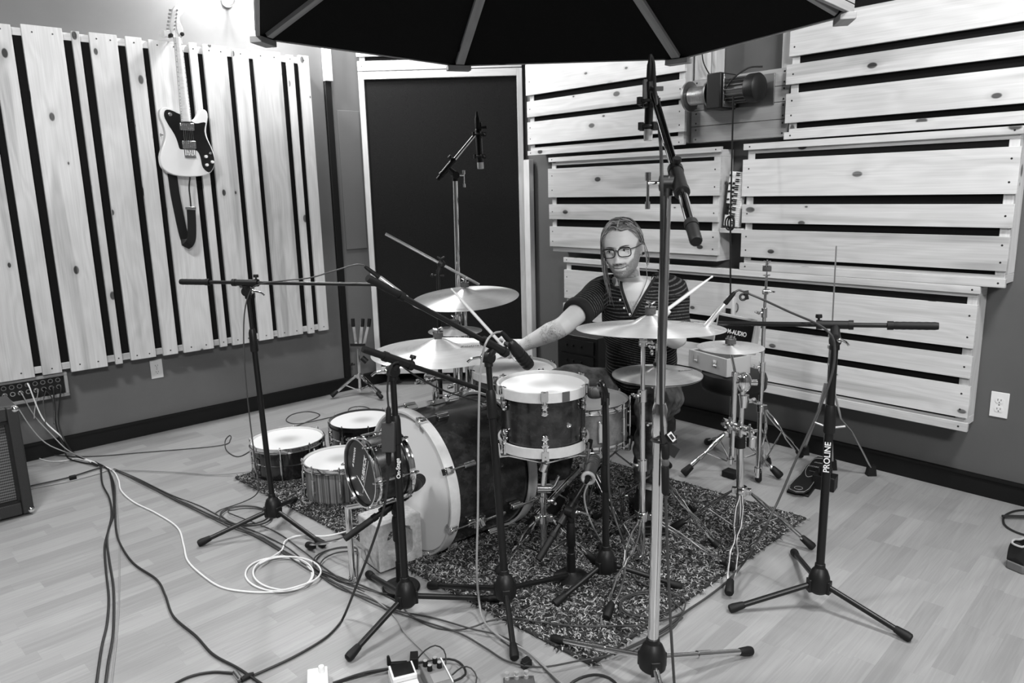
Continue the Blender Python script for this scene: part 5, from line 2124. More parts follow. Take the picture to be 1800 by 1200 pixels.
mb.tube([j, j + ZU * .10 + RT * .01], .0115, 16)
mb.tube([j + ZU * .07, j + ZU * .10 + RT * .01], .017, 16)
mb.build('tilter', M['chrome'], root)
hubp = j + ZU * .10 + RT * .01
for k in range(3):
    t = math.atan2(-tp.y, -tp.x) + math.pi / 3 + 2 * math.pi * k / 3
    d = V((math.cos(t), math.sin(t), 0))
    mb = MB()
    e = V((tp.x, tp.y, zt2 - .030)) + d * .150
    mb.beam(hubp, e, .020, .006, ZU)
    mb.beam(e, e + d * .034 + ZU * .004, .020, .006, ZU)
    mb.beam(e + d * .034, e + ZU * .055 + d * .040, .020, .006, d)
    bk = mb.build('basket_arm', M['chrome'], root, bev=.001)
    mb = MB()
    mb.tube([e + d * .036 + ZU * .03, e + ZU * .062 + d * .042], .009, 10)
    mb.build('rubber_grip', M['rubber'], bk)
# basket stand under the kit snare
TB = V((sp_.x, sp_.y, 0))
root = thing('basket_stand', 'chrome basket stand carrying the grey snare drum', 'drum stand', TB)
tripod(root, TB, .24, [TB + V((-.24, -.08, 0)), TB + V((.12, -.18, 0)), TB + V((.08, .22, 0))], .0125, wire=False)
zt2 = sp_.z - .165
mb = MB()
mb.tube([V((TB.x, TB.y, .05)), V((TB.x, TB.y, zt2 - .08))], .0125, 16)
mb.build('lower_tube', M['chrome'], root)
hubp = V((TB.x, TB.y, zt2 - .08))
for k in range(3):
    t = -.55 + 2 * math.pi * k / 3
    d = V((math.cos(t), math.sin(t), 0))
    mb = MB()
    e = V((TB.x, TB.y, zt2 - .028)) + d * .160
    mb.beam(hubp, e, .022, .006, ZU)
    mb.beam(e, e + d * .036 + ZU * .004, .022, .006, ZU)
    mb.beam(e + d * .036, e + ZU * .055 + d * .042, .022, .006, d)
    bk = mb.build('basket_arm', M['chrome'], root, bev=.001)
    mb = MB()
    mb.tube([e + d * .038 + ZU * .03, e + ZU * .062 + d * .044], .009, 10)
    mb.build('rubber_grip', M['rubber'], bk)

# ---------------------------------------------------------------- spare snare stand by the left wall
B = fl(633, 694)
root = thing('basket_stand', 'empty chrome snare stand with folded arms by the left wall', 'drum stand', B)
tripod(root, B, P(632, 660, B.y).z, [F(588, 700), F(668, 703), B + V((.12, -.02, 0)) + NL * .02], .0125, wire=False)
zt2 = P(628, 612, B.y).z
mb = MB()
mb.tube([V((B.x, B.y, .04)), P(629, 612, B.y)], .0115, 14)
mb.build('pole', M['chrome'], root)
mb = MB()
c = P(629, 606, B.y)
mb.box(c, (.05, .025, .010), (RT, FW, ZU))
mb.tube([P(636, 628, B.y), P(645, 636, B.y)], .02, 12)
wingnut(mb, P(624, 640, B.y), -RT, 1.3)
mb.build('basket_hub', M['plastic'], root, bev=.003)
for (x0, x1) in ((626, 621), (633, 637), (640, 648)):
    mb = MB()
    e = P(x1, 568 if x0 != 633 else 560, B.y)
    mb.beam(P(x0, 604, B.y), e, .018, .006, FW)
    am = mb.build('basket_arm', M['chrome'], root)
    mb = MB()
    mb.tube([P(x1, 574, B.y), P(x1 + (x1 - x0) * .2, 560, B.y)], .013, 12)
    mb.build('rubber_grip', M['rubber'], am)

# ---------------------------------------------------------------- spare hi-hat stand with footboard at the right
B = V((P(1452, 815, 3.28).x, 3.28, 0))
root = thing('hi_hat_stand', 'spare hi-hat stand with long rod and shield marked footboard at the right', 'hi-hat stand', B)
bt = P(1461, 612, B.y)
mb = MB()
mb.tube([V((B.x, B.y, .05)), P(1457, 690, B.y)], .0135, 16)
mb.build('lower_tube', M['chrome'], root)
mb = MB()
mb.tube([P(1457, 692, B.y), bt], .0105, 16)
mb.tube([bt, bt + ZU * .015], .016, 16)
wingnut(mb, P(1459, 640, B.y) - RT * .01, RT, 1.1)
mb.build('upper_tube', M['chrome'], root)
mb = MB()
mb.tube([bt, P(1470, 432, B.y + .02)], .0035, 8)
mb.build('pull_rod', M['steel'], root)
mb = MB()
mb.tube([bt + ZU * .02, bt + ZU * .055], .012, 14)
mb.tube([bt + ZU * .055, bt + ZU * .075], .016, 14)
mb.build('clutch', M['chrome'], root)
cl = P(1456, 690, B.y)
for pts in ([(1467, 690), (1478, 735), (1496, 755), (1520, 800), (1531, 836)], [(1452, 672), (1440, 720), (1424, 760), (1414, 800)], [(1454, 690), (1460, 750), (1462, 826)]):
    xf, yf = pts[-1]
    f = fl(xf, yf - 6, .015)
    n_ = len(pts)
    pp = []
    for k, (x, y) in enumerate(pts):
        yy = cl.y + (f.y - cl.y) * k / (n_ - 1)
        pp.append(P(x, y, yy))
    pp[-1] = f + ZU * .02
    mb = MB()
    mb.tube(pp, .0085, 10, flat=.55)
    lg_ = mb.build('leg', M['steel'], root)
    mb = MB()
    dn = (pp[-1] - pp[-2]).normalized()
    mb.box(f + ZU * .012 - V((0, 0, 0)), (.022, .016, .026), taper=.75)
    mb.build('rubber_foot', M['rubber'], lg_)
mb = MB()
mb.tube([P(1458, 752, B.y), P(1486, 749, B.y - .02)], .006, 10)
mb.tube([P(1458, 752, B.y), P(1432, 742, B.y + .02)], .006, 10)
mb.tube([V((B.x, B.y, P(1456, 740, B.y).z)), V((B.x, B.y, P(1456, 760, B.y).z))], .021, 14)
mb.build('brace', M['steel'], root)
h0, h1 = fl(1448, 806, .035), fl(1402, 862, .022)
hd = (h1 - h0).normalized()
hs_ = V((-hd.y, hd.x, 0)).normalized()
hn = hs_.cross(hd)
hn = hn if hn.z > 0 else -hn
hl = (h1 - h0).length
def fb(t, w_, z): return h0 + hd * (hl * t) + hs_ * w_ + hn * z
mb = MB()
outl = [(0, -.030), (.08, -.042), (.35, -.046), (.62, -.040), (.80, -.045), (.95, -.046), (1.05, -.036), (1.09, 0), (1.05, .036), (.95, .046), (.80, .045), (.62, .040), (.35, .046), (.08, .042), (0, .030)]
mb.prism([fb(t, w_, 0) for t, w_ in outl], .008, hn)
fbo = mb.build('footboard', M['plastic'], root, bev=.002)
mb = MB()
sh = [(.08, -.030), (.30, -.036), (.50, -.028), (.64, 0), (.50, .028), (.30, .036), (.08, .030)]
mb.tube(crom([fb(t, w_, .0085) for t, w_ in sh], .006, closed=True), .0014, 6, closed=True)
ol = [fb(t * .985 + .0, w_ * .93, .0085) for t, w_ in outl]
mb.tube(ol, .0012, 6, closed=True)
mb.tube(ring(fb(.97, 0, .0085), hn, .018, 20), .001, 6, closed=True)
rd = hs_ if hs_.dot(RT) > 0 else -hs_
letters(mb, 'IRON', .018, fb(.20, 0, .008), rd, hn.cross(rd), bold=.0004)
letters(mb, 'COBRA', .021, fb(.33, 0, .008), rd, hn.cross(rd), bold=.0005)
letters(mb, 'TAMA', .011, fb(.47, 0, .008), rd, hn.cross(rd))
mb.build('emblem', M['silver'], fbo, smooth=0)
mb = MB()
mb.box((h0 + h1) / 2 - ZU * .018, (hl * .5, .05, .006), (hd, hs_, hn))
mb.box(V((B.x, B.y, .035)), (.035, .05, .034), (hd, hs_, ZU))
mb.tube([V((B.x, B.y, .11)), V((B.x, B.y, .03))], .03, 14)
mb.build('base_plate', M['plastic'], root, bev=.003)

# ---------------------------------------------------------------- spare throne with open case
B = V((P(1285, 780, 3.48).x, 3.48, 0))
root = thing('drum_throne', 'round black drum throne with an open case on it', 'stool', B)
sz = P(1277, 664, B.y - .12).z
mb = MB()
mb.lathe([(0, -.085), (.145, -.085), (.155, -.07), (.158, -.03), (.150, -.006), (.12, 0), (0, .0)], V((B.x, B.y, sz)), ZU, 40)
mb.build('seat', M['plastic'], root)
mb = MB()
mb.tube([V((B.x, B.y, .05)), V((B.x, B.y, sz - .084))], .013, 16)
mb.build('pole', M['chrome'], root)
tripod(root, B, P(1285, 762, B.y).z, [F(1207, 838), F(1365, 842), F(1245, 786)], .014, zlow=.07, foot_r=.019)
mb = MB()
mb.box(fl(1285, 832, .018), (.035, .03, .016), (UR, NR, ZU))
mb.build('pole_block', M['rubber'], root, bev=.003)
# open case on the throne
cz = sz + .001
ldir, sdir = V((-.45, .89, 0)).normalized(), V((.89, .45, 0)).normalized()
cw, cdp, ch = .135, .075, .088
ncr = P(1277, 664, B.y - .12)
cc = V((ncr.x, ncr.y, cz)) + ldir * cw + sdir * cdp
root = thing('equipment_case', 'open aluminium edged case with black lid on the spare throne', 'case', cc)
cx, cy = -ldir, sdir
mb = MB()
t_ = .006
for s_ in (-1, 1):
    mb.box(cc + cx * (s_ * (cw - t_)) + ZU * (ch / 2), (t_, cdp, ch / 2), (cx, cy, ZU))
    mb.box(cc + cy * (s_ * (cdp - t_)) + ZU * (ch / 2), (cw - 2 * t_, t_, ch / 2), (cx, cy, ZU))
mb.box(cc + ZU * .006, (cw - 2 * t_, cdp - 2 * t_, .006), (cx, cy, ZU))
mb.build('body', mat('case_grey', .42, .45), root, bev=.002)
mb = MB()
mb.box(cc + ZU * (ch - .012), (cw - 2 * t_ - .001, cdp - 2 * t_ - .001, .008), (cx, cy, ZU))
mb.build('foam', M['felt'], root)
ld_ = (ZU * .97 + cy * .18).normalized()
lc = cc + cy * (cdp + .016) + ZU * ch + ld_ * .085
lnv = cx.cross(ld_)
mb = MB()
mb.box(lc, (cw, .085, .016), (cx, ld_, lnv))
lid = mb.build('lid', mat('case_edge', .45, .4), root, bev=.004)
fs = -1 if lnv.dot(cy) > 0 else 1
mb = MB()
mb.box(lc + lnv * (fs * .0165), (cw - .014, .072, .0012), (cx, ld_, lnv))
mb.build('lid_foam', M['acoustic'], lid)
mb = MB()
letters(mb, 'M-AUDIO', .030, lc + lnv * (fs * .018) + ld_ * .002 + cx * .022, cx, ld_, bold=.0008)
mb.ball(lc + lnv * (fs * .018) + ld_ * .002 - cx * .062, (.012, .012, .0012), 16, 6, (cx, ld_, lnv))
mb.tube(ring(lc + lnv * (fs * .018) + ld_ * .002 - cx * .062, lnv, .010, 18), .0018, 6, closed=True)
mb.build('lid_logo', M['whitepaint'], lid, smooth=0)
for s_ in (-.55, .45):
    mb = MB()
    mb.box(cc + cx * (s_ * cw) - cy * (cdp + .004) + ZU * (ch * .62), (.012, .003, .016), (cx, cy, ZU))
    mb.tube([cc + cx * (s_ * cw - .008) - cy * (cdp + .009) + ZU * (ch * .5), cc + cx * (s_ * cw + .008) - cy * (cdp + .009) + ZU * (ch * .5)], .003, 8)
    mb.build('latch', M['chrome'], root)

# rack case behind the drummer
c0 = P(1052, 640, 3.98)
zt3 = P(1050, 588, 3.98).z
root = thing('rack_case', 'black equipment rack standing behind the drummer at the right wall', 'case', V((c0.x, c0.y, 0)))
mb = MB()
mb.box(V((c0.x, c0.y + .1, zt3 / 2 + .002)), (.15, .16, zt3 / 2 - .003), (UR, NR, ZU))
mb.build('cabinet', M['plastic'], root, bev=.006)
for k in range(4):
    mb = MB()
    mb.box(V((c0.x, c0.y + .1, zt3 - .06 - .085 * k)) + NR * .162, (.125, .004, .036), (UR, NR, ZU))
    for s_ in (-.6, -.2, .3):
        mb.lathe([(.007, 0), (.006, .008), (0, .008)], V((c0.x, c0.y + .1, zt3 - .06 - .085 * k)) + NR * .166 + UR * (.12 * s_), NR, 14)
    mb.build('rack_unit', M['rubber'] if k % 2 else M['plastic'], root)
# ---------------------------------------------------------------- shag rug
def rug_mat():
    m, nt, b = newmat('shag_pile')
    q = N(nt)
    u = q('ShaderNodeSeparateXYZ', ins={0: q('ShaderNodeUVMap').outputs['UV']}).outputs['X']
    rp = nt.nodes.new('ShaderNodeValToRGB')
    nt.links.new(u, rp.inputs[0])
    cr = rp.color_ramp
    cr.elements[0].position, cr.elements[0].color = 0.0, g(.012)
    cr.elements[1].position, cr.elements[1].color = 1.0, g(.5)
    for p_, c_ in ((.36, .045), (.62, .14), (.86, .33)):
        e_ = cr.elements.new(p_)
        e_.color = g(c_)
    nt.links.new(rp.outputs[0], b.inputs['Base Color'])
    b.inputs['Roughness'].default_value = .9
    b.inputs['Specular IOR Level'].default_value = .1
    return m


M['shag'] = rug_mat()
M['rugback'] = mat('rug_backing', .02, .95)
r1, r2, r3 = fl(415, 841), fl(1040, 1170), fl(1415, 913)
ra = r2 - r1
rb_ = r3 - r2
r4 = r1 + rb_
root = thing('shag_rug', 'dark speckled shag rug under the drum kit', 'rug', (r1 + r3) / 2)
mb = MB()
mb.prism([r1 + ZU * .0005, r2 + ZU * .0005, r3 + ZU * .0005, r4 + ZU * .0005], .006, ZU)
for a, b in ((r1, r2), (r2, r3), (r3, r4), (r4, r1)):
    mb.tube([a + ZU * .006, b + ZU * .006], .006, 8)
mb.build('backing', M['rugback'], root)
rr = random.Random(5)
verts, faces, uvs = [], [], []
o_ = (r1 + r3) / 2
NS = 60000
for i in range(NS):
    s_, t_ = rr.uniform(-.003, 1.003), rr.uniform(-.004, 1.004)
    p = r1 + ra * s_ + rb_ * t_ - o_
    an = rr.uniform(0, 6.283)
    L_ = rr.uniform(.013, .028)
    bend = rr.uniform(-1.2, 1.2)
    w_ = rr.uniform(.0014, .0028)
    h0 = rr.uniform(.005, .009)
    d0 = V((math.cos(an), math.sin(an), 0))
    d1 = V((math.cos(an + bend), math.sin(an + bend), 0))
    n0, n1 = V((-d0.y, d0.x, 0)), V((-d1.y, d1.x, 0))
    k = len(verts)
    q0 = p + ZU * h0
    q1 = p + d0 * (L_ * .5) + ZU * (h0 + rr.uniform(.002, .007))
    q2 = q1 + d1 * (L_ * .5) + ZU * rr.uniform(-.006, .001)
    verts += [tuple(q0 - n0 * w_), tuple(q0 + n0 * w_), tuple(q1 - n1 * w_), tuple(q1 + n1 * w_), tuple(q2 - n1 * w_ * .6), tuple(q2 + n1 * w_ * .6)]
    faces += [(k, k + 2, k + 3, k + 1), (k + 2, k + 4, k + 5, k + 3)]
    c_ = rr.random()
    uvs += [c_, 0] * 8
me = bpy.data.meshes.new('pile')
me.from_pydata(verts, [], faces)
ul = me.uv_layers.new(name='UVMap')
ul.data.foreach_set('uv', uvs)
me.materials.append(M['shag'])
me.update()
po = bpy.data.objects.new('pile', me)
COL.objects.link(po)
po.parent = root
po['kind'] = 'stuff'
ORG[po.as_pointer()] = o_

# ---------------------------------------------------------------- concrete block
k0, k1, k2 = fl(668, 1011), fl(742, 983), fl(627, 990)
kx = (k1 - k0)
ky = (k2 - k0)
kx = kx.normalized()
ky = V((-kx.y, kx.x, 0))
bw_, bd_, bh_ = .19, .155, .188
mb = MB()
zb = .009
def bp_(x, z, y): return k0 + kx * x + ZU * (zb + z) + ky * y
outer = []
nseg = 10
def rrect(x0, x1, z0, z1, r, n=5):
    pts = []
    for cx_, cz_, a0_ in ((x1 - r, z1 - r, 0), (x0 + r, z1 - r, 90), (x0 + r, z0 + r, 180), (x1 - r, z0 + r, 270)):
        for i in range(n):
            t = math.radians(a0_ + 90 * i / (n - 1))
            pts.append((cx_ + r * math.cos(t), cz_ + r * math.sin(t)))
    return pts


ou = rrect(0, bw_, 0, bh_, .006)
inn = rrect(.042, bw_ - .042, .034, bh_ - .034, .028)
n_ = len(ou)
jit = random.Random(2)
A = [mb.add([bp_(x, z, y) for x, z in ou]) for y in (0, bd_)]
Bq = [mb.add([bp_(x + jit.uniform(-.003, .003), z + jit.uniform(-.003, .003), y) for x, z in inn]) for y in (0, bd_)]
for i in range(n_):
    j = (i + 1) % n_
    mb.face((A[0] + i, A[0] + j, Bq[0] + j, Bq[0] + i))
    mb.face((A[1] + j, A[1] + i, Bq[1] + i, Bq[1] + j))
    mb.face((A[0] + j, A[0] + i, A[1] + i, A[1] + j))
    mb.face((Bq[0] + i, Bq[0] + j, Bq[1] + j, Bq[1] + i))
o = mb.build('concrete_block', M['blockcon'], loc=k0 + kx * .09 + ky * .07, smooth=0, bev=.003)
tag(o, 'hollow concrete block set against the front of the bass drum', 'concrete block')

# ---------------------------------------------------------------- cables
M['cblack'] = mat('black_cable', .012, .5)
M['cgrey'] = mat('grey_cable', .04, .5)
M['clight'] = mat('pale_grey_cable', .26, .5)
M['cwhite'] = mat('white_cable', .74, .45)


def on_rug(p, m_=.02):
    d = p - r1
    s_, t_ = d.dot(ra) / ra.dot(ra), d.dot(rb_) / rb_.dot(rb_)
    return -m_ < s_ < 1 + m_ and -m_ < t_ < 1 + m_


def floor_pts(px, r, z=0.0):
    return [fl(x, y, r + .0012 + z + (.013 if on_rug(fl(x, y)) else 0)) for x, y in px]


CABS = []


def cable(label, pts, r, m, plug0=None, plug1=None, group=None, smooth=.014):
    """pts: 3D points"""
    c = crom(pts, smooth)
    root = thing('cable', label, 'cable', V((pts[0].x, pts[0].y, 0)), group)
    mb = MB()
    mb.tube(c, r, 8)
    mb.build('cord', m, root)
    for p_, d_ in ((plug0, (c[0] - c[1])), (plug1, (c[-1] - c[-2]))):
        if p_:
            d_ = d_.normalized()
            s0 = c[0] if p_ is plug0 and d_.dot(c[0] - c[1]) > 0 else c[-1]
            if p_ is plug0 and p_ is not plug1:
                s0 = c[0]
            mb = MB()
            rp_ = .0095
            up_ = ZU * max(0, rp_ + .001 - s0.z)
            mb.tube([s0 - d_ * .004 + up_, s0 + d_ * .02 + up_, s0 + d_ * .024 + up_, s0 + d_ * .062 + up_], [r * 1.2, .006, rp_, rp_], 14)
            mb.build('plug', M[p_], root)
    return root


def ell(cx, cy, rx, ry, a0, a1, n=14, dx=0, dy=0):
    return [(cx + dx * i / n + rx * math.cos(math.radians(a0 + (a1 - a0) * i / n)), cy + dy * i / n + ry * math.sin(math.radians(a0 + (a1 - a0) * i / n))) for i in range(n + 1)]


rb, rg_, rw = .0042, .0028, .0036
cable('black cable of the floor pair running to the bottom edge, leftmost strand', floor_pts([(168, 812), (190, 826), (198, 860), (200, 900), (191, 930), (184, 960), (186, 1000), (191, 1050), (188, 1095), (180, 1130), (175, 1160), (168, 1212)], rb), rb, M['cblack'])
cable('black cable of the floor pair running to the bottom edge, second strand', floor_pts([(177, 820), (180, 850), (192, 875), (196, 905), (188, 945), (192, 985), (199, 1030), (200, 1080), (198, 1120), (190, 1165), (184, 1212)], rb, .003), rb, M['cblack'])
cable('thin pale cable lying right beside the black pair on the floor', floor_pts([(203, 838), (207, 900), (210, 960), (209, 1060), (204, 1130), (195, 1212)], .0022), .0022, M['clight'])
cable('black cable snaking across the bare floor to the bottom jack plugs', floor_pts([(190, 824), (200, 850), (202, 890), (204, 930), (212, 957), (235, 990), (275, 1018), (290, 1045), (305, 1083), (345, 1118), (375, 1150), (420, 1175), (475, 1212)], rb, .002), rb, M['cblack'])
wp_ = [(150, 806), (195, 825), (208, 843), (213, 862), (235, 882), (275, 902), (312, 927), (323, 958), (330, 985), (355, 1010), (390, 1032), (440, 1040)]
wl = ell(487, 1010, 60, 30, 90, -270, 16, 6, -1) + ell(494, 1009, 55, 30, 80, -270, 16, 8, -3)[1:] + ell(506, 1004, 58, 26, 80, -150, 10, 0, 0)[1:]
pts = floor_pts(wp_, rw)
for i, (x, y) in enumerate(wl):
    pts.append(fl(x, y, rw + .001 + .006 * min(2, i // 16)))
pts += floor_pts([(494, 968), (502, 950), (528, 941), (570, 942), (604, 935), (630, 925)], rw, .004)
cable('white cable coiled in loops on the floor before the concrete block', pts, rw, M['cwhite'])
base = [(200, 824), (240, 842), (300, 872), (355, 898), (400, 918), (450, 940), (500, 968), (540, 992)]
ends = [([(600, 1015), (640, 1030), (697, 1056), (720, 1080), (760, 1101), (800, 1107), (833, 1101), (860, 1091), (900, 1086), (950, 1093), (1017, 1100), (1100, 1099), (1133, 1097), (1200, 1080)], 0, 'grey cable curving over the rug corner in front of the stands'),
        ([(590, 1030), (650, 1052), (700, 1073), (760, 1085), (830, 1105), (880, 1117), (925, 1143), (960, 1178), (990, 1212)], 3, 'grey cable crossing the floor to the bottom edge right of the pedals'),
        ([(590, 1022), (640, 1042), (672, 1063), (697, 1087), (712, 1112), (745, 1145), (775, 1178)], -4, 'pale grey cable running down to the effect pedals'),
        ([(580, 1020), (660, 1062), (740, 1090), (807, 1112), (853, 1138), (893, 1162), (950, 1172), (1017, 1161), (1067, 1152), (1120, 1133), (1167, 1110), (1200, 1085)], 6, 'grey cable looping past the rug tip toward the chrome stand'),
        ([(575, 1012), (620, 1028), (660, 1040), (700, 1046)], -7, 'grey cable ending behind the black stand at the concrete block')]
for k, (e_, o2, lab) in enumerate(ends):
    b2 = [(x + o2 * .3 * math.sin(i * 1.3 + k), y + o2 * .8 * min(1, i / 3) * (1 + .5 * math.sin(i * 2.1 + k * 2))) for i, (x, y) in enumerate(base)]
    cable(lab, floor_pts(b2 + e_, rg_, .0015 * k), rg_, M['clight'] if k == 2 else M['cgrey'], group='grey floor cables from the patch box')
cable('pale cable running flat from the cable knot to the leftmost spare snare', floor_pts([(195, 826), (250, 827), (320, 830), (380, 834), (447, 828)], rg_, .004), rg_, M['clight'])
cable('grey cable with a small kink by the left wall ending in a loop', floor_pts([(60, 797), (150, 802), (250, 795), (385, 783), (405, 772), (404, 765), (396, 774), (399, 792), (420, 802), (450, 786), (490, 762), (530, 745), (558, 733), (560, 727), (540, 723), (514, 728), (503, 738), (515, 744), (540, 742), (600, 729)], rg_), rg_, M['cgrey'])
mb = MB()
mb.tube([fl(506, 735, .010), fl(523, 727, .010)], [.010, .009], 12)
cable('thin grey cable loop lying behind the back spare snare', floor_pts(ell(632, 721, 20, 7, 30, 390, 14) + [(690, 718)], rg_), rg_, M['cgrey'])
lp_ = ell(426, 903, 44, 17, 200, -160, 14, 4, 3) + ell(431, 906, 46, 18, 190, -170, 14, 3, 2)[1:] + ell(436, 908, 40, 15, 180, -150, 14)[1:]
hang = [P(438, 516, S1H.y + .0), P(429, 560, S1H.y + .0), P(430, 640, S1H.y - .02), P(439, 735, S1H.y - .03), P(448, 810, S1H.y - .04), fl(451, 868, .05)]
pts = [S1E + ZU * .03 - V((.05, 0, 0))]
c0 = [P(640, 466, S1E.y - .012), P(625, 465, S1E.y - .02), P(590, 475, S1E.y - .03), P(545, 488, S1E.y - .02), P(500, 493, S1E.y + .0), P(455, 500, S1H.y - .02)]
pts = c0 + hang + [fl(x, y, .004 + .005 * (i // 14)) for i, (x, y) in enumerate(lp_)] + floor_pts([(480, 932), (530, 966), (585, 1008), (640, 1040)], rg_, .004)
cable('grey cable from the left boom microphone, coiled at the stand foot', pts, rg_, M['cgrey'])
lp2 = ell(612, 990, 58, 31, 100, 460, 16, 2, 3) + ell(616, 994, 54, 27, 100, 460, 16, 2, 3)[1:] + ell(610, 988, 60, 26, 100, 330, 10)[1:]
lp2 = [(x, y) for x, y in lp2]
pts = [fl(min(x, 628), y, .005 + .006 * (i // 16)) for i, (x, y) in enumerate(lp2)]
cable('dark grey cable coiled beside the left face of the concrete block', pts, rg_, M['cgrey'])
# box hanging beside the front stand
yb = S3T.y - .055
bxc = P(683, 768, yb)
root = thing('inline_box', 'flat black inline box hanging on a cable beside the front stand pole', 'adapter box', bxc)
mb = MB()
hwb = (P(694, 768, yb) - P(671, 768, yb)).length / 2
hhb = (P(683, 742, yb) - P(683, 792, yb)).length / 2
mb.box(bxc, (hwb, .014, hhb), (RT, FW, UP))
mb.build('housing', M['greybox'] if 'greybox' in M else mat('charcoal_box', .028, .6), root, bev=.002)
for (y0, y1) in ((742, 714), (792, 818)):
    mb = MB()
    mb.tube([P(683, y0, yb), P(683, y0 + (y1 - y0) * .75, yb), P(683, y1, yb)], [.0095, .0085, .004], 14)
    mb.build('plug', M['rubber'], root)
cable('black cable from the bass drum side boom down to the inline box', [P(700, 637, S3T.y - .02), P(690, 640, yb), P(683, 660, yb), P(681, 690, yb), P(683, 716, yb)], .0033, M['cblack'])
cable('black cable sweeping from the inline box down to the bottom jack plugs', [P(683, 816, yb), P(681, 850, yb), P(674, 895, yb - .02), P(655, 955, yb - .05), P(632, 1015, yb - .08), fl(606, 1080, .02)] + floor_pts([(595, 1098), (570, 1122), (520, 1152), (465, 1178), (418, 1198)], rb), rb, M['cblack'])
cable('thin black cable sagging under the front stand boom to the rack tom', [P(705, 642, S3T.y), P(735, 663, S3T.y + .04), P(780, 686, S3T.y + .10), P(830, 702, S3T.y + .16), P(862, 709, S3T.y + .22)], .003, M['cblack'])
# pale cable hanging at the second stand
y2 = S2T.y - .06
cable('pale cable hanging straight down beside the black stand before the bass drum', [P(884, 584, S2T.y + .05), P(872, 584, S2T.y + .04), P(857, 597, y2), P(848, 625, y2), P(843, 680, y2), P(841, 780, y2), P(840, 900, y2 - .01), P(838, 1000, y2 - .03), fl(842, 1055, .055)] + floor_pts([(848, 1085), (862, 1105), (890, 1126), (925, 1143)], rg_, .006) + floor_pts([(962, 1176), (1000, 1212)], rg_, .006), .0036, M['clight'])
# cables of the tall chrome stand
pts = [P(1144, 97, ya), P(1149, 110, ya - .01), P(1152, 160, ya - .06), P(1160, 240, ya - .20), P(1163, 300, S4T.y - .03), P(1163, 450, S4T.y - .03), P(1162, 700, S4T.y - .03), P(1166, 780, S4T.y - .03)]
cable('black cable hanging along the tall chrome stand in front of the drummer', pts, .0045, M['cblack'])
pts = [P(1170, 870, S4T.y - .03), P(1173, 960, S4T.y - .03), P(1177, 1060, S4T.y - .04), P(1182, 1150, S4T.y - .06), fl(1186, 1212, .02)]
cable('grey cable dropping along the tall chrome stand to the bottom edge', pts, .004, M['cgrey'])
root = thing('plug_bundle', 'two joined black cable plugs taped to the tall chrome stand', 'plug', P(1170, 830, S4T.y - .03))
for (y0, y1, m_) in ((780, 806, 'rubber'), (806, 818, 'greyplastic'), (818, 868, 'rubber')):
    mb = MB()
    mb.tube([P(1168, y0, S4T.y - .03), P(1169, y0 + 3, S4T.y - .03), P(1170, y1 - 3, S4T.y - .03), P(1171, y1, S4T.y - .03)], [.009, .0105, .0105, .008], 14)
    mb.build('plug_shell', M[m_], root)
root = thing('cable_tie', 'black hook and loop cable tie with white tag on the tall chrome stand', 'cable tie', P(1175, 775, S4T.y - .02))
mb = MB()
tc_ = P(1163, 773, S4T.y)
mb.tube(ring(tc_, ZU, .021, 20), .008, 8, closed=True, flat=.3)
p0, p1 = P(1160, 772, S4T.y - .022), P(1190, 772, S4T.y - .025)
mb.beam(p0, p1, .022, .003, -FW)
mb.beam(P(1168, 783, S4T.y - .026), P(1190, 797, S4T.y - .03), .028, .004, -FW)
mb.beam(P(1172, 770, S4T.y - .024), P(1186, 764, S4T.y - .03), .022, .003, -FW)
mb.build('strap', M['plastic'], root)
mb = MB()
d_ = (P(1186, 772, S4T.y - .03) - P(1176, 757, S4T.y - .03))
mb.beam(P(1176, 761, S4T.y - .032), P(1186, 774, S4T.y - .032), .013, .002, -FW)
tg = mb.build('tag', M['white'], root)
mb = MB()
mb.beam(P(1178, 763.5, S4T.y - .0335), P(1184, 771.5, S4T.y - .0335), .0075, .001, -FW)
mb.build('tag_print', M['inkblack'], tg)
# right stand cable
yq = S5E.y
pts = [P(1291, 514, yq + .02), P(1298, 510, yq + .02), P(1306, 512, yq + .02), P(1340, 526, yq), P(1390, 549, yq - .08), P(1430, 566, yq - .15), P(1455, 582, S5T.y - .04), P(1466, 600, S5T.y - .04), P(1466, 640, S5T.y - .04), P(1452, 690, S5T.y - .04), P(1425, 752, S5T.y - .05), P(1396, 815, S5T.y - .06), P(1368, 880, S5T.y - .08), P(1340, 935, S5T.y - .1), fl(1310, 985, .06)] + floor_pts([(1282, 1018), (1245, 1048), (1205, 1075), (1185, 1092), (1150, 1115), (1080, 1150)], rg_, .004)
cable('grey cable looping from the right boom microphone down to the rug edge', pts, .0038, M['cgrey'])
root = thing('cable_tie', 'black hook and loop cable tie on the cable above the right boom', 'cable tie', P(1310, 518, yq))
mb = MB()
mb.tube(ring(P(1306, 522, yq + .01), FW + RT * .2, .010, 18), .004, 8, closed=True)
mb.beam(P(1308, 514, yq), P(1316, 513, yq), .012, .003, -FW)
mb.beam(P(1312, 516, yq), P(1314, 526, yq), .010, .003, -FW)
mb.build('strap', M['plastic'], root)
cable('pale cable drooping from the snare underside microphone to the rug', [P(1033, 852, S9T.y + .06), P(1027, 868, S9T.y + .05), P(1030, 893, S9T.y + .04), P(1042, 925, S9T.y + .03), fl(1060, 957, .03)] + [fl(x, y, .016) for x, y in ((1072, 975), (1090, 1000))], .0036, M['clight'])
cable('grey cable sliding down from the snare microphone stand over the rug', [P(1068, 700, S7H.y), P(1070, 780, S7H.y - .02), P(1070, 850, S7H.y - .02), P(1078, 900, S7H.y - .03), P(1095, 950, S7H.y - .05)] + [fl(x, y, .016) for x, y in ((1106, 985), (1112, 1010), (1130, 1026), (1165, 1036))], .0036, M['cgrey'])
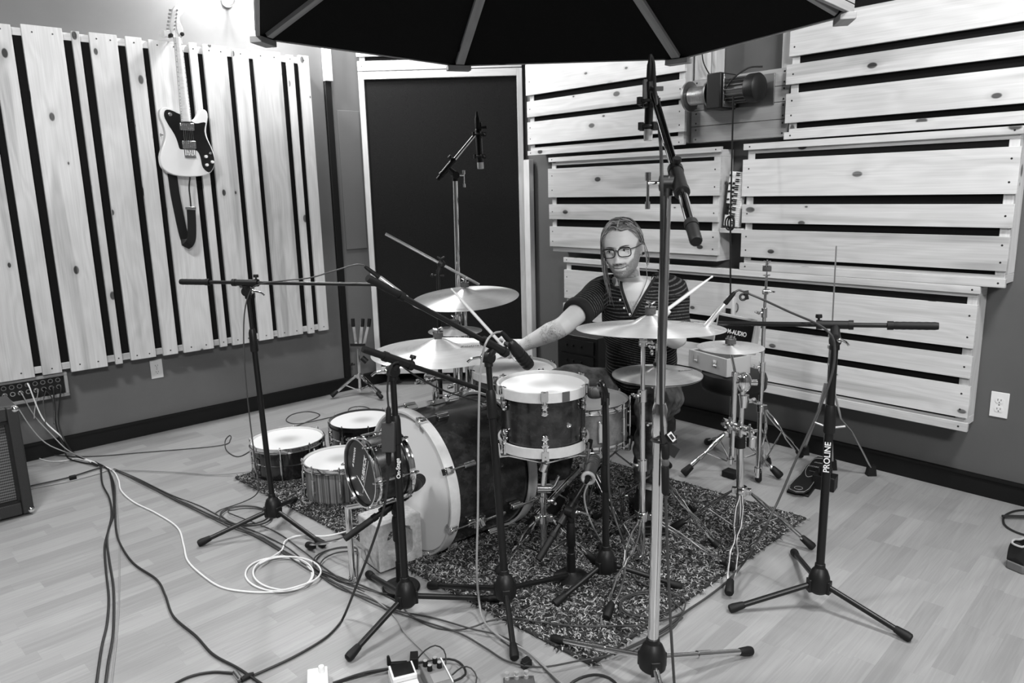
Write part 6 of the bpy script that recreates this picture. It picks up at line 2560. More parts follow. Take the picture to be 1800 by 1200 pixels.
lp3 = ell(1138, 1062, 48, 21, 0, 350, 16, 2, 2) + ell(1146, 1064, 58, 26, 0, 350, 16, 2, 0)[1:]
cable('grey cable coiled on the rug behind the tall chrome stand', [fl(x, y, .016 + .005 * (i // 16)) for i, (x, y) in enumerate(lp3)] + floor_pts([(1196, 1085), (1175, 1110), (1120, 1140)], rg_, .006), rg_, M['cgrey'])
cable('black cable arc at the bottom edge before the tall chrome stand', floor_pts([(985, 1222), (1008, 1198), (1035, 1187), (1060, 1187), (1080, 1198), (1095, 1222)], rb), rb, M['cblack'])
cable('black cable loop on the floor at the right edge above the shoe', floor_pts([(1830, 897), (1800, 896), (1780, 899), (1765, 908), (1766, 922), (1782, 933), (1805, 941), (1840, 950)], rb), rb, M['cblack'])
cable('thick black cable end lying straight across the right edge loop', floor_pts([(1762, 907), (1780, 907), (1840, 909)], .0065, .006), .0065, M['cblack'])
rt_ = cable('black cable from behind the amplifier to the cable knot with a dark clip', floor_pts([(20, 862), (62, 852), (120, 839), (165, 825), (185, 820)], rb, .003), rb, M['cblack'])
mb = MB()
mb.box(fl(128, 839, .012), (.016, .011, .011), (UL, NL, ZU))
mb.build('clip', M['rubber'], rt_, bev=.003)
cable('pale cable from behind the amplifier to the cable knot on the floor', floor_pts([(20, 868), (62, 857), (120, 846), (170, 833), (190, 826)], rg_), rg_, M['clight'])
cable('white cable curving out from the amplifier top toward the wall', floor_pts([(40, 788), (62, 802), (85, 810), (110, 810), (135, 806), (160, 812)], rg_), rg_, M['cwhite'])
# cables from the patch box sockets down to the knot
def nearest_sock(x, y):
    best = None
    for p_ in PATCH:
        v_ = p_ - CAM
        zz = v_.dot(FW)
        d_ = math.hypot(900 + FPX * v_.dot(RT) / zz - x, 600 - FPX * v_.dot(UP) / zz - y)
        if best is None or d_ < best[0]:
            best = (d_, p_)
    return best[1]


runs = [((49, 682), [(75, 735), (108, 768), (128, 795), (160, 812)], 'cwhite', rw, 'white cable sloping from the middle of the patch box to the floor'),
        ((30, 688), [(60, 730), (92, 765), (118, 790), (150, 806)], 'clight', rg_, 'pale cable sloping from the left part of the patch box'),
        ((96, 690), [(97, 735), (104, 765), (113, 785), (122, 806), (172, 818)], 'cblack', rb, 'black cable hanging from the right part of the patch box, left one'),
        ((105, 688), [(103, 730), (106, 755), (118, 782), (135, 800), (178, 820)], 'cblack', rb, 'black cable hanging from the right end of the patch box'),
        ((60, 684), [(61, 720), (60, 735)], 'clight', .0025, 'short pale cable dangling from the middle of the patch box'),
        ((71, 680), [(76, 705), (78, 725), (80, 745)], 'cgrey', .0025, 'short grey cable dangling below the patch box'),
        ((10, 690), [(30, 715), (55, 752), (80, 778), (112, 793), (140, 800)], 'clight', rg_, 'pale cable leaving the left end of the patch box behind the amplifier'),
        ((84, 690), [(92, 700), (95, 720), (95, 745)], 'cblack', .003, 'short black cable dangling from the patch box')]
for (sx_, sy_), mids, mk, r_, lab in runs:
    s_ = nearest_sock(sx_, sy_)
    pts = [s_ - NL * .004, s_ + NL * .05]
    nm = len(mids)
    for i, (x, y) in enumerate(mids):
        o1 = .14 + .16 * i / max(1, nm - 1)
        if y >= 795 or i >= 4:
            pts.append(fl(x, y, r_ + .006))
        else:
            pl_p = onL(x, y, o1)
            if pl_p.z < .02:
                pl_p = fl(x, y, r_ + .008)
            pts.append(pl_p)
    rt_ = cable(lab, pts, r_, M[mk], group='cables plugged into the patch box')
    mb = MB()
    mb.tube([s_ + NL * .002, s_ + NL * .028, s_ + NL * .045], [.0085, .0085, .005], 12)
    mb.build('plug', M['dullmetal'] if mk != 'cblack' else M['rubber'], rt_)
# jack plugs at the bottom
cable('black cable arc at the bottom edge ending in a metal jack plug', floor_pts([(290, 1212), (330, 1190), (372, 1181), (414, 1183)], rb), rb, M['cblack'])
root = thing('jack_plug', 'metal jack plug where black cables meet at the bottom edge', 'plug', fl(418, 1188))
mb = MB()
mb.tube([fl(413, 1181, .009), fl(423, 1194, .009)], [.008, .008], 12)
mb.build('sleeve', M['nickel'], root)
mb = MB()
mb.tube([fl(424, 1195, .008), fl(436, 1188, .008), fl(446, 1184, .008)], [.008, .009, .006], 12)
mb.build('boot', M['rubber'], root)

# ---------------------------------------------------------------- effect pedals
def pedal_frame(px, ang):
    o = fl(*px)
    u = V((math.cos(math.radians(ang)), math.sin(math.radians(ang)), 0))
    return o, u, V((-u.y, u.x, 0))


def knob(mb, c, r, h, mi=0, cap=True):
    mb.lathe([(r, 0), (r * .92, h * .9), (r * .8, h), (0, h)], c, ZU, 16, mi=mi)
    if cap:
        mb.lathe([(r * .8, 0), (r * .78, .0012), (0, .0014)], c + ZU * h, ZU, 16, mi=1)


o, u, v = pedal_frame((712, 1212), 20)
root = thing('effect_pedal', 'white effect pedal with black tread plate at the bottom edge', 'effect pedal', o, 'effect pedals on the floor')
mb = MB()
mb.box(o + ZU * .018 + v * .0, (.037, .062, .017), (u, v, ZU))
mb.build('housing', M['white'], root, bev=.003)
mb = MB()
tn = (ZU + v * -.12).normalized()
tv_ = u.cross(tn) * -1
mb.box(o + ZU * .044 + v * .022, (.036, .034, .007), (u, v, ZU))
mb.build('tread_frame', M['white'], root, bev=.002)
mb = MB()
mb.box(o + ZU * .0515 + v * .024, (.030, .028, .0015), (u, v, ZU))
mb.build('tread', M['blackgloss'], root)
mb = MB()
for i in range(3):
    mb.lathe([(.003, 0), (.003, .0006), (0, .0006)], o + ZU * .035 + u * (-.02 + .02 * i) - v * .03, ZU, 8)
mb.build('screws', M['dullmetal'], root)
o, u, v = pedal_frame((768, 1205), 22)
root = thing('effect_pedal', 'grey effect pedal with four dark knobs beside the white one', 'effect pedal', o, 'effect pedals on the floor')
mb = MB()
mb.box(o + ZU * .022, (.034, .060, .021), (u, v, ZU))
mb.build('housing', mat('pedal_grey', .16, .4), root, bev=.003)
for (a_, b2) in ((-.020, .044), (.010, .046), (-.014, .018), (.016, .020)):
    mb = MB()
    knob(mb, o + ZU * .0435 + u * a_ + v * b2, .0078, .017)
    mb.build('knob', [M['rubber'], M['silver']], root)
mb = MB()
mb.box(o + ZU * .0437 + v * -.022 + u * .004, (.024, .022, .0007), (u, v, ZU))
mb.build('label_plate', M['clight'], root)
mb = MB()
mb.box(o + ZU * .0435 + u * .032, (.0018, .060, .002), (u, v, ZU))
mb.build('edge_trim', M['white'], root)
o, u, v = pedal_frame((560, 1213), 15)
root = thing('effect_pedal', 'small white effect pedal with white knob at the bottom edge', 'effect pedal', o, 'effect pedals on the floor')
mb = MB()
mb.box(o + ZU * .02, (.030, .055, .019), (u, v, ZU))
mb.build('housing', M['white'], root, bev=.004)
mb = MB()
mb.lathe([(.009, 0), (.010, .012), (.008, .018), (0, .018)], o + ZU * .039 + v * .03 + u * .012, ZU, 18)
mb.build('knob', M['offwhite'], root)
o, u, v = pedal_frame((915, 1222), 5)
root = thing('effect_pedal', 'dark effect pedal with three pale knobs at the bottom edge', 'effect pedal', o, 'effect pedals on the floor')
mb = MB()
mb.box(o + ZU * .012, (.045, .055, .011), (u, v, ZU))
mb.build('housing', M['greyplastic'], root, bev=.003)
for a_ in (-.034, -.006, .022):
    mb = MB()
    mb.lathe([(.007, 0), (.007, .010), (.0045, .011), (.0045, .016), (.0068, .016), (.0068, .022), (0, .022)], o + ZU * .023 + u * a_ + v * .045, ZU, 14)
    mb.build('knob', M['silver'], root)
cable('black patch cable lying across the two larger effect pedals', floor_pts([(585, 1200), (640, 1182), (700, 1172), (740, 1164), (790, 1158), (812, 1168), (818, 1185), (800, 1196), (780, 1200)], .0035, .012), .0035, M['cblack'])
cable('thin black cable arching up behind the effect pedals', [fl(735, 1156, .03), fl(748, 1142, .05), fl(765, 1134, .06), fl(780, 1142, .05), fl(784, 1160, .03), fl(780, 1180, .01)], .0022, M['cblack'])
cable('thin black cable loop right of the grey effect pedal', [fl(795, 1186, .02), fl(812, 1172, .03), fl(828, 1174, .03), fl(838, 1190, .02), fl(834, 1208, .006)], .0022, M['cblack'])
cable('black patch cable from the white pedal to the left bottom plugs', floor_pts([(560, 1212), (600, 1198), (650, 1184), (690, 1174)], .0035, .004), .0035, M['cblack'])
root = thing('power_plug', 'black angled power plug behind the white effect pedal', 'plug', fl(728, 1158))
mb = MB()
c = fl(728, 1160, .02)
mb.box(c, (.012, .020, .018), (u, v, ZU))
mb.box(c - u * .05 + ZU * -.008, (.028, .006, .006), (u, v, ZU))
mb.tube([c - u * .075 + ZU * -.008, c - u * .078 + ZU * .022], [.008, .004], 10)
mb.build('body', M['rubber'], root, bev=.002)
root = thing('cable_tie', 'black hook and loop cable tie on the cables right of the pedals', 'cable tie', fl(925, 1166))
mb = MB()
c = fl(925, 1166, .012)
mb.box(c, (.016, .010, .011), (UL, NL, ZU))
mb.box(c + UL * .010 - NL * .012, (.012, .008, .008), (UL, NL, ZU))
mb.build('strap', M['plastic'], root, bev=.002)

# ---------------------------------------------------------------- shoe at the right edge
sp0 = fl(1782, 1004)
root = thing('shoe', 'dark slip-on shoe with pale stitched collar at the right edge', 'shoe', sp0)
sd = V((.90, .43, 0)).normalized()           # heel to toe, out of frame
sn = V((-sd.y, sd.x, 0))
so = sp0 + sd * .0
prof = [(x_ * 1.05, w_ * 1.18, q_) for x_, w_, q_ in [(0, .024, .0), (.02, .034, 0), (.06, .038, 0), (.12, .037, .002), (.18, .044, .004), (.23, .046, .004), (.265, .036, .002), (.285, .012, 0)]]
def shoe_ring(x, w_, z0, z1, top_scale):
    n = 16
    return [so + sd * x + sn * (w_ * math.cos(2 * math.pi * i / n)) + ZU * 0 for i in range(n)]


mb = MB()
ol = []
for x, w_, _ in prof:
    ol.append(so + sd * x + sn * w_)
for x, w_, _ in reversed(prof):
    ol.append(so + sd * x - sn * w_)
mb.prism([p_ + ZU * .001 for p_ in ol], .032, ZU)
mb.build('sole', mat('shoe_sole', .12, .7), root, bev=.004)
mb = MB()
rows = []
hts = [.080, .086, .074, .068, .066, .056, .040, .026]
for (x, w_, _), h_ in zip(prof, hts):
    n = 14
    row = []
    for i in range(n + 1):
        t = math.pi * i / n
        row.append(so + sd * (x + (.004 if x == 0 else 0)) + sn * (w_ * .96 * math.cos(t)) + ZU * (.033 + (h_ - .0) * math.sin(t) ** .55))
    rows.append(mb.add(row))
for a_ in range(len(rows) - 1):
    for i in range(n):
        if a_ in (0, 1, 2) and 4 <= i <= 9:
            continue
        mb.face((rows[a_] + i, rows[a_ + 1] + i, rows[a_ + 1] + i + 1, rows[a_] + i + 1))
mb.face([rows[0] + i for i in range(n + 1)][::-1])
up_o = mb.build('upper', mat('shoe_cloth', .012, .9), root, smooth=.9)
ss = up_o.modifiers.new('sub', 'SUBSURF')
ss.levels = ss.render_levels = 2
sl = up_o.modifiers.new('thick', 'SOLIDIFY')
sl.thickness = .004
mb = MB()
col = []
for a_ in range(4):
    x, w_, _ = prof[a_]
    t = math.pi * 4 / 14
    col.append(so + sd * x + sn * (w_ * .96 * math.cos(t)) + ZU * (.035 + hts[a_] * math.sin(t) ** .55))
for a_ in (3, 2, 1, 0):
    x, w_, _ = prof[a_]
    t = math.pi * 10 / 14
    col.append(so + sd * x + sn * (w_ * .96 * math.cos(t)) + ZU * (.035 + hts[a_] * math.sin(t) ** .55))
mb.tube(crom(col, .01, closed=True), .004, 8, closed=True)
mb.build('collar', mat('shoe_stitch', .4, .8), root)
# ---------------------------------------------------------------- the drummer
def rings(mb, rs, n=40, cap=True):
    """rs: (centre, ux, uy, half width, half depth front, half depth back)"""
    rows = []
    for c, ux, uy, hw, hf, hb in rs:
        row = []
        for i in range(n):
            t = 2 * math.pi * i / n
            s_, k_ = math.sin(t), math.cos(t)
            row.append(c + ux * (hw * s_) + uy * ((hf if k_ > 0 else hb) * k_))
        rows.append(mb.add(row))
    for a_ in range(len(rows) - 1):
        for i in range(n):
            j = (i + 1) % n
            mb.face((rows[a_] + i, rows[a_] + j, rows[a_ + 1] + j, rows[a_ + 1] + i))
    if cap:
        mb.face([rows[0] + i for i in range(n)][::-1])
        mb.face([rows[-1] + i for i in range(n)])


def remesh(mb, voxel, it, name):
    me = bpy.data.meshes.new(name + '_src')
    me.from_pydata([tuple(p) for p in mb.v], [], mb.f)
    ob = bpy.data.objects.new(name + '_src', me)
    COL.objects.link(ob)
    r_ = ob.modifiers.new('r', 'REMESH')
    r_.mode = 'VOXEL'
    r_.voxel_size = voxel
    r_.use_smooth_shade = True
    if it:
        s_ = ob.modifiers.new('s', 'SMOOTH')
        s_.factor = .5
        s_.iterations = it
    dg = bpy.context.evaluated_depsgraph_get()
    out = bpy.data.meshes.new_from_object(ob.evaluated_get(dg))
    bpy.data.objects.remove(ob)
    bpy.data.meshes.remove(me)
    out.name = name
    return out


def rm_obj(name, me, m, parent=None, org=None):
    me.materials.clear()
    me.materials.append(m)
    for p_ in me.polygons:
        p_.use_smooth = True
    o = bpy.data.objects.new(name, me)
    COL.objects.link(o)
    if parent is not None:
        org = ORG[parent.as_pointer()]
        o.parent = parent
    me.transform(Matrix.Translation(-org))
    if parent is None:
        o.location = org
    ORG[o.as_pointer()] = V(org)
    return o


TY = math.radians(18)
TFW = V((-math.sin(TY), -math.cos(TY), 0))
TX = V((math.cos(TY), -math.sin(TY), 0))
# joints
PEL = P(1130, 694, 3.34)
SHC = P(1121, 507, 3.21)
NKB = P(1113, 494, 3.20)
HEADC = P(1097, 435, 3.16)
tup = (SHC - PEL).normalized()
SHR, SHL = SHC - TX * .155 - ZU * .015, SHC + TX * .150 - ZU * .012
ELR, WRR, HDR = P(988, 574, 3.02), P(922, 606, 3.14), P(893, 612, 3.19)
ELL_, WRL, HDL = P(1190, 596, 3.13), P(1163, 588, 2.97), P(1152, 571, 2.93)
HIR, HIL = PEL - TX * .095 + ZU * .015, PEL + TX * .085
KNR, ANR = P(988, 671, 3.24), None
ANR = V((KNR.x - .03, KNR.y - .06, .09))
KNL = P(1146, 712, 3.04)
ANL = V((KNL.x - .01, KNL.y + .05, .125))

# head frame
HY = math.radians(21)
HRL = math.radians(-6.5)
hf_ = V((-math.sin(HY), -math.cos(HY), -.10)).normalized()
hx0 = V((math.cos(HY), -math.sin(HY), 0))
hz0 = hx0.cross(hf_) * -1
hz0 = hz0 if hz0.z > 0 else -hz0
HX = hx0 * math.cos(HRL) - hz0 * math.sin(HRL)
HZ = hx0 * math.sin(HRL) + hz0 * math.cos(HRL)
HF = hf_
HO = P(1094, 435, 3.13)


def hp_(x, y, z): return HO + HX * x + HF * y + HZ * z


def lerp_tab(tab, z):
    if z >= tab[0][0]:
        return tab[0][1]
    for (z0, v0), (z1, v1) in zip(tab, tab[1:]):
        if z <= z0 and z >= z1:
            t = (z0 - z) / (z0 - z1)
            t = t * t * (3 - 2 * t) if False else t
            return v0 + (v1 - v0) * t
    return tab[-1][1]


TW = [(.120, .0), (.117, .022), (.110, .042), (.098, .058), (.08, .069), (.055, .0755), (.03, .077), (.0, .0755), (-.025, .072), (-.045, .068), (-.065, .062), (-.085, .0535), (-.10, .044), (-.112, .031), (-.120, .012)]
TF = [(.120, .0), (.117, .024), (.110, .046), (.098, .064), (.08, .079), (.055, .0895), (.03, .0945), (.015, .0945), (.0, .090), (-.025, .090), (-.045, .0905), (-.065, .0915), (-.085, .090), (-.10, .089), (-.112, .082), (-.120, .055)]
TB_ = [(.120, .0), (.117, .04), (.110, .062), (.098, .080), (.08, .094), (.055, .104), (.03, .107), (.0, .104), (-.025, .095), (-.045, .082), (-.065, .066), (-.085, .05), (-.10, .035), (-.112, .02), (-.120, .01)]


def gs_(d, s_): return math.exp(-.5 * (d / s_) ** 2)


def face_dy(x, z):
    d = 0
    ax_ = abs(x)
    # nose
    if -.058 < z < .022:
        t = (.022 - z) / .064
        t = max(0, min(1, t))
        amp = .006 + .027 * t ** 1.3
        if z < -.042:
            amp *= max(0, 1 - (-.042 - z) / .013)
        wd = .0065 + .0060 * t
        d += amp * gs_(x, wd)
        if z < -.032:
            d += .009 * gs_(ax_ - .0125, .0055) * gs_(z + .043, .006)
    d -= .014 * gs_(ax_ - .031, .0135) * gs_(z - .000, .010)
    d += .0048 * gs_(ax_ - .030, .018) * gs_(z - .020, .006)
    d += .0075 * gs_(ax_ - .043, .013) * gs_(z + .034, .013)
    zs = z - .35 * max(0, ax_ - .010) * .55          # smiling mouth curves up at the corners
    d += .0045 * gs_(zs + .0655, .0040) * gs_(x, .020)
    d -= .0060 * gs_(zs + .0715, .0022) * gs_(x, .021)
    d += .0055 * gs_(zs + .0780, .0042) * gs_(x, .017)
    d -= .0035 * gs_(zs + .0880, .0050) * gs_(x, .018)
    d += .0060 * gs_(z + .103, .010) * gs_(x, .018)
    # smile folds
    tz = (-.040 - z) / .042
    if 0 < tz < 1:
        fx = .019 + .019 * tz
        d -= .0040 * gs_(ax_ - fx, .0036) * math.sin(math.pi * tz)
    return d


body = MB()
# head
NZ, NA = 120, 120
rows = []
zs_ = []
for i in range(NZ + 1):
    t = i / NZ
    z = .1195 * math.cos(math.pi * t * .999)
    zs_.append(z)
    w_, f_, b_ = lerp_tab(TW, z), lerp_tab(TF, z), lerp_tab(TB_, z)
    row = []
    for j in range(NA):
        a_ = 2 * math.pi * j / NA
        s_, c_ = math.sin(a_), math.cos(a_)
        ex = .86
        xx = w_ * math.copysign(abs(s_) ** ex, s_)
        yy = (f_ if c_ > 0 else b_) * math.copysign(abs(c_) ** ex, c_)
        if c_ > 0:
            yy += face_dy(xx, z) * min(1, c_ * 2.2)
        row.append(hp_(xx, yy, z))
    rows.append(body.add(row))
for i in range(NZ):
    for j in range(NA):
        k_ = (j + 1) % NA
        body.face((rows[i] + j, rows[i + 1] + j, rows[i + 1] + k_, rows[i] + k_))
body.face([rows[0] + j for j in range(NA)])
body.face([rows[-1] + j for j in range(NA)][::-1])
# ears
for s_ in (-1, 1):
    ea = (HF * .35 + HX * s_ * .94).normalized()
    eb = (HF * .94 - HX * s_ * .35).normalized()
    body.ball(hp_(s_ * .080, -.012, -.012), (.006, .016, .031), 14, 12, (ea, eb, HZ))
    body.ball(hp_(s_ * .079, -.004, -.034), (.005, .009, .011), 12, 8, (ea, eb, HZ))
# neck and torso
nk0 = hp_(0, -.020, -.075)
hb_ = hp_(0, -.016, -.125)
body_r = [(nk0, TX, TFW, .056, .058, .056), (hb_, TX, TFW, .056, .056, .056), ((hb_ + NKB) / 2, TX, TFW, .056, .056, .056), (NKB + ZU * .004, TX, TFW, .070, .060, .062), (NKB - ZU * .030, TX, TFW, .115, .070, .075),
          (SHC - ZU * .045, TX, TFW, .150, .088, .09), (SHC - tup * .11, TX, TFW, .150, .105, .095), (SHC - tup * .20, TX, TFW, .145, .105, .095), (SHC - tup * .32, TX, TFW, .128, .095, .088), (PEL + tup * .05, TX, TFW, .135, .10, .10), (PEL - ZU * .06, TX, TFW, .145, .10, .11)]
rings(body, body_r)


def limb(mb, pts, rs, n=24, flat=1.0):
    mb.tube(crom([V(p) for p in pts], .02), [rs[0]] * 0 or interp_r(pts, rs), n, flat=flat)


def interp_r(pts, rs):
    c = crom([V(p) for p in pts], .02)
    # radius by arc fraction between control points
    cum = [0]
    for a_, b_ in zip(pts, pts[1:]):
        cum.append(cum[-1] + (V(b_) - V(a_)).length)
    out = []
    L = 0
    tot = 0
    ls = [0]
    for a_, b_ in zip(c, c[1:]):
        ls.append(ls[-1] + (b_ - a_).length)
    for l_ in ls:
        u = l_ / ls[-1] * cum[-1]
        for k in range(len(cum) - 1):
            if u <= cum[k + 1] + 1e-9:
                t = (u - cum[k]) / max(1e-9, cum[k + 1] - cum[k])
                out.append(rs[k] + (rs[k + 1] - rs[k]) * t)
                break
        else:
            out.append(rs[-1])
    return out


def mixp(a_, b_, t): return a_ + (b_ - a_) * t


limb(body, [SHC - TX * .06, SHR, mixp(SHR, ELR, .35), mixp(SHR, ELR, .75), ELR, mixp(ELR, WRR, .3), mixp(ELR, WRR, .7), WRR], [.055, .056, .050, .044, .041, .043, .034, .028])
limb(body, [SHC + TX * .06, SHL, mixp(SHL, ELL_, .35), mixp(SHL, ELL_, .75), ELL_, mixp(ELL_, WRL, .3), mixp(ELL_, WRL, .7), WRL], [.055, .056, .050, .044, .041, .042, .033, .028])
limb(body, [HIR, mixp(HIR, KNR, .5), KNR, mixp(KNR, ANR, .3), ANR], [.082, .070, .052, .050, .036])
limb(body, [HIL, mixp(HIL, KNL, .5), KNL, mixp(KNL, ANL, .3), ANL], [.082, .070, .052, .050, .036])
for an in (ANR, ANL):
    limb(body, [an, an - ZU * .045 + TFW * .03, an - ZU * .06 + TFW * .10, an - ZU * .065 + TFW * .17], [.036, .036, .030, .02])


def hand(mb, wrist, grip, stick_d, palm_n):
    """closed hand around a stick: wrist, centre of grip, stick direction, direction from the palm towards the fingers' backs"""
    sd = V(stick_d).normalized()
    fw_ = (grip - wrist)
    fw_ = (fw_ - sd * fw_.dot(sd)).normalized()
    pn = sd.cross(fw_).normalized()
    if pn.dot(palm_n) < 0:
        pn = -pn
    # palm sits beside the stick on the pn side
    pc = grip - fw_ * .030 + pn * .016
    mb.tube([wrist, mixp(wrist, pc, .5), pc, pc + fw_ * .022], [.027, .030, .034, .030], 20, flat=.75, ref=pn)
    for k, (off_, ln, r_) in enumerate(((.030, .95, .0086), (.010, 1.05, .0092), (-.010, 1.0, .0088), (-.029, .82, .0078))):
        c = grip + sd * off_
        pts = [pc + sd * off_ * .9 + fw_ * .012 + pn * .004]
        R_ = .0175 * ln
        for a_ in (100, 55, 10, -40, -90, -135):
            t = math.radians(a_)
            pts.append(c + (pn * math.sin(t) + fw_ * math.cos(t)) * R_)
        cc = crom(pts, .006)
        mb.tube(cc, [r_ * (1.05 - .22 * i / (len(cc) - 1)) for i in range(len(cc))], 12)
    th = [pc - fw_ * .018 + sd * .026, pc + sd * .048 - pn * .006 - fw_ * .002, grip + sd * .060 - pn * .012 - fw_ * .006, grip + sd * .072 - pn * .0165 + fw_ * .004]
    cc = crom(th, .006)
    mb.tube(cc, [.0135 - .0050 * i / (len(cc) - 1) for i in range(len(cc))], 12)


tipR, buttR = P(793, 507, 3.40), P(908, 634, 3.17)
dR = (tipR - buttR).normalized()
HDR = closest_on(buttR, tipR, HDR)
tipL, buttL = P(1253, 485, 2.98), P(1128, 577, 2.90)
dL = (tipL - buttL).normalized()
HDL = closest_on(buttL, tipL, HDL)
hand(body, WRR, HDR, dR, V((0, -.3, 1)))
hand(body, WRL, HDL, dL, V((.4, .6, .6)))

me = remesh(body, .0030, 4, 'person')
from mathutils.bvhtree import BVHTree
_nh = (NZ + 1) * NA
_bv = BVHTree.FromPolygons([tuple(p_) for p_ in body.v[:_nh]], [f_ for f_ in body.f if max(f_) < _nh])
_lo, _hi = HO.z - .16, HO.z + .2
for v_ in me.vertices:
    p_ = v_.co
    if p_.z < _lo:
        continue
    d = p_ - HO
    x_, y_, z_ = d.dot(HX), d.dot(HF), d.dot(HZ)
    if y_ > -.02 and z_ > -.108 and abs(x_) < .070 and y_ < .16:
        q_, _n, _i, ds = _bv.find_nearest(p_)
        if q_ is not None and ds < .012:
            v_.co = q_

# skin markings: beard, brows, lips, tattoos, plus painted nostril shade
at = me.attributes.new('stubble_shade', 'FLOAT', 'POINT')
at2 = me.attributes.new('ink', 'FLOAT', 'POINT')
sv, iv = [], []
tz = [(mixp(ELR, WRR, .18) - ZU * .012, .070), (mixp(ELR, WRR, .78), .042), (P(1112, 540, 3.09), .050)]
hi = Matrix((HX, HF, HZ))
for v_ in me.vertices:
    p_ = v_.co
    if p_.z < .62:
        sv.append(0)
        iv.append(0)
        continue
    d = p_ - HO
    x, y, z = d.dot(HX), d.dot(HF), d.dot(HZ)
    s_ = 0
    if abs(x) < .10 and -.16 < z < .05 and -.02 < y < .14:
        ax_ = abs(x)
        up_edge = -.050 + .9 * max(0, ax_ - .035) if ax_ > .02 else -.052
        if ax_ > .058:
            up_edge = -.020 + max(0, ax_ - .058) * 3.0
        if z < up_edge:
            s_ = min(1, (up_edge - z) / .010) * .85
        zz = z - .19 * max(0, ax_ - .010)
        if -.0830 < zz < -.0625 and ax_ < .024:
            s_ = .33
        if z < -.086 and ax_ < .045:
            s_ = max(s_, 1.0)
        if -.064 < zz < -.053 and ax_ < .028:
            s_ = max(s_, .9)
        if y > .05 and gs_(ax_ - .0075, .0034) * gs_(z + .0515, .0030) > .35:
            s_ = 1.3  # shade of the nostrils, painted as dark spots in the skin colour
        if z < -.127:
            s_ *= .45
        if y < .0:
            s_ *= max(0, 1 + y / .02)
    sv.append(s_)
    k_ = 0
    for c_, r_ in tz:
        dd_ = (p_ - c_).length
        if dd_ < r_:
            k_ = max(k_, min(1, (r_ - dd_) / .012))
    iv.append(k_)
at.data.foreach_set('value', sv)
at2.data.foreach_set('value', iv)
m, nt, b = newmat('skin')
q = N(nt)
st_ = q('ShaderNodeAttribute', attribute_name='stubble_shade').outputs['Fac']
ik = q('ShaderNodeAttribute', attribute_name='ink').outputs['Fac']
tc = q('ShaderNodeTexCoord').outputs['Object']
nz = q('ShaderNodeTexNoise', ins={'Vector': tc, 'Scale': 420.0, 'Detail': 2.0}).outputs['Fac']
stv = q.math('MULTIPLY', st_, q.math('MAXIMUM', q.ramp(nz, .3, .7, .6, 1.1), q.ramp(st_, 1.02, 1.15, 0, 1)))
dn_ = q('ShaderNodeTexNoise', ins={'Vector': tc, 'Scale': 30.0, 'Detail': 1.0, 'Distortion': 2.2}).outputs['Fac']
ln_ = q.ramp(q.math('ABSOLUTE', q.math('SUBTRACT', dn_, .5)), .0, .045, 1.0, 0.0)
ln2 = q.ramp(dn_, .58, .64, 0.0, .5)
ink = q.math('MULTIPLY', q.math('MAXIMUM', ln_, ln2), ik)
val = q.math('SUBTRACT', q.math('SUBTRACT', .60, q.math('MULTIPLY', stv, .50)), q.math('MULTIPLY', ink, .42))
val = q.math('MAXIMUM', val, .05)
nt.links.new(q('ShaderNodeCombineColor', ins={0: val, 1: val, 2: val}).outputs[0], b.inputs['Base Color'])
b.inputs['Roughness'].default_value = .48
b.inputs['Specular IOR Level'].default_value = .35
b.inputs['Subsurface Weight'].default_value = .12
b.inputs['Subsurface Radius'].default_value = (.006, .006, .006)
M['skin'] = m
PO = V((PEL.x, PEL.y, 0))
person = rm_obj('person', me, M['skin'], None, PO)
tag(person, 'smiling seated drummer in glasses and striped open-neck shirt, arm stretched toward the ride cymbal', 'person')

# eyes
M['eyewhite'] = mat('eye_white', .62, .2)
M['iris'] = mat('iris', .02, .15)
for s_ in (-1, 1):
    ec = hp_(s_ * .031, .0695, .0005)
    look = (HF * .82 - HX * .56).normalized()
    mb = MB()
    mb.ball(ec, .0122, 20, 14)
    eo = mb.build('eye', M['eyewhite'], person)
    mb = MB()
    lx_ = look.cross(HZ).normalized()
    mb.ball(ec + look * .0075, (.0068, .0068, .0052), 16, 10, (lx_, lx_.cross(look), look))
    mb.build('iris', M['iris'], eo)
    mb = MB()
    pts = [hp_(s_ * .031 + x_, .0825 - abs(x_) * .32, .0062 - (x_ / .016) ** 2 * .005) for x_ in (-.016, -.011, -.006, 0, .006, .011, .016)]
    mb.tube(crom(pts, .003), .0021, 8)
    mb.build('eyelid', M['skin_plain'] if 'skin_plain' in M else mat('lid_skin', .07, .5), person)

def on_face(x_, z_):
    h_ = _bv.ray_cast(hp_(x_, .25, z_), -HF)
    return h_[0] if h_[0] is not None else hp_(x_, .09, z_)


M['lipline'] = mat('lip_line', .045, .7)
mb = MB()
pts = [on_face(x_, -.0712 + .19 * max(0, abs(x_) - .008) + (.0018 if x_ > .015 else 0)) + HF * .0014 for x_ in [-.027 + .0027 * i for i in range(21)]]
mb.tube(crom(pts, .002), interp_r(pts, [.0006] + [.0012] * 4 + [.0015] * 11 + [.0012] * 4 + [.0008])[:len(crom(pts, .002))] if False else .0013, 8)
mb.build('mouth_line', M['lipline'], person)
for s_ in (-1, 1):
    pts = [on_face(s_ * x_, .0165 + .0035 * math.sin((x_ - .012) / .040 * 2.6)) + HF * .0006 for x_ in [.011 + .0034 * i for i in range(12)]]
    cc = crom(pts, .003)
    mb = MB()
    mb.tube(cc, [.0008 + .0020 * math.sin(math.pi * min(1, .12 + .88 * i / (len(cc) - 1))) for i in range(len(cc))], 8)
    mb.build('eyebrow', mat('brow_hair', .06, .7) if s_ < 0 else bpy.data.materials['brow_hair'], person)

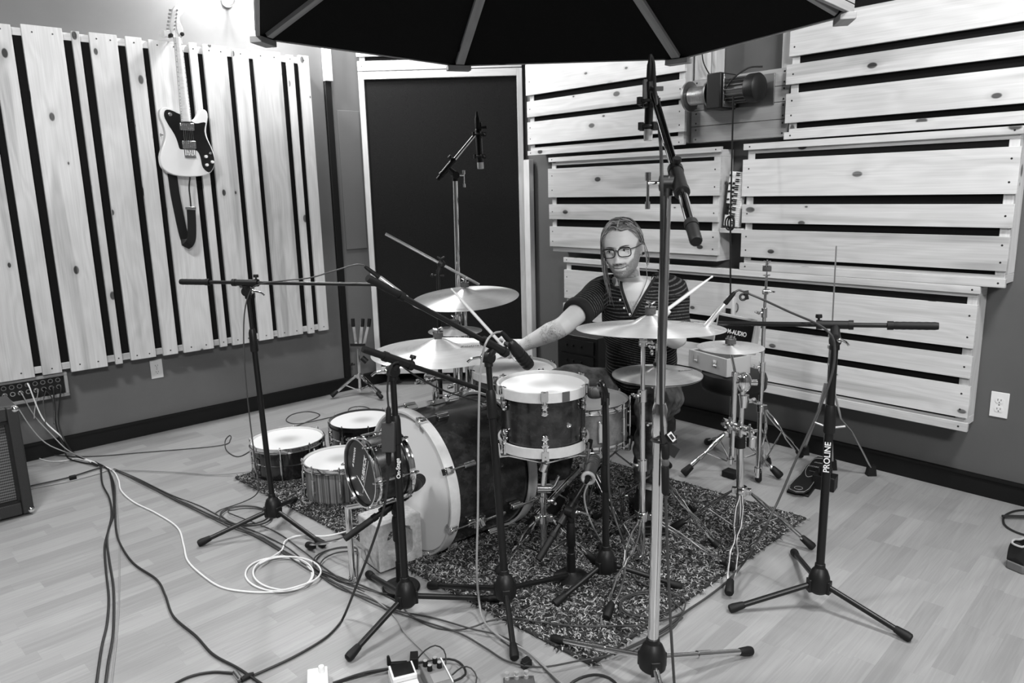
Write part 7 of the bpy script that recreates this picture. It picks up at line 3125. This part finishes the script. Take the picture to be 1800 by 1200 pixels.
# glasses
root = person
mb = MB()
GY = .112
for s_ in (-1, 1):
    pts = []
    for k in range(28):
        t = 2 * math.pi * k / 28
        cx_, sz2 = math.cos(t), math.sin(t)
        ex = .62
        xx = .0255 * math.copysign(abs(cx_) ** ex, cx_)
        zz = .0185 * math.copysign(abs(sz2) ** ex, sz2) * (1 + .06 * cx_ * s_)
        pts.append(hp_(s_ * .0325 + xx, GY - .010 * abs(s_ * .0325 + xx) / .05 * .7, zz - .003))
    mb.tube(pts, .0021, 8, closed=True)
    mb.tube(pts[3:12] if s_ > 0 else pts[3:12], .0031, 8)
    hinge = hp_(s_ * .0590, GY - .010, .007)
    mb.tube(crom([hinge - HX * s_ * .003, hinge + HF * -.006, hp_(s_ * .074, .05, .006), hp_(s_ * .080, -.005, .004), hp_(s_ * .079, -.022, -.010)], .01), .0022, 8)
mb.tube(crom([hp_(-.0085, GY - .001, .004), hp_(0, GY + .002, .0075), hp_(.0085, GY - .001, .004)], .004), .0022, 8)
gl_ = mb.build('glasses', M['blackgloss'], root)
# ear plug
mb = MB()
mb.tube([hp_(.083, -.001, -.033), hp_(.088, .001, -.034)], .006, 12)
mb.build('ear_plug', M['blackgloss'], root)

# hair: strands combed from a middle parting
m, nt, b = newmat('hair')
q = N(nt)
uvn = q('ShaderNodeUVMap').outputs['UV']
sp = q('ShaderNodeSeparateXYZ', ins={0: uvn})
hn_ = q('ShaderNodeTexNoise', noise_dimensions='2D', ins={'Vector': q('ShaderNodeCombineXYZ', ins={'X': q.math('MULTIPLY', sp.outputs['X'], 9.0), 'Y': q.math('MULTIPLY', sp.outputs['Y'], 9.0)}).outputs[0], 'Scale': 1.0}).outputs['Fac']
wn_ = q('ShaderNodeTexWhiteNoise', noise_dimensions='1D', ins={'W': q.math('FLOOR', sp.outputs['X'])}).outputs['Value']
v = q.math('MULTIPLY', q.ramp(q.math('POWER', wn_, 1.8), 0, 1, .03, .40), q.ramp(hn_, .3, .7, .7, 1.2))
nt.links.new(q('ShaderNodeCombineColor', ins={0: v, 1: v, 2: v}).outputs[0], b.inputs['Base Color'])
b.inputs['Roughness'].default_value = .38
M['hair'] = m
hr_ = random.Random(21)
mb = MB()


def strand(mb, c, rs, n=5):
    k0 = len(mb.uv)
    mb.tube(c, rs, n)
    off = hr_.randrange(1, 900)
    for k in range(k0, len(mb.uv)):
        mb.uv[k] = [(u_ * .9 + off, v_) for u_, v_ in mb.uv[k]]


def scalp(ang, y, lift=.004):
    """point on the skull: ang from the top towards +x side, y = front to back position"""
    yy = max(-.104, min(.090, y))
    k_ = math.sqrt(max(.02, 1 - ((yy + .006) / .112) ** 2))
    rx, rz_ = .079 * k_ ** .75, .1145 * k_ ** .8
    return hp_(math.sin(ang) * (rx + lift), yy, math.cos(ang) * (rz_ + lift) + .002 if ang < 10 else 0)


# under cap
cap_rows = []
for i in range(15):
    a_ = math.radians(-98 + 196 * i / 14)
    row = []
    for k in range(14):
        y0 = .068 - .172 * k / 13
        if abs(a_) > .9:
            y0 = min(y0, .055 - (abs(a_) - .9) * (.10 if a_ > 0 else .085))
        row.append(scalp(a_, y0, .003))
    cap_rows.append(mb.add(row))
for i in range(14):
    for k in range(13):
        mb.face((cap_rows[i] + k, cap_rows[i] + k + 1, cap_rows[i + 1] + k + 1, cap_rows[i + 1] + k))
# combed strands, both sides, swept back over the ears
for i in range(420):
    s_ = 1 if i % 2 else -1
    y0 = hr_.uniform(-.085, .080)
    yb = min(y0 - hr_.uniform(.04, .08), -.035 - hr_.uniform(0, .02)) if s_ > 0 else y0 - hr_.uniform(.0, .045)
    lf = hr_.uniform(.002, .009)
    aend = math.radians(hr_.uniform(70, 98) if s_ > 0 else hr_.uniform(82, 108))
    pts = []
    for k in range(8):
        t = k / 7
        a_ = s_ * (.04 + (aend - .04) * t) + .10
        yy = y0 + (yb - y0) * (t ** 2.4 if s_ > 0 else t ** 1.2)
        pts.append(scalp(a_, yy + .003 * math.sin(k * 1.7 + i), lf * (1 - .3 * t) + .005 * math.sin(math.pi * t) + .0022 * math.sin(k * 1.9 + i * 2.3)))
    if s_ < 0:
        dn = hr_.uniform(.01, .07)
        pts.append(pts[-1] - HZ * dn * .5 - HX * s_ * -.004 - HF * .004)
        pts.append(pts[-1] - HZ * dn * .5 + HX * s_ * hr_.uniform(-.008, .004))
    c = crom(pts, .012)
    r_ = hr_.uniform(.0011, .0024)
    strand(mb, c, [r_ * (1 - .65 * (j / (len(c) - 1)) ** 2) for j in range(len(c))], 5)
# loose lank strands hanging in front of the right shoulder
for i in range(26):
    y0 = hr_.uniform(.030, .075)
    x1 = -hr_.uniform(.070, .086)
    L_ = hr_.uniform(.12, .235)
    yq = hr_.uniform(.015, .050)
    p0 = scalp(-.15, y0, .008)
    pts = [p0, scalp(-.8, y0 - .005, .010), scalp(-1.25, y0 * .7 + yq * .3, .009), hp_(x1, yq, -.01), hp_(x1 - hr_.uniform(-.004, .006), yq + hr_.uniform(-.01, .01), -.01 - L_ * .5) , hp_(x1 + hr_.uniform(-.008, .016), yq + hr_.uniform(-.005, .02), -.01 - L_)]
    c = crom(pts, .012)
    r_ = hr_.uniform(.0012, .0026)
    strand(mb, c, [r_ * (1 - .7 * (j / (len(c) - 1)) ** 2) for j in range(len(c))], 5)
# wisps behind the left ear, small bun at the back
for i in range(8):
    x1 = hr_.uniform(.080, .094)
    pts = [scalp(1.2, -.03, .006), hp_(x1, -.035, -.02), hp_(x1 + hr_.uniform(0, .012), -.03, -.06), hp_(x1 + hr_.uniform(-.004, .012), -.025, -.06 - hr_.uniform(.01, .04))]
    c = crom(pts, .012)
    strand(mb, c, [.0011] * len(c))
mb.ball(hp_(0, -.115, .02), (.032, .026, .03), 14, 10, (HX, HF, HZ))
mb.build('hair', M['hair'], root, smooth=1.2)

# shirt
sh = MB()
o1 = .013
sr_ = [(NKB - ZU * .004, TX, TFW, .092, .074, .078), (NKB - ZU * .030, TX, TFW, .128, .086, .09), (SHC - ZU * .045, TX, TFW, .162, .104, .104), (SHC - tup * .11, TX, TFW, .168, .124, .112), (SHC - tup * .20, TX, TFW, .166, .126, .112), (SHC - tup * .30, TX, TFW, .160, .122, .110), (PEL + tup * .10, TX, TFW, .166, .125, .118), (PEL + tup * .035, TX, TFW, .172, .130, .125), (PEL + tup * .02, TX, TFW, .170, .128, .124)]
rings(sh, sr_, 48)
ce_r = mixp(SHR, ELR, .62)
ce_l = mixp(SHL, ELL_, .72)
limb(sh, [SHC - TX * .05, SHR + ZU * .002, mixp(SHR, ELR, .3), ce_r], [.066, .068, .066, .066])
limb(sh, [SHC + TX * .05, SHL + ZU * .002, mixp(SHL, ELL_, .35), ce_l], [.066, .068, .064, .060])
sme = remesh(sh, .0048, 4, 'shirt')
# folds
VB = P(1109, 561, 3.09)
dele = set()
stripe = []
snor = [v_.normal.copy() for v_ in sme.vertices]
for v_ in sme.vertices:
    p_ = v_.co
    rel = p_ - VB
    lx_, lz_ = rel.dot(TX), rel.z
    front = (p_ - (PEL + tup * (p_ - PEL).dot(tup))).dot(TFW)
    dn = V((p_.x - NKB.x, p_.y - NKB.y, 0)).length
    if (front > .01 and lz_ > 0 and -.36 * lz_ < lx_ < .52 * lz_) or (p_.z > NKB.z - .030 and dn < .078) or (p_.z > NKB.z - .012 and dn < .09):
        dele.add(v_.index)
    # stripe coordinate
    best = None
    for a_, b_ in ((SHR, ce_r), (SHL, ce_l)):
        ab = b_ - a_
        t = (p_ - a_).dot(ab) / ab.dot(ab)
        dist = (p_ - (a_ + ab * max(0, min(1.05, t)))).length
        if t > .12 and dist < .085 and (best is None or dist < best[0]):
            best = (dist, t * ab.length)
    tz_ = (p_ - PEL).dot(tup)
    side = abs((p_ - SHC).dot(TX))
    if best and side > .13:
        stripe.append(best[1] + .3)
    else:
        stripe.append(tz_ + .012 * math.sin(9 * (p_ - SHC).dot(TX)) + .010 * math.sin(18 * (p_ - SHC).dot(TX) + 22 * tz_))
    k_ = (p_ - SHC).dot(TX)
    wv = .0035 * math.sin(38 * tz_ + 22 * k_ + 2.0 * math.sin(15 * k_)) + .0025 * math.sin(70 * tz_ - 31 * k_)
    low = max(0, min(1, (.28 - tz_) / .2))
    nrm = snor[v_.index]
    v_.co = p_ + nrm * (wv * (.45 + .9 * low))
at = sme.attributes.new('stripe', 'FLOAT', 'POINT')
at.data.foreach_set('value', stripe)
_sb = BVHTree.FromPolygons([tuple(v_.co) for v_ in sme.vertices], [tuple(p_.vertices) for p_ in sme.polygons])
def on_shirt(lx_, lz_):
    o_ = VB + TX * lx_ + ZU * lz_ + TFW * .3
    h_ = _sb.ray_cast(o_, -TFW)
    return h_[0] if h_[0] is not None else None
bandl = [on_shirt(-.36 * z_, z_) for z_ in [i * .012 for i in range(0, 15)]]
bandr = [on_shirt(.52 * z_, z_) for z_ in [i * .012 for i in range(0, 15)]]
import bmesh
bm = bmesh.new()
bm.from_mesh(sme)
bm.verts.ensure_lookup_table()
bmesh.ops.delete(bm, geom=[bm.verts[i] for i in dele], context='VERTS')
bm.to_mesh(sme)
bm.free()
m, nt, b = newmat('striped_shirt')
q = N(nt)
stn = q('ShaderNodeAttribute', attribute_name='stripe').outputs['Fac']
w_ = q.math('FRACT', q.math('MULTIPLY', stn, 74.0))
tc = q('ShaderNodeTexCoord').outputs['Object']
nz = q('ShaderNodeTexNoise', ins={'Vector': tc, 'Scale': 160.0, 'Detail': 2.0}).outputs['Fac']
on = q.math('MULTIPLY', q.ramp(q.math('ABSOLUTE', q.math('SUBTRACT', w_, .5)), .13, .19, 1.0, 0.0), q.ramp(nz, .35, .6, .35, 1.0))
v = q.ramp(on, 0, 1, .010, .10)
nt.links.new(q('ShaderNodeCombineColor', ins={0: v, 1: v, 2: v}).outputs[0], b.inputs['Base Color'])
b.inputs['Roughness'].default_value = .9
b.inputs['Specular IOR Level'].default_value = .15
M['shirt'] = m
M['shirtdark'] = mat('dark_cuff', .011, .9)
so_ = rm_obj('shirt', sme, M['shirt'], root)
mb = MB()
for bl_ in (bandl, bandr):
    bl_ = [p_ for p_ in bl_ if p_ is not None]
    if len(bl_) > 3:
        mb.tube(crom(bl_, .008), .0062, 8)
if mb.v:
    mb.build('neck_band', M['shirtdark'], so_)
sl = so_.modifiers.new('thick', 'SOLIDIFY')
sl.thickness = .003
for c_, d_, r_ in ((ce_r, ELR - SHR, .062), (ce_l, ELL_ - SHL, .057)):
    mb = MB()
    d_ = d_.normalized()
    mb.lathe([(r_ - .014, .016), (r_ + .002, .018), (r_ + .007, .010), (r_ + .007, -.016), (r_ + .001, -.024), (r_ - .012, -.02)], c_, d_, 28, closed=True)
    mb.build('cuff', M['shirtdark'], so_, smooth=1.2)
mb = MB()
for (x, y, yy) in ((1090, 527, 3.092), (1097, 541, 3.088), (1107, 552, 3.083)):
    p_ = P(x, y, yy)
    hitl = p_
    mb.lathe([(.0045, 0), (.004, .002), (0, .0025)], hitl, TFW, 12)
mb.build('buttons', M['white'], so_)
# necklace
mb = MB()
nl_ = [P(1086, 492, 3.135), P(1092, 515, 3.10), P(1101, 540, 3.085), P(1108, 556, 3.08), P(1115, 540, 3.085), P(1128, 515, 3.095), P(1137, 490, 3.12), P(1136, 470, 3.15)]
mb.tube(crom(nl_, .01), .0016, 6)
mb.build('necklace', M['nickel'], root)

# jeans
jn = MB()
limb(jn, [PEL + tup * .05, PEL + tup * .0, PEL - ZU * .07], [.10, .125, .12], 28)
rings(jn, [(PEL + tup * .055, TX, TFW, .158, .118, .118), (PEL, TX, TFW, .172, .125, .130), (PEL - ZU * .075, TX, TFW, .172, .115, .130)])
limb(jn, [HIR, mixp(HIR, KNR, .5), KNR, mixp(KNR, ANR, .3), mixp(KNR, ANR, .93)], [.102, .090, .070, .066, .062])
limb(jn, [HIL, mixp(HIL, KNL, .5), KNL, mixp(KNL, ANL, .3), mixp(KNL, ANL, .93)], [.102, .090, .070, .066, .062])
jme = remesh(jn, .0065, 5, 'jeans')
jnor = [v_.normal.copy() for v_ in jme.vertices]
for v_ in jme.vertices:
    p_ = v_.co
    v_.co = p_ + jnor[v_.index] * (.004 * math.sin(60 * p_.x + 35 * p_.z + 3 * math.sin(20 * p_.y)) + .003 * math.sin(85 * p_.z - 40 * p_.y))
m, nt, b = newmat('dark_denim')
q = N(nt)
tc = q('ShaderNodeTexCoord').outputs['Object']
nz = q('ShaderNodeTexNoise', ins={'Vector': tc, 'Scale': 22.0, 'Detail': 6.0, 'Roughness': .7}).outputs['Fac']
v = q.ramp(nz, .35, .7, .022, .10)
nt.links.new(q('ShaderNodeCombineColor', ins={0: v, 1: v, 2: v}).outputs[0], b.inputs['Base Color'])
b.inputs['Roughness'].default_value = .85
M['denim'] = m
rm_obj('jeans', jme, M['denim'], root)
for an in (ANR, ANL):
    sm = MB()
    limb(sm, [an - ZU * .03 - TFW * .03, an - ZU * .05 + TFW * .03, an - ZU * .06 + TFW * .11, an - ZU * .068 + TFW * .19], [.045, .044, .040, .024])
    fm = remesh(sm, .006, 3, 'shoe')
    mn = min(v_.co.z for v_ in fm.vertices)
    rm_obj('shoe', fm, M['rubber'], root)

# sticks
M['stickwood'] = mat('hickory', .62, .4, noise=.06, scale=60)
for lab, tip_, butt_ in (('wooden drumstick reaching from the drummer hand to the ride cymbal', tipR, buttR), ('wooden drumstick pointing up right in front of the slat panel', tipL, buttL)):
    d_ = (tip_ - butt_).normalized()
    L_ = (tip_ - butt_).length
    mb = MB()
    pr = [(0, .0055), (.006, .0072), (.02, .0074), (L_ - .10, .0074), (L_ - .035, .0048), (L_ - .018, .0034), (L_ - .013, .0034), (L_ - .008, .0050), (L_ - .003, .0046), (L_, .002)]
    mb.tube([butt_ + d_ * t for t, _ in pr], [r_ for _, r_ in pr], 14)
    o = mb.build('drumstick', M['stickwood'], loc=(tip_ + butt_) / 2)
    tag(o, lab, 'drumstick', 'drumsticks in the drummer hands')

# throne of the drummer
root = thing('drum_throne', 'round drum throne under the seated drummer', 'stool', V((PEL.x, PEL.y + .05, 0)))
sz = PEL.z - .085
tb = V((PEL.x, PEL.y + .05, 0))
mb = MB()
mb.lathe([(0, -.08), (.15, -.08), (.165, -.06), (.165, -.02), (.15, 0), (0, 0)], tb + ZU * (sz - .03), ZU, 36)
mb.build('seat', M['plastic'], root)
mb = MB()
mb.tube([tb + ZU * .05, tb + ZU * (sz - .11)], .013, 14)
mb.build('pole', M['chrome'], root)
tripod(root, tb, .24, [tb + V((.17, .16, 0)), tb + V((-.20, .12, 0)), tb + V((.05, -.2, 0))], .014, zlow=.07)
